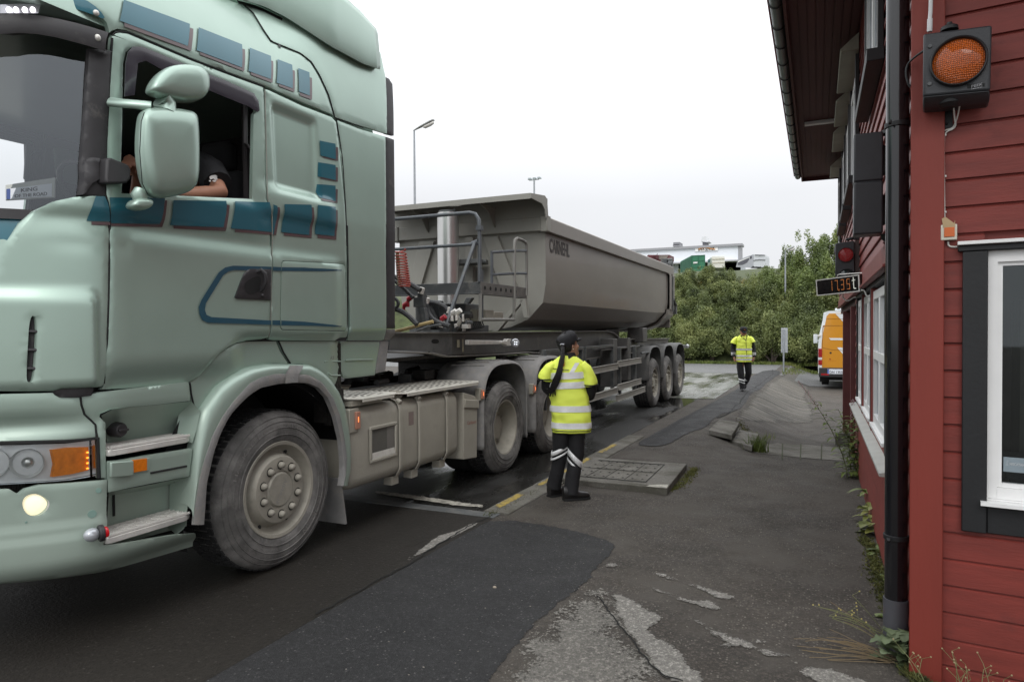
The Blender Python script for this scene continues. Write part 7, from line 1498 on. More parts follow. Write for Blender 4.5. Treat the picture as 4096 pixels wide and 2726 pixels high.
b = MB(); P = [onY(p, YB+.05) for p in D5([(890,210),(910,240),(905,290),(930,350),(950,365)])]; b.tube(smoothpoly(P, 0), .006, 8); tag(b.build('black_cable', mat('brown_cable', (.07,.02,.02), .5)), 'thin dark cable hanging under the tall grey signal housing', 'cable')
# red signal light
YR = 8.3
rs = thing('red_signal_light', onY(D5([(415,600)])[0], YR), 'black two lamp traffic signal with a dark red upper lens hanging on the side wall', 'signal light')
q = [onY(p, YR) for p in D5([(285,228),(525,196),(530,760),(287,770)])]
b = MB(); b.prism(q, (0,.16,0)); b.build('housing', SIGB, rs, bevel=.008)
b = MB(); q = [onY(p, YR+.03) for p in D5([(530,196),(590,186),(592,700),(532,740)])]; b.prism(q, (0,.1,0)); b.build('housing_side', mat('signal_brown', (.05,.028,.024), .5), rs)
for (cx_, cy_, m_) in ((417,372,lens_mat('red_signal_lens', (.13,.010,.012), (1,.02,.02), .05, (150,40,150))),(420,640,mat('dark_signal_lens', (.02,.03,.03), .2, coat=.5))):
    c_ = onY(D5([(cx_,cy_)])[0], YR); r_ = (onY(D5([(cx_+97,cy_)])[0], YR)-c_).length
    b = MB(); b.lathe(c_, (0,-1,0), [(r_*1.12,0),(r_*1.12,.012),(r_*1.0,.014),(r_*.97,0)], 40); b.build('lens_ring', BLKT, rs); b = MB(); b.lathe(c_, (0,-1,0), [(r_*.98,0),(r_*.7,.014),(0,.026)], 36); b.build('lens', m_, rs, smooth=60)
b = MB(); b.tube([onY(p, YR+.08) for p in D5([(425,190),(440,180),(520,160),(560,150)])], .018, 8); b.box(onY(D5([(520,180)])[0], YR+.05), onY(D5([(580,150)])[0], YR+.14)+Vector((.25,0,0))); b.build('top_bracket', BLKT, rs, bevel=.004)
# weight display
wd = thing('weight_display', onY(D5([(330,870)])[0], 7.5), 'long black display board showing 17,35 t in orange digits, bracketed to the side wall', 'display')
tl, bl_ = [onY(p, 7.85) for p in D5([(45,688),(60,888)])]; tr_, br_ = [onY(p, 7.2) for p in D5([(592,617),(600,832)])]
DF = lambda u, v, o=0: (bl_.lerp(br_, u)).lerp(tl.lerp(tr_, u), v)+dn*o
dn = (br_-bl_).cross(tl-bl_).normalized(); dn = dn if dn.y < 0 else -dn
b = MB(); b.prism([DF(0,0),DF(1,0),DF(1,1),DF(0,1)], -dn*.10); b.build('display_case', mat('case_dark', (.03,.02,.02), .5), wd)
b = MB()
for u0, v0, u1, v1 in ((0,0,1,.06),(0,.94,1,1),(0,.06,.025,.94),(.975,.06,1,.94)): b.prism([DF(u0,v0,.006),DF(u1,v0,.006),DF(u1,v1,.006),DF(u0,v1,.006)], -dn*.02)
b.build('display_frame', ALU, wd, bevel=.002)
b = MB(); b.add([DF(.025,.06,.003),DF(.975,.06,.003),DF(.975,.94,.003),DF(.025,.94,.003)], [(0,1,2,3)]); b.build('display_face', mat('display_black', (.004,.004,.005), .12), wd)
SEG = {'1':'bc','7':'abc','3':'abgcd','5':'afgcd'}
mo = mat('digit_orange', (.5,.16,.04), .5, emit=(1,.33,.08), estr=.10); md = mat('digit_ghost', (.10,.035,.015), .5)
def digit(ch, u, w=.075, v0=.20, v1=.84):
    vm = (v0+v1)/2; t = .016; tv = .055
    S = {'a':(u,v1-tv,u+w,v1),'d':(u,v0,u+w,v0+tv),'g':(u,vm-tv/2,u+w,vm+tv/2),'b':(u+w-t,vm,u+w,v1),'c':(u+w-t,v0,u+w,vm),'f':(u,vm,u+t,v1),'e':(u,v0,u+t,vm)}
    b = MB()
    for k in SEG[ch]: a, c, d, e = S[k]; b.add([DF(a+.003,c+.01,.006),DF(d-.003,c+.01,.006),DF(d-.003,e-.01,.006),DF(a+.003,e-.01,.006)], [(0,1,2,3)])
    b.build('digit', mo, wd, smooth=0)
    if ch == '5':
        b = MB()
        for k in 'be': a, c, d, e = S[k]; b.add([DF(a+.003,c+.02,.006),DF(d-.003,c+.02,.006),DF(d-.003,e-.02,.006),DF(a+.003,e-.02,.006)], [(0,1,2,3)])
        b.build('dim_segment', md, wd, smooth=0)
for ch, u in (('1',.325),('7',.455),('3',.595),('5',.725)): digit(ch, u)
b = MB(); b.add([DF(.545,.16,.006),DF(.555,.16,.006),DF(.558,.28,.006),DF(.540,.28,.006)], [(0,1,2,3)]); b.build('decimal_comma', mo, wd)
b = MB(); b.add([DF(u,v,.006) for u, v in ((.865,.88),(.885,.89),(.888,.30),(.90,.25),(.925,.25),(.928,.18),(.885,.18),(.868,.26))], [(0,1,2,3,4,5,6,7)]); b.add([DF(u,v,.0062) for u, v in ((.842,.66),(.915,.68),(.915,.74),(.842,.72))], [(0,1,2,3)]); b.build('unit_letter', mat('unit_white', (.85,.85,.75), .5), wd, smooth=0)
b = MB(); b.tube([DF(.40,1.02,-.05), DF(.42,1.14,-.05), DF(.46,1.17,-.05), DF(1.02,1.07,-.05), DF(1.15,1.06,-.05)], .006, 8)
q1, q2 = onY(D5([(650,600)])[0], 7.35), onY(D5([(720,635)])[0], 7.35); b.box(q1, q2+Vector((.25,.05,0))); q1, q2 = onY(D5([(650,708)])[0], 7.35), onY(D5([(720,742)])[0], 7.35); b.box(q1, q2+Vector((.25,.05,0))); q1 = onY(D5([(728,580)])[0], 7.38); q2 = onY(D5([(722,740)])[0], 7.38); b.tube([q1, q2], .015, 8); b.build('mounting_bracket', ALU, wd, bevel=.003)
b = MB(); b.tube([onY(p, 7.6) for p in D5([(385,865),(378,900),(400,930),(430,948),(470,938),(500,915),(545,900)])], .006, 8); tag(b.build('white_cable', CW), 'white cable sagging in a loop below the weight display', 'cable')
b = MB(); b.tube([onY(p, 6.9) for p in D5([(610,815),(640,815),(660,835),(668,870),(690,895),(715,905)])], .007, 8); tag(b.build('white_cable', CW), 'white cable hooked over the red trim board right of the weight display', 'cable')
# ================================================================== VAN
YV = 26.0; vz = -.45
van = thing('parked_van', (.77, YV+2.9, vz), 'orange and white van parked behind the red building, seen from the rear', 'van')
VX0, VX1 = -.22, 1.76
ORA = mat('orange_paint', (.62,.27,.022), .3, .05, .04, 3, coat=.6); VWH = mat('van_white', (.72,.75,.76), .3, 0, .03, 3, coat=.6); VBL = mat('van_bumper', (.02,.02,.022), .6)
def vsec(z): # half width by height
    t = (z-vz); return .99-.02*sstep(.3,.9,1-t)-.17*sstep(1.3,2.62,t)**1.3
cx0 = (VX0+VX1)/2
zs = [vz+.45+k*.09 for k in range(24)]; zs = [z for z in zs if z < vz+2.5]+[vz+2.52,vz+2.56]
def vring(y, inset=0):
    L = [Vector((cx0-vsec(z)+inset, y, z)) for z in zs]; Rr = [Vector((cx0+vsec(z)-inset, y, z)) for z in reversed(zs)]
    top = [Vector((cx0-vsec(zs[-1])+.16, y, vz+2.62)), Vector((cx0, y, vz+2.64)), Vector((cx0+vsec(zs[-1])-.16, y, vz+2.62))]; return L+top+Rr
b = MB(); b.rings([vring(YV+.06, .05), vring(YV+.10, .015), vring(YV+.2), vring(YV+5.2), vring(YV+5.7,.1)]); b.build('body', VWH, van, smooth=50)
b = MB(); dp = [Vector((cx0-vsec(z)+.11, z)) for z in [vz+.62+k*.1 for k in range(18)]]; outl = dp+[Vector((cx0-vsec(vz+2.45)+.11, vz+2.44)), Vector((cx0-vsec(vz+2.5)+.18, vz+2.53)), Vector((cx0+.8, vz+2.54)), Vector((cx0+.85, vz+.62))]
area(b, outl, lambda x, z, d: Vector((x, YV+.045+d, z)), st=.12, th=.02, rnd=.01)
V6 = lambda pts: [Vector((q.x, q.z)) for q in (onY(p, YV+.03) for p in B6(pts))]
fz = lambda o: (lambda x, z, d: Vector((x, YV+.045-o, z)))
for k_, pts in enumerate(([(278,694),(300,694),(430,694),(430,840),(358,780)], [(226,884),(430,886),(430,902),(240,900)], [(290,958),(430,962),(430,1060),(358,1036)])):
    b.mi = 1; area(b, V6(pts), fz(.006), st=.1)
b.mi = 2
for pts in ([(178,790),(186,785),(430,787),(430,790),(196,789),(182,800),(176,960),(172,960)], [(172,957),(250,975),(430,985),(430,988),(250,979),(172,961)], [(205,731),(358,735),(430,737),(430,739),(358,738),(205,734)]): area(b, V6(pts), fz(.007), st=.06)
b.mi = 3; c_ = V6([(240,1001)])[0]; area(b, [c_+Vector((.035*math.cos(a), .035*math.sin(a))) for a in [k*math.pi/6 for k in range(12)]], fz(.008), st=.05)
b.build('rear_door', [ORA, VWH, mat('orange_shade', (.30,.12,.012), .5), VBL], van, smooth=50)
b = MB(); tx = V6([(222,1064)])[0]; write(b, 'Statens vegvesen', .03, lambda x, y, z: Vector((tx.x+x, YV+.036, tx.y+y)), fit=.24); tx = V6([(230,1053)])[0]; b.add([Vector((tx.x+u, YV+.036, tx.y+v)) for u, v in ((0,0),(.055,-.01),(.055,.02),(.03,.03),(0,.05))], [(0,1,2,3,4)]); b.build('door_lettering', mat('van_red', (.35,.05,.01), .5), van, smooth=0)
b = MB(); b.box((VX0+.03, YV-.06, vz+.33), (VX1-.03, YV+.15, vz+.66)); bm_ = b.build('rear_bumper', VBL, van, bevel=.03, seg=3)
b = MB(); a_, c_ = V6([(215,1163)])[0], V6([(349,1128)])[0]; b.box((a_.x, YV-.075, a_.y), (c_.x, YV-.062, c_.y)); lpz = b.build('number_plate', mat('plate_van', (.72,.75,.8), .4), bm_)
b = MB(); b.add([Vector((a_.x+.002, YV-.0765, a_.y+.005)), Vector((a_.x+.045, YV-.0765, a_.y+.005)), Vector((a_.x+.045, YV-.0765, c_.y-.005)), Vector((a_.x+.002, YV-.0765, c_.y-.005))], [(0,1,2,3)]); b.build('plate_band', mat('plate_blue2', (.06,.12,.45), .4), lpz)
b = MB(); write(b, 'DN 13530', .125, lambda x, y, z: Vector((a_.x+.06+x, YV-.0775, a_.y+.014+y)), fit=(c_.x-a_.x)-.075, bold=.003); b.build('plate_text', mat('plate_ink', (.12,.13,.15), .6), lpz, smooth=0)
b = MB(); b.box((VX0+.01, YV-.02, vz+1.02),(VX0+.13, YV+.10, vz+1.32)); b.box((VX0+.01, YV-.02, vz+.75),(VX0+.13, YV+.10, vz+.92)); b.build('tail_lamp', mat('tail_red', (.30,.008,.012), .25, coat=.5), van, bevel=.01)
b = MB(); b.box((VX0+.01, YV-.021, vz+.93),(VX0+.13, YV+.10, vz+1.01)); b.box((VX0+.01, YV-.021, vz+.62),(VX0+.13, YV+.10, vz+.74)); b.build('tail_lamp_clear', mat('tail_clear', (.6,.6,.6), .2), van, bevel=.008)
b = MB(); b.box((VX0+.10, YV-.07, vz+.40),(VX0+.35, YV-.05, vz+.46)); b.build('bumper_reflector', MATS['tail_red'], bm_)
b = MB(); b.lathe((VX0+.12, YV+1.0, vz+.34), (1,0,0), [(0,-.02),(.2,-.02),(.34,0),(.34,.22),(0,.22)], 28); b.lathe((VX1-.3, YV+1.0, vz+.34), (1,0,0), [(0,-.02),(.34,0),(.34,.22),(0,.22)], 28); b.build('wheel', TREADM, van, smooth=30)
b = MB(); b.box((VX0+.05, YV+.62, vz+.12),(VX0+.36, YV+.64, vz+.55)); b.build('mud_flap', BLK, van)
b = MB(); b.box((VX0+.1, YV+.2, vz+.22),(VX1-.1, YV+5, vz+.45)); b.build('underbody', BLK, van)
b = MB(); b.box((VX0-.20, YV+3.9, vz+1.42),(VX0-.05, YV+3.98, vz+1.78)); b.box((VX0-.06, YV+3.92, vz+1.50),(VX0+.08, YV+3.96, vz+1.55)); b.build('door_mirror', VWH, van, bevel=.02)
b = MB(); b.box((cx0-.45, YV+.5, vz+2.65),(cx0+.5, YV+1.0, vz+2.72)); b.build('roof_box', VWH, van, bevel=.02)
b = MB(); b.box((VX0-.02, YV+.05, vz+1.72),(VX0+.10, YV+.20, vz+1.80)); b.build('door_hinge', ALU, van, bevel=.01)
# ================================================================== SIGN AND LAMPS
def pole_thing(name, label, cat, base): return thing(name, base, label, cat)
q = G(DD([(1803,856)])[0]); yS = q.y
sg = thing('road_sign', q, 'grey metal signpost with a plain rectangular sign seen from behind near the far road', 'sign')
b = MB(); tp = onY(DD([(1803,758)])[0], yS); b.tube([q-Vector((0,0,.1)), Vector((q.x, q.y, tp.z))], .032, 12); b.build('post', GALV, sg)
a_, c_ = onY(DD([(1797,754)])[0], yS), onY(DD([(1811,811)])[0], yS); b = MB(); b.box((a_.x, yS+.04, c_.z),(c_.x+.02, yS+.05, a_.z)); b.build('sign_board', mat('sign_back', (.42,.44,.46), .5, .3), sg); b = MB(); b.box((q.x-.06, yS+.03, a_.z-.12),(q.x+.06, yS+.04, a_.z-.08)); b.box((q.x-.06, yS+.03, c_.z+.08),(q.x+.06, yS+.04, c_.z+.12)); b.build('sign_clamp', GALV, sg)
def street_lamp(px_top, px_tip, Y, label, base_z, k=1):
    t_ = onY(px_top, Y); e_ = onY(px_tip, Y); lm = thing('street_lamp', (t_.x, Y, base_z), label, 'street lamp')
    b = MB(); b.tube([Vector((t_.x, Y, base_z)), Vector((t_.x, Y, t_.z*.55)), t_-Vector((0,0,.1)), t_], [.09*k,.075*k,.05*k,.05*k], 12); b.build('pole', GALV, lm)
    d = (e_-t_); L = d.length; d.normalize(); u_ = Vector((-d.z,0,d.x)); b = MB()
    if u_.z < 0: u_ = -u_
    pr = [(-.05,.03,.05),(.15,.07,.09),(.4,.10,.14),(.8,.11,.15),(.97,.09,.12),(1.0,.04,.05)]
    b.rings([[t_+d*L*s_+Vector((0,1,0))*w_*math.cos(a)+u_*h_*.55*(math.sin(a) if math.sin(a) > 0 else math.sin(a)*.25) for a in [2*math.pi*q_/14 for q_ in range(14)]] for s_, w_, h_ in pr]); hd = b.build('lamp_head', mat('lamp_grey', (.34,.35,.34), .5), lm, smooth=50)
    b = MB(); b.rings([[t_+d*L*s_+Vector((0,1,0))*w_*math.cos(a)-u_*(.03+h_*(.5-.5*math.sin(a))) for a in [2*math.pi*q_/12 for q_ in range(12)]] for s_, w_, h_ in ((.42,.05,.05),(.5,.09,.13),(.75,.09,.15),(.93,.07,.12),(.96,.03,.06))]); b.build('diffuser', mat('diffuser_clear', (.55,.54,.50), .2), hd, smooth=50)
street_lamp(DD([(953,300)])[0], DD([(999,276)])[0], 26, 'tall grey street lamp rising behind the trailer, nearer of the two single-headed lamps', -.3, .8)
street_lamp(DD([(1807,577)])[0], DD([(1828,567)])[0], 39.6, 'slim grey street lamp standing in front of the bushes on the right', 1.0, .7)
Yf = 90; t_ = onY(DD([(1229,414)])[0], Yf); fl = thing('floodlight_mast', (t_.x, Yf, 0), 'thin distant mast with three floodlights on a crossbar above the trailer', 'floodlight mast')
b = MB(); b.tube([Vector((t_.x, Yf, 0)), t_], [.2,.12], 10); b.build('pole', GALV, fl); b = MB(); b.tube([t_-Vector((.75,0,0)), t_+Vector((.75,0,0))], .06, 8); b.build('crossbar', GALV, fl)
for dx in (-.72, 0, .72): b = MB(); c_ = t_+Vector((dx,0,.2)); b.prism([c_+Vector((x,0,z)) for x, z in ((-.30,-.05),(.30,-.05),(.2,.16),(-.2,.18))], (0,.4,0)); b.build('floodlight', mat('flood_grey', (.38,.43,.45), .5), fl)
# ================================================================== HILL, FAR BUILDINGS AND VEHICLES
def hz(x, y):
    z = gz(x, min(y, 36.5)) if y < 36.5 else -.30
    z += 4.2*sstep(36.8, 43.5, y)+6.6*max(0, min(1, (y-43.5)/65)); return z+.1*math.sin(x*.7+y*.3)*sstep(37,41,y)
sheet('grassy_bank', [-300,-120,-60,-35]+ax_(-25, 12, 1)+[12,20,40,80,200], [36.7,37,37.5]+ax_(38, 46, .7)+[46,52,60,80,110,160,300,600], mat('bank_soil', (.055,.07,.024), .95, 0, .5, 2, bump=.4, bscale=12), 0, hz)
FY = lambda k, Y: [onY(p, Y) for p in BG(k)]
Yc = 170; wb = thing('white_warehouse', (-25, Yc+10, 12), 'long white warehouse on top of the hill with a car paint shop sign', 'building')
r_, l_ = FY([(1745,582),(0,632)], Yc); zr = r_.z; xr = r_.x; xl = FY([(-1500,660)], Yc)[0].x
WS = mat('warehouse_white', (.80,.83,.88), .6, 0, .02, .3); b = MB(); b.box((xl, Yc, 9),(xr-.9, Yc+3, zr-.5)); b.build('wall', WS, wb)
b = MB(); b.box((xl, Yc-.6, zr-.55),(xr, Yc+3.5, zr)); b.box((xr-1.0, Yc-.1, 9),(xr-.05, Yc+.5, zr-.56)); b.build('roof_edge', mat('edge_grey', (.34,.34,.36), .6), wb)
a_, c_ = FY([(850,735),(1278,648)], Yc-.3); b = MB(); b.box((a_.x, Yc-.35, a_.z),(c_.x, Yc-.1, c_.z)); sgn = b.build('sign_board', mat('sign_white', (.88,.88,.87), .5), wb)
a_ = FY([(905,725)], Yc-.36)[0]; b = MB(); write(b, 'LAKK', 1.35, lambda x, y, z: Vector((a_.x+x, Yc-.37, a_.z+y+.03*x)), fit=FY([(1035,725)], Yc)[0].x-a_.x, bold=.04); b.build('sign_text', mat('sign_brown', (.45,.25,.14), .6), sgn, smooth=0)
a_ = FY([(1038,722)], Yc-.36)[0]; b = MB(); write(b, 'SENTER', 1.35, lambda x, y, z: Vector((a_.x+x, Yc-.37, a_.z+y+.03*x)), fit=FY([(1218,722)], Yc)[0].x-a_.x, bold=.04); b.build('sign_text', mat('sign_grey', (.28,.27,.26), .6), sgn, smooth=0)
b = MB(); P = [p for p in FY([(915,695),(950,675),(990,660),(1050,655),(1100,665),(1140,682),(1200,687),(1225,695)], Yc-.4)]; b.tube(P, .16, 5); b.build('sign_emblem', mat('sign_orange', (.55,.26,.10), .6), sgn)
for (x0_, y0_, x1_, y1_, m_) in ((438,555,558,596,'vent_dark'),(430,598,565,614,'edge_grey'),(990,540,1062,596,'vent_dark')):
    a_, c_ = FY([(x0_,y1_),(x1_,y0_)], Yc+2); b = MB(); b.box((a_.x, Yc+2, a_.z-.3),(c_.x, Yc+6, c_.z)); b.build('roof_vent', mat('vent_dark', (.22,.22,.24), .6) if m_ == 'vent_dark' else MATS[m_], wb)
a_ = FY([(960,545),(975,455),(1060,450),(1075,540),(1118,548),(1065,556)], Yc+1); b = MB(); b.prism(a_, (0,4,0)); b.build('vent_hood', mat('hood_white', (.7,.71,.73), .5), wb, smooth=0)
b = MB(); a_, c_ = FY([(-400,915),(1655,880)], Yc-3); b.box((a_.x, Yc-3, c_.z-.35),(c_.x, Yc-.1, c_.z)); b.build('canopy', mat('canopy_grey', (.5,.5,.52), .6), wb)
b = MB()
for x in range(440, 1640, 90): a_ = FY([(x,960)], Yc-1)[0]; b.box((a_.x, Yc-.4, 9),(a_.x+2.2, Yc-.2, a_.z+.3))
b.build('glazing', mat('glazing_grey', (.5,.53,.57), .3), wb, smooth=0)
Yk = 115; ct = thing('green_container', FY([(800,1020)], Yk)[0], 'green ribbed steel container standing on the hilltop before the warehouse', 'container')
GRN = mat('container_green', (.035,.19,.10), .5, 0, .15, 1.5); e1, e2, e3, e4 = FY([(783,1025),(1040,1025),(1040,795),(783,790)], Yk); s1, s2 = FY([(575,1025),(575,882)], Yk+9)
z0k = e1.z-1.5; b = MB(); b.add([Vector((e1.x,Yk,z0k)),Vector((e2.x,Yk,z0k)),Vector((e3.x,Yk,e3.z)),Vector((e4.x,Yk,e3.z)),Vector((s1.x,Yk+9,z0k)),Vector((s1.x,Yk+9,e3.z-.02)),Vector((s1.x+2.4,Yk+9,z0k)),Vector((s1.x+2.4,Yk+9,e3.z-.02))], [(0,1,2,3),(0,3,5,4),(4,5,7,6),(1,2,7,6),(3,2,7,5)]); b.build('container_body', GRN, ct, smooth=0)
b = MB(); p0, p1 = Vector((e1.x,Yk,0)), Vector((s1.x,Yk+9,0))
for k in range(15): t_ = (k+.3)/15; p = p0.lerp(p1, t_); q = p0.lerp(p1, t_+.03); nn = Vector((-.08,-.02,0)); b.add([Vector((p.x,p.y,z0k))+nn,Vector((q.x,q.y,z0k))+nn,Vector((q.x,q.y,e3.z-.15))+nn,Vector((p.x,p.y,e3.z-.15))+nn, Vector((p.x,p.y,z0k)),Vector((q.x,q.y,z0k)),Vector((q.x,q.y,e3.z-.15)),Vector((p.x,p.y,e3.z-.15))], [(0,1,2,3),(0,3,7,4),(1,2,6,5),(3,2,6,7)])
xm = (e1.x+e2.x)/2
for x in (e1.x, xm-.05, e2.x-.12): b.box((x, Yk-.1, z0k),(x+.12, Yk, e3.z))
for zz in (e3.z-.12, e3.z-1.0, e3.z-2.0): b.box((e1.x, Yk-.07, zz),(e2.x, Yk, zz+.1))
b.build('container_rib', mat('container_green_dark', (.02,.13,.07), .5), ct, smooth=0)
a_, c_ = FY([(815,960),(893,928)], Yk-.2); b = MB(); b.box((a_.x,Yk-.2,a_.z),(c_.x,Yk-.11,c_.z)); b.build('container_label', WHITE, ct)
# caravan, motorhome
cv = thing('white_caravan', FY([(1290,1025)], Yk)[0], 'cream white caravan parked right of the green container on the hilltop', 'caravan')
a_ = FY([(1162,1040),(1410,1040),(1410,835),(1395,825),(1180,822),(1162,832)], Yk); b = MB(); b.prism(a_, (-1.4,5,0)); b.build('caravan_body', mat('cream_body', (.70,.69,.62), .4), cv, bevel=.05)
a_, c_ = FY([(1112,955),(1156,892)], Yk+2); b = MB(); b.prism([Vector((p.x, p.y-1.2, p.z)) for p in FY([(1110,962),(1157,946),(1157,886),(1112,902)], Yk+1)], (0,.1,0)); b.build('window', mat('caravan_window', (.05,.12,.12), .15), cv)
b = MB(); q1, q2 = FY([(1165,955),(1408,945)], Yk-.1); b.box((q1.x,Yk-.08,q1.z),(q2.x,Yk-.03,q1.z+.1)); q1, q2 = FY([(1165,885),(1408,885)], Yk-.1); b.box((q1.x,Yk-.08,q1.z),(q2.x,Yk-.03,q1.z+.08)); b.build('trim_line', mat('trim_beige', (.5,.46,.36), .5), cv)
mhm = thing('motorhome', FY([(1800,1040)], Yk)[0], 'white and silver motorhome parked at a slant at the right end of the hilltop', 'motorhome')
side = FY([(1620,1025),(1640,950),(1665,890),(1940,788),(1950,1000),(1890,1040),(1750,1030)], Yk); b = MB(); b.prism(side, (.3,.6,0)); b.build('side_panel', mat('silver_side', (.42,.43,.46), .35, .3), mhm, smooth=0)
b = MB(); b.add(FY([(1650,985),(1665,930),(1870,845),(1868,880),(1830,940),(1740,985)], Yk-.05), [(0,1,2,3,4,5)]); b.add(FY([(1880,828),(1918,812),(1920,862),(1885,875)], Yk-.05), [(0,1,2,3)]); b.build('window_band', mat('mh_window', (.10,.10,.12), .15), mhm, smooth=0)
b = MB(); b.add(FY([(1652,940),(1668,915),(1878,835),(1880,845),(1690,925)], Yk-.08), [(0,1,2,3,4)]); b.build('awning', WHITE, mhm, smooth=0)
b = MB(); b.prism(FY([(1950,1000),(1950,795),(1985,786),(2170,792),(2178,830),(2180,1000),(2120,1030),(1960,1025)], Yk), (.3,4,0)); b.build('rear_body', mat('mh_white', (.60,.62,.65), .4), mhm, smooth=0)
b = MB(); b.tube(FY([(1950,905),(1990,890),(2060,884),(2178,890)], Yk-.1), .06, 5); b.tube(FY([(1975,795),(2160,800)], Yk-.1), .07, 5); b.tube(FY([(2065,795),(2065,815)], Yk-.1), .07, 5); b.build('trim_line', MATS['vent_dark'], mhm)
b = MB(); b.prism(FY([(1900,1042),(1960,1018),(2100,1020),(2060,1045)], Yk), (0,.5,0)); b.build('underside', BLK, mhm)
# dark red skip body seen over the trailer rear
rd = thing('red_skip', FY([(200,880)], 60)[0], 'dark red steel skip seen just above the rear end of the grey trailer', 'skip')
RDM = mat('skip_red', (.13,.035,.04), .6); b = MB(); b.prism(FY([(-60,830),(-40,795),(130,797),(365,795),(365,880),(300,960),(-60,960)], 60), (0,2,0)); b.build('skip_body', RDM, rd, smooth=0)
b = MB(); b.prism(FY([(10,835),(130,790),(155,800),(155,870),(110,870),(110,820)], 59.7), (0,.2,0)); b.tube(FY([(130,790),(142,772)], 59.8), .03, 5); b.build('skip_rib', mat('skip_red_dark', (.09,.025,.03), .6), rd, smooth=0)
b = MB(); b.add(FY([(160,808),(350,808),(300,880),(165,880)], 59.95), [(0,1,2,3)]); b.build('skip_panel', mat('skip_grey', (.22,.19,.17), .7), rd)
# ================================================================== PLANTS
def leafmat(name, cols, sc=.8, rough=.55, trans=.25):
    m = bpy.data.materials.new(name); m.use_nodes = True; t = m.node_tree; n = t.nodes; l = t.links; b = n['Principled BSDF']
    g = n.new('ShaderNodeNewGeometry'); oi = n.new('ShaderNodeObjectInfo')
    z = n.new('ShaderNodeTexNoise'); z.inputs['Scale'].default_value = sc; z.inputs['Detail'].default_value = 3; l.new(g.outputs['Position'], z.inputs['Vector'])
    z2 = n.new('ShaderNodeTexNoise'); z2.inputs['Scale'].default_value = 9; l.new(g.outputs['Position'], z2.inputs['Vector'])
    a = n.new('ShaderNodeMath'); a.operation = 'MULTIPLY_ADD'; l.new(z2.outputs[0], a.inputs[0]); a.inputs[1].default_value = .6; a.inputs[2].default_value = -.3
    c = n.new('ShaderNodeMath'); c.operation = 'ADD'; l.new(z.outputs[0], c.inputs[0]); l.new(a.outputs[0], c.inputs[1])
    d = n.new('ShaderNodeMath'); d.operation = 'MULTIPLY_ADD'; l.new(oi.outputs['Random'], d.inputs[0]); d.inputs[1].default_value = .22; l.new(c.outputs[0], d.inputs[2])
    r = n.new('ShaderNodeValToRGB'); l.new(d.outputs[0], r.inputs[0]); e = r.color_ramp.elements
    for i, col in enumerate(cols):
        if i < 2: q = e[i]
        else: q = e.new(.5)
        q.color = (*col, 1)
    e = r.color_ramp.elements; 
    for i, p in enumerate(sorted(range(len(cols)))): e[i].position = .32+.48*i/(len(cols)-1); e[i].color = (*cols[i], 1)
    l.new(r.outputs[0], b.inputs['Base Color']); b.inputs['Roughness'].default_value = rough
    tl = n.new('ShaderNodeBsdfTranslucent'); l.new(r.outputs[0], tl.inputs[0]); mx = n.new('ShaderNodeMixShader'); mx.inputs[0].default_value = trans; l.new(b.outputs[0], mx.inputs[1]); l.new(tl.outputs[0], mx.inputs[2]); l.new(mx.outputs[0], n['Material Output'].inputs[0])
    MATS[name] = m; return m
LEAF = leafmat('bush_leaves', [(.045,.06,.022),(.10,.13,.042),(.165,.20,.065),(.25,.275,.095)])
LEAF2 = leafmat('tree_leaves', [(.055,.078,.027),(.12,.16,.05),(.19,.25,.075),(.26,.30,.10)])
BARK = mat('bark', (.07,.055,.045), .9, 0, .3, 8)
def leafcloud(blobs, n, size, seed):
    rn = random.Random(seed); b = MB(); tot = sum(r[0]*r[1]*r[2] for c, r in blobs)
    for c, r in blobs:
        c = Vector(c); k = int(n*(r[0]*r[1]*r[2])/tot)
        for _ in range(k):
            d = Vector((rn.gauss(0,1), rn.gauss(0,1), rn.gauss(0,1))).normalized(); rr = rn.random()**.28*rn.uniform(.82,1.12)
            p = c+Vector((d.x*r[0]*rr, d.y*r[1]*rr, d.z*r[2]*rr)); s = size*rn.uniform(.6,1.3)
            a = Vector((rn.gauss(0,1), rn.gauss(0,1), rn.gauss(0,.6)+.5)).normalized()+d*.5; a.normalize(); u = a.orthogonal().normalized(); w = a.cross(u); an = rn.uniform(0,6.28); u, w = u*math.cos(an)+w*math.sin(an), w*math.cos(an)-u*math.sin(an)
            i = len(b.v); b.v += [p-u*s*.6, p+w*s*.33, p+u*s*.6, p-w*s*.33]; b.f.append([i,i+1,i+2,i+3]); b.m.append(0)
    return b
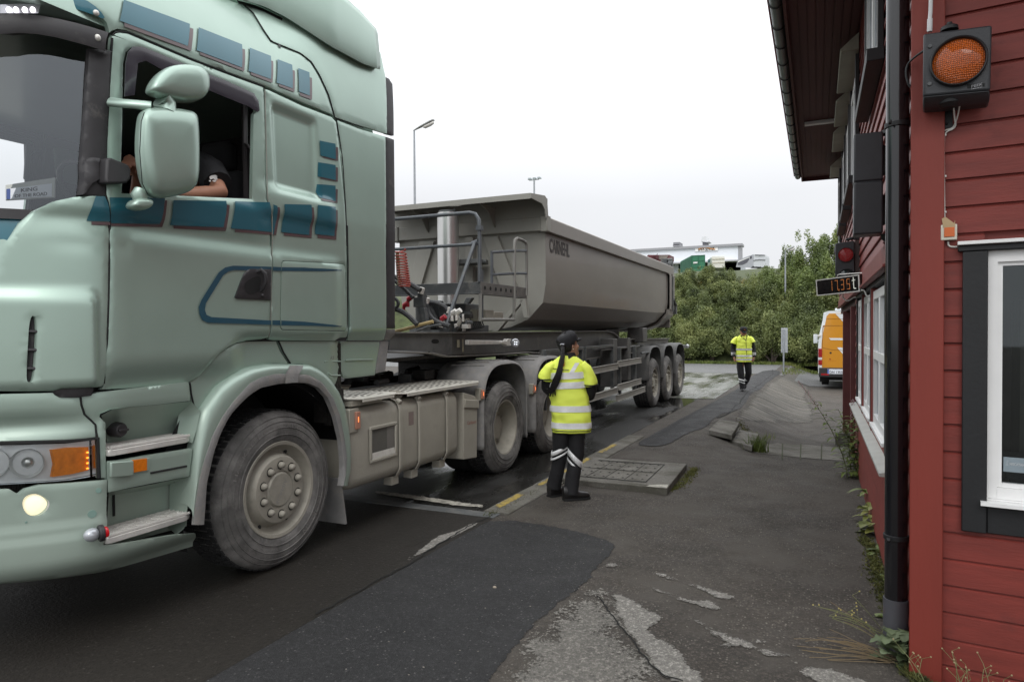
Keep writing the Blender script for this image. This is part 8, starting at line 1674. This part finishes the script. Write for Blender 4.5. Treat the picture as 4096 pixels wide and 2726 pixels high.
def bush(proto_seed, R, Hh, n, size, name='bush', trunk=.05, tall=False, mat_=None):
    rn = random.Random(proto_seed); t = thing(name, (0,0,0), 'x', 'x'); bl = []
    nb = 16 if tall else 12
    for i in range(nb):
        a = rn.uniform(0,6.28); q = rn.random()**.6*R*.72; h = Hh*(.28+.62*(i+.5)/nb) if tall else rn.uniform(.3,.85)*Hh
        k = 1-.45*max(0, h/Hh-.55)/.45; bl.append(((math.cos(a)*q*k, math.sin(a)*q*k, h), (R*.38*k*rn.uniform(.7,1.2), R*.38*k*rn.uniform(.7,1.2), Hh*(.13 if tall else .2)*rn.uniform(.8,1.3))))
    for i in range(10):
        a = rn.uniform(0,6.28); q = R*rn.uniform(.3,.95); bl.append(((math.cos(a)*q, math.sin(a)*q, Hh*rn.uniform(.5,1.0)), (R*.13, R*.13, Hh*.09)))
    leafcloud(bl, n, size, proto_seed).build('foliage' if not tall else 'crown', mat_ or LEAF, t, smooth=0, recalc=False)
    b = MB()
    for (c, r) in bl[:9]:
        b.tube([Vector((0,0,-.2)), Vector((c[0]*.25, c[1]*.25, c[2]*.45)), Vector((c[0]*.9, c[1]*.9, c[2]))], [trunk, trunk*.6, trunk*.15], 5)
    b.build('trunk' if tall else 'stem', BARK, t); return t
protos = [bush(40+i, 1.35+.15*(i % 3), 2.3+.3*(i % 2), 11000, .078) for i in range(4)]
rn = random.Random(21); first = [True]*4; k = 0
rows = [(37.4,-13,4.0,1.30,1.0,0),(38.6,-14,4.5,1.30,1.05,0),(39.9,-14,4.5,1.35,1.0,0),(41.2,-15,5,1.4,.78,0),(42.8,-15,5,1.4,.68,-.05)]
for (y, x0, x1, st, sc, dz) in rows:
    x = x0
    while x < x1:
        i = k % 4; xx = x+rn.uniform(-.3,.3); yy = y+rn.uniform(-.3,.3); sz = sc*rn.uniform(.85,1.12)
        o = protos[i] if first[i] else copy_tree(protos[i]); first[i] = False
        o.location = (xx, yy, hz(xx, yy)+dz-.15); o.rotation_euler = (0, 0, rn.uniform(0, 6.28)); o.scale = (sz, sz, sz*rn.uniform(.85,1.1))
        tag(o, 'leafy green bush in the dense thicket covering the roadside bank', 'bush', 'bushes covering the bank'); x += st; k += 1
tp_ = [bush(60+i, 1.25, 4.6, 15000, .092, 'tree', .09, True, LEAF2) for i in range(2)]
tl = [(-2.35,40.2,.98,'slender pale green tree at the left end of the taller trees by the red building'),(-.85,40.0,1.02,'tall leafy tree just right of the slim street lamp'),(.35,40.6,1.08,'tallest leafy tree half hidden behind the red building'),(1.9,41,1.1,'leafy tree hidden mostly behind the red building beyond the van'),(-1.6,42.2,.9,'small tree crown filling the gap behind the slim street lamp'),(-.2,41.8,1.08,'leafy tree crown rising behind the two trees right of the lamp'),(1.0,42.0,1.15,'broad tree crown beyond the red traffic signal at the building edge'),(-3.1,41.4,.72,'short tree standing farthest left of the taller trees')]
for i, (x, y, s, lab) in enumerate(tl):
    o = tp_[i] if i < 2 else copy_tree(tp_[i % 2]); o.location = (x, y, hz(x, y)-.9); o.rotation_euler = (0,0,i*1.7); o.scale = (s, s, s*.92); tag(o, lab, 'tree', 'taller trees beside the bank')
# golden shrub seen through the gap behind the cab, long grass on the crest
def grass_strip(name, pts_fn, n, h, seed, m, kind='stuff', lean=.25, w=.01):
    rn = random.Random(seed); b = MB()
    for _ in range(n):
        p = pts_fn(rn); hh = h*rn.uniform(.4,1.2); d = Vector((rn.gauss(0,1), rn.gauss(0,1), 0))*lean*hh; u = Vector((rn.gauss(0,1), rn.gauss(0,1), 0)).normalized()*w*rn.uniform(.6,1.3)
        i = len(b.v); b.v += [p-u, p+u, p+d*.4+Vector((0,0,hh*.6))+u*.6, p+d*.4+Vector((0,0,hh*.6))-u*.6, p+d+Vector((0,0,hh))]; b.f += [[i,i+1,i+2,i+3],[i+3,i+2,i+4]]; b.m += [0,0]
    o = b.build(name, m, smooth=0, recalc=False); return o
GV = leafmat('grass_blades', [(.05,.07,.015),(.11,.15,.03),(.18,.20,.05)], 1.5, .6); GY = leafmat('yellow_grass', [(.14,.12,.03),(.24,.19,.05),(.32,.26,.08)], 1.2, .7)
def pf(rn): x = rn.uniform(-14,6); y = rn.uniform(36.2,37.2); return Vector((x, y, (hz(x,y) if y > 36.7 else gz(x,y))))
tag(grass_strip('grass', pf, 9000, .16, 3, GV, w=.03), 'strip of short bright green grass between the road and the bushes', 'grass', kind='stuff')
def pf(rn): x = rn.uniform(-16,6); y = rn.uniform(43.5,46); return Vector((x, y, hz(x,y)))
tag(grass_strip('tall_grass', pf, 5000, .7, 4, GY, w=.02), 'yellowish tall grass along the crest of the bank', 'grass', kind='stuff')
# low grass verge near the sign
def pf(rn): q = G(DD([(rn.uniform(1800,1880), rn.uniform(848,862))])[0]); return q
tag(grass_strip('verge_grass', pf, 500, .12, 5, GV, w=.012), 'thin grass on the verge around the signpost foot', 'grass', kind='stuff')
# weeds
WEED = leafmat('weed_leaves', [(.07,.10,.025),(.14,.19,.045),(.22,.27,.08)], 8, .5); WEEDY = leafmat('weed_leaves_yellow', [(.10,.13,.03),(.22,.24,.06),(.32,.30,.08)], 6, .5)
STEM = mat('weed_stem', (.12,.13,.05), .7); DRY = mat('dry_stalk', (.17,.125,.07), .8)
def leaf(b, p, d, L, w, droop=.3, fold=.25, up=Vector((0,0,1)), n=5, lobes=0):
    d = Vector(d).normalized(); s = d.cross(up); s = s.normalized() if s.length > .1 else Vector((1,0,0)); rows = []
    for i in range(n+1):
        t = i/n; c = p+d*L*t-Vector((0,0,droop*L*t*t)); ww = w*math.sin(math.pi*min(1, t*.92+.06))**.8*(1+(lobes*.4*math.sin(t*22) if lobes else 0)); h = up*ww*fold
        rows.append([c-s*ww+h, c, c+s*ww+h])
    i0 = len(b.v)
    for r in rows: b.v += r
    for i in range(n):
        for j in (0,1): q = i0+i*3+j; b.f.append([q,q+1,q+4,q+3]); b.m.append(b.mi)
def herb(label, base, lean, Hh, nl, L, w, m, seed, flower=None, cat='plant', grp=None, nst=1, name='weed'):
    rn = random.Random(seed); t = thing(name, base, label, cat, grp); sb_, lb = MB(), MB(); fb_ = MB(); base = Vector(base)
    for s_ in range(nst):
        ln = Vector(lean)+Vector((rn.uniform(-.2,.2), rn.uniform(-.2,.2), 0)); h = Hh*rn.uniform(.75,1.0); o = Vector((rn.uniform(-.06,.06), rn.uniform(-.10,.10), 0))*(1 if nst > 1 else 0)
        path = [base+o+ln*h*(k/8)**1.6+Vector((0,0,h*k/8)) for k in range(9)]; sb_.tube(path, [.006-.0005*k for k in range(9)], 6)
        for i in range(nl):
            tt = (i+.5)/nl*(.78 if flower else 1); q = path[int(tt*8)].lerp(path[min(8,int(tt*8)+1)], tt*8-int(tt*8)); a = i*2.4+rn.uniform(-.4,.4); leaf(lb, q, (math.cos(a), math.sin(a), .45), L*rn.uniform(.7,1.15)*(1-.4*tt), w*(1-.3*tt), .5, n=5)
        if flower:
            for i in range(46):
                tt = .72+.28*i/46; q = path[min(7,int(tt*8))].lerp(path[min(8,int(tt*8)+1)], tt*8-int(tt*8)); a = i*2.4; fb_.ball(q+Vector((math.cos(a), math.sin(a), .1))*.022*(1.2-.6*i/46), .006, 5, 4)
    sb_.build('stem', STEM, t); lb.build('leaves', m, t, smooth=60, recalc=False)
    if flower: fb_.build('blossom', flower, t)
    return t
PINK = mat('pink_blossom', (.42,.28,.30), .7)
def gp(x, y): return G(DD([(x,y)])[0])
herb('tall narrow leaved weed whose pink flower spike leans farthest left by the wall', gp(1950,1098), (-.34,-.05,0), 1.12, 40, .21, .021, WEED, 1, PINK, nst=1)
herb('tall weed with a pink flower spike growing closest to the red wall', gp(1965,1090), (-.20,-.05,0), 1.10, 40, .20, .021, WEED, 2, PINK, nst=1)
herb('bushy green weed clump at the foot of the tall pink flowered weeds', gp(1968,1098), (-.15,0,0), .75, 26, .18, .022, WEED, 3, nst=6)
herb('green weed with upright stems beside the concrete post base', gp(1962,985), (-.1,0,0), .5, 20, .12, .015, WEED, 4, nst=3)
def rosette(label, base, n, L, w, m, seed, up=.6, lob=0, bias=(-.4,0,0), h=0):
    rn = random.Random(seed); t = thing('weed', base, label, 'plant'); b = MB(); base = Vector(base)
    for i in range(n):
        a = i*2.4+rn.uniform(-.5,.5); leaf(b, base+Vector((rn.uniform(-.03,.03), rn.uniform(-.05,.05), rn.uniform(0, h))), Vector((math.cos(a), math.sin(a), up*rn.uniform(.5,1.4)))+Vector(bias), L*rn.uniform(.6,1.1), w*rn.uniform(.8,1.2), .55, .2, n=8 if lob else 6, lobes=lob)
    b.build('leaves', m, t, smooth=60, recalc=False); return t
rosette('small leafy weed between the tall weeds and the yellow broad leaved dock', gp(1998,1170), 16, .16, .022, WEED, 5, h=.18)
rosette('leafy weed with pale green pointed leaves against the red wall', gp(2004,1205), 18, .17, .025, WEEDY, 6, h=.14)
rosette('broad leaved dock with large oval yellow green leaves by the wall', gp(2006,1228), 12, .17, .040, WEEDY, 7, h=.08)
rosette('low weed with two long bright leaves below the dock', gp(2022,1268), 7, .14, .022, WEED, 8)
rosette('tiny weed at the wall between the dock and the downpipe', gp(2046,1330), 9, .08, .016, WEED, 9)
rosette('weed with broad round leaves just left of the downpipe', gp(2062,1432), 9, .13, .030, WEED, 10)
LOB = leafmat('lobed_leaves', [(.045,.065,.03),(.09,.125,.055),(.15,.19,.10)], 12, .6)
rosette('large weed with lobed grey green leaves around the foot of the downpipe', gp(2062,1520), 22, .12, .036, LOB, 11, 1.0, 1, (-.2,-.1,.1), .12)
rosette('weed with dark lobed leaves between the downpipe and the corner board', gp(2095,1540), 10, .09, .028, LOB, 12, .8, 1)
rosette('bright weed growing under the front wall right of the corner board', gp(2260,1600), 12, .14, .028, WEED, 13, 1.1, 1, (0,0,.4))
def stalks(label, base, n, L, seed, flow=None, dirv=(-1,-.15,.35), spread=.35, m=DRY):
    rn = random.Random(seed); t = thing('dry_stalks', base, label, 'plant'); b, f = MB(), MB(); base = Vector(base)
    for i in range(n):
        d = (Vector(dirv).normalized()+Vector((rn.uniform(-spread,spread), rn.uniform(-spread,spread), rn.uniform(-spread,spread)))).normalized(); l_ = L*rn.uniform(.5,1.1); o = Vector((rn.uniform(-.05,.05), rn.uniform(-.08,.08), .01)); dr = rn.uniform(.1,.35)
        P = [base+o+d*l_*k/6-Vector((0,0,dr*l_*(k/6)**2)) for k in range(7)]; 
        for p in P: p.z = max(p.z, gz(p.x,p.y)+.012)
        b.tube(P, .0016, 4)
        if flow:
            for k in (4,6): q = P[k]; q2 = q+Vector((rn.uniform(-.05,.05), rn.uniform(-.03,.03), rn.uniform(.01,.05))); b.tube([q, q2], .001, 4); f.ball(q2, .0042, 6, 4)
    b.build('stem', m, t)
    if flow: f.build('blossom', flow, t)
YEL = mat('yellow_seedhead', (.42,.36,.12), .7)
stalks('dry brown stalks lying left of the downpipe foot', gp(2040,1512), 26, .40, 14)
stalks('thin upright stalks with tiny yellow flower heads left of the downpipe', gp(2045,1480), 9, .42, 15, YEL, (-.9,-.1,.75), .25, mat('green_stalk', (.16,.17,.07), .7))
stalks('thin stalks with pale seed heads in front of the front wall corner', gp(2210,1610), 6, .26, 16, mat('pale_seedhead', (.30,.24,.13), .7), (.1,-.1,1), .5, MATS['green_stalk'])
stalks('seed head stalks growing farthest right below the front window', gp(2290,1640), 5, .24, 17, MATS['pale_seedhead'], (.1,-.1,1), .5, MATS['green_stalk'])
stalks('thin stalks hanging over the lower corner board at the downpipe', gp(2130,1580), 4, .2, 18, MATS['pale_seedhead'], (-.05,-.1,1), .4, MATS['green_stalk'])
# grass tufts and moss
def tuft(label, base, n, h, seed, r=.08, m=None):
    base = Vector(base); o = grass_strip('grass_tuft', lambda rn: base+Vector((rn.gauss(0,r), rn.gauss(0,r), 0)), n, h, seed, m or GV, lean=.5, w=.005); o['label'] = label; o['category'] = 'grass tuft'
tuft('green grass tuft growing beside the lower loose concrete slab', gp(1742,1038), 220, .22, 1, .06)
tuft('sparse grass beside the raised end of the loose slabs', gp(1752,1008), 60, .10, 2, .12)
MOSS = leafmat('moss', [(.03,.034,.01),(.07,.078,.018),(.12,.12,.028)], 20, .9, .1)
def moss(pts, n, seed, h=.02):
    def f(rn):
        t = rn.random()*(len(pts)-1); i = int(t); a, c = pts[i], pts[i+1]; k = t-i; q = G(DD([(a[0]*(1-k)+c[0]*k+rn.gauss(0,a[2]), a[1]*(1-k)+c[1]*k+rn.gauss(0,a[2]*.5))])[0]); return q
    return tag(grass_strip('moss', f, n, h, seed, MOSS, lean=.9, w=.007), 'dark green moss creeping along the foot of the wall and slabs', 'moss', kind='stuff')
moss([(1985,1235,7),(2005,1260,10),(2015,1300,14),(2030,1340,12),(2045,1390,9),(2052,1420,8)], 2600, 1, .014)
moss([(1530,1128,5),(1562,1118,8),(1590,1092,6),(1598,1078,4)], 1300, 2, .016)
moss([(1700,968,5),(1730,1010,6),(1748,1030,5)], 700, 3)
moss([(1120,1188,4),(1180,1160,4),(1240,1128,4)], 500, 4)
moss([(2085,1545,6),(2150,1600,12),(2300,1640,20)], 1800, 5, .03)
# small stones on the yard
st_ = MB(); rn = random.Random(77)
for i in range(420):
    x, y = rn.uniform(-2.3,.3), rn.uniform(1.9,7.5); r_ = rn.uniform(.002,.0055); st_.ball(Vector((x, y, gz(x,y)+.002)), (r_*rn.uniform(.8,1.6), r_, r_*.6), 5, 4)
tag(st_.build('gravel', mat('pebble', (.20,.185,.16), .8), smooth=0, recalc=False), 'small pale loose chippings scattered over the asphalt', 'gravel', kind='stuff')
b = MB(); q = gp(1138,1352); b.ball(q+Vector((0,0,.006)), (.014,.010,.008), 8, 5); tag(b.build('stone', mat('pale_stone', (.35,.30,.24), .8)), 'single pale pebble lying on the dark asphalt patch', 'stone')
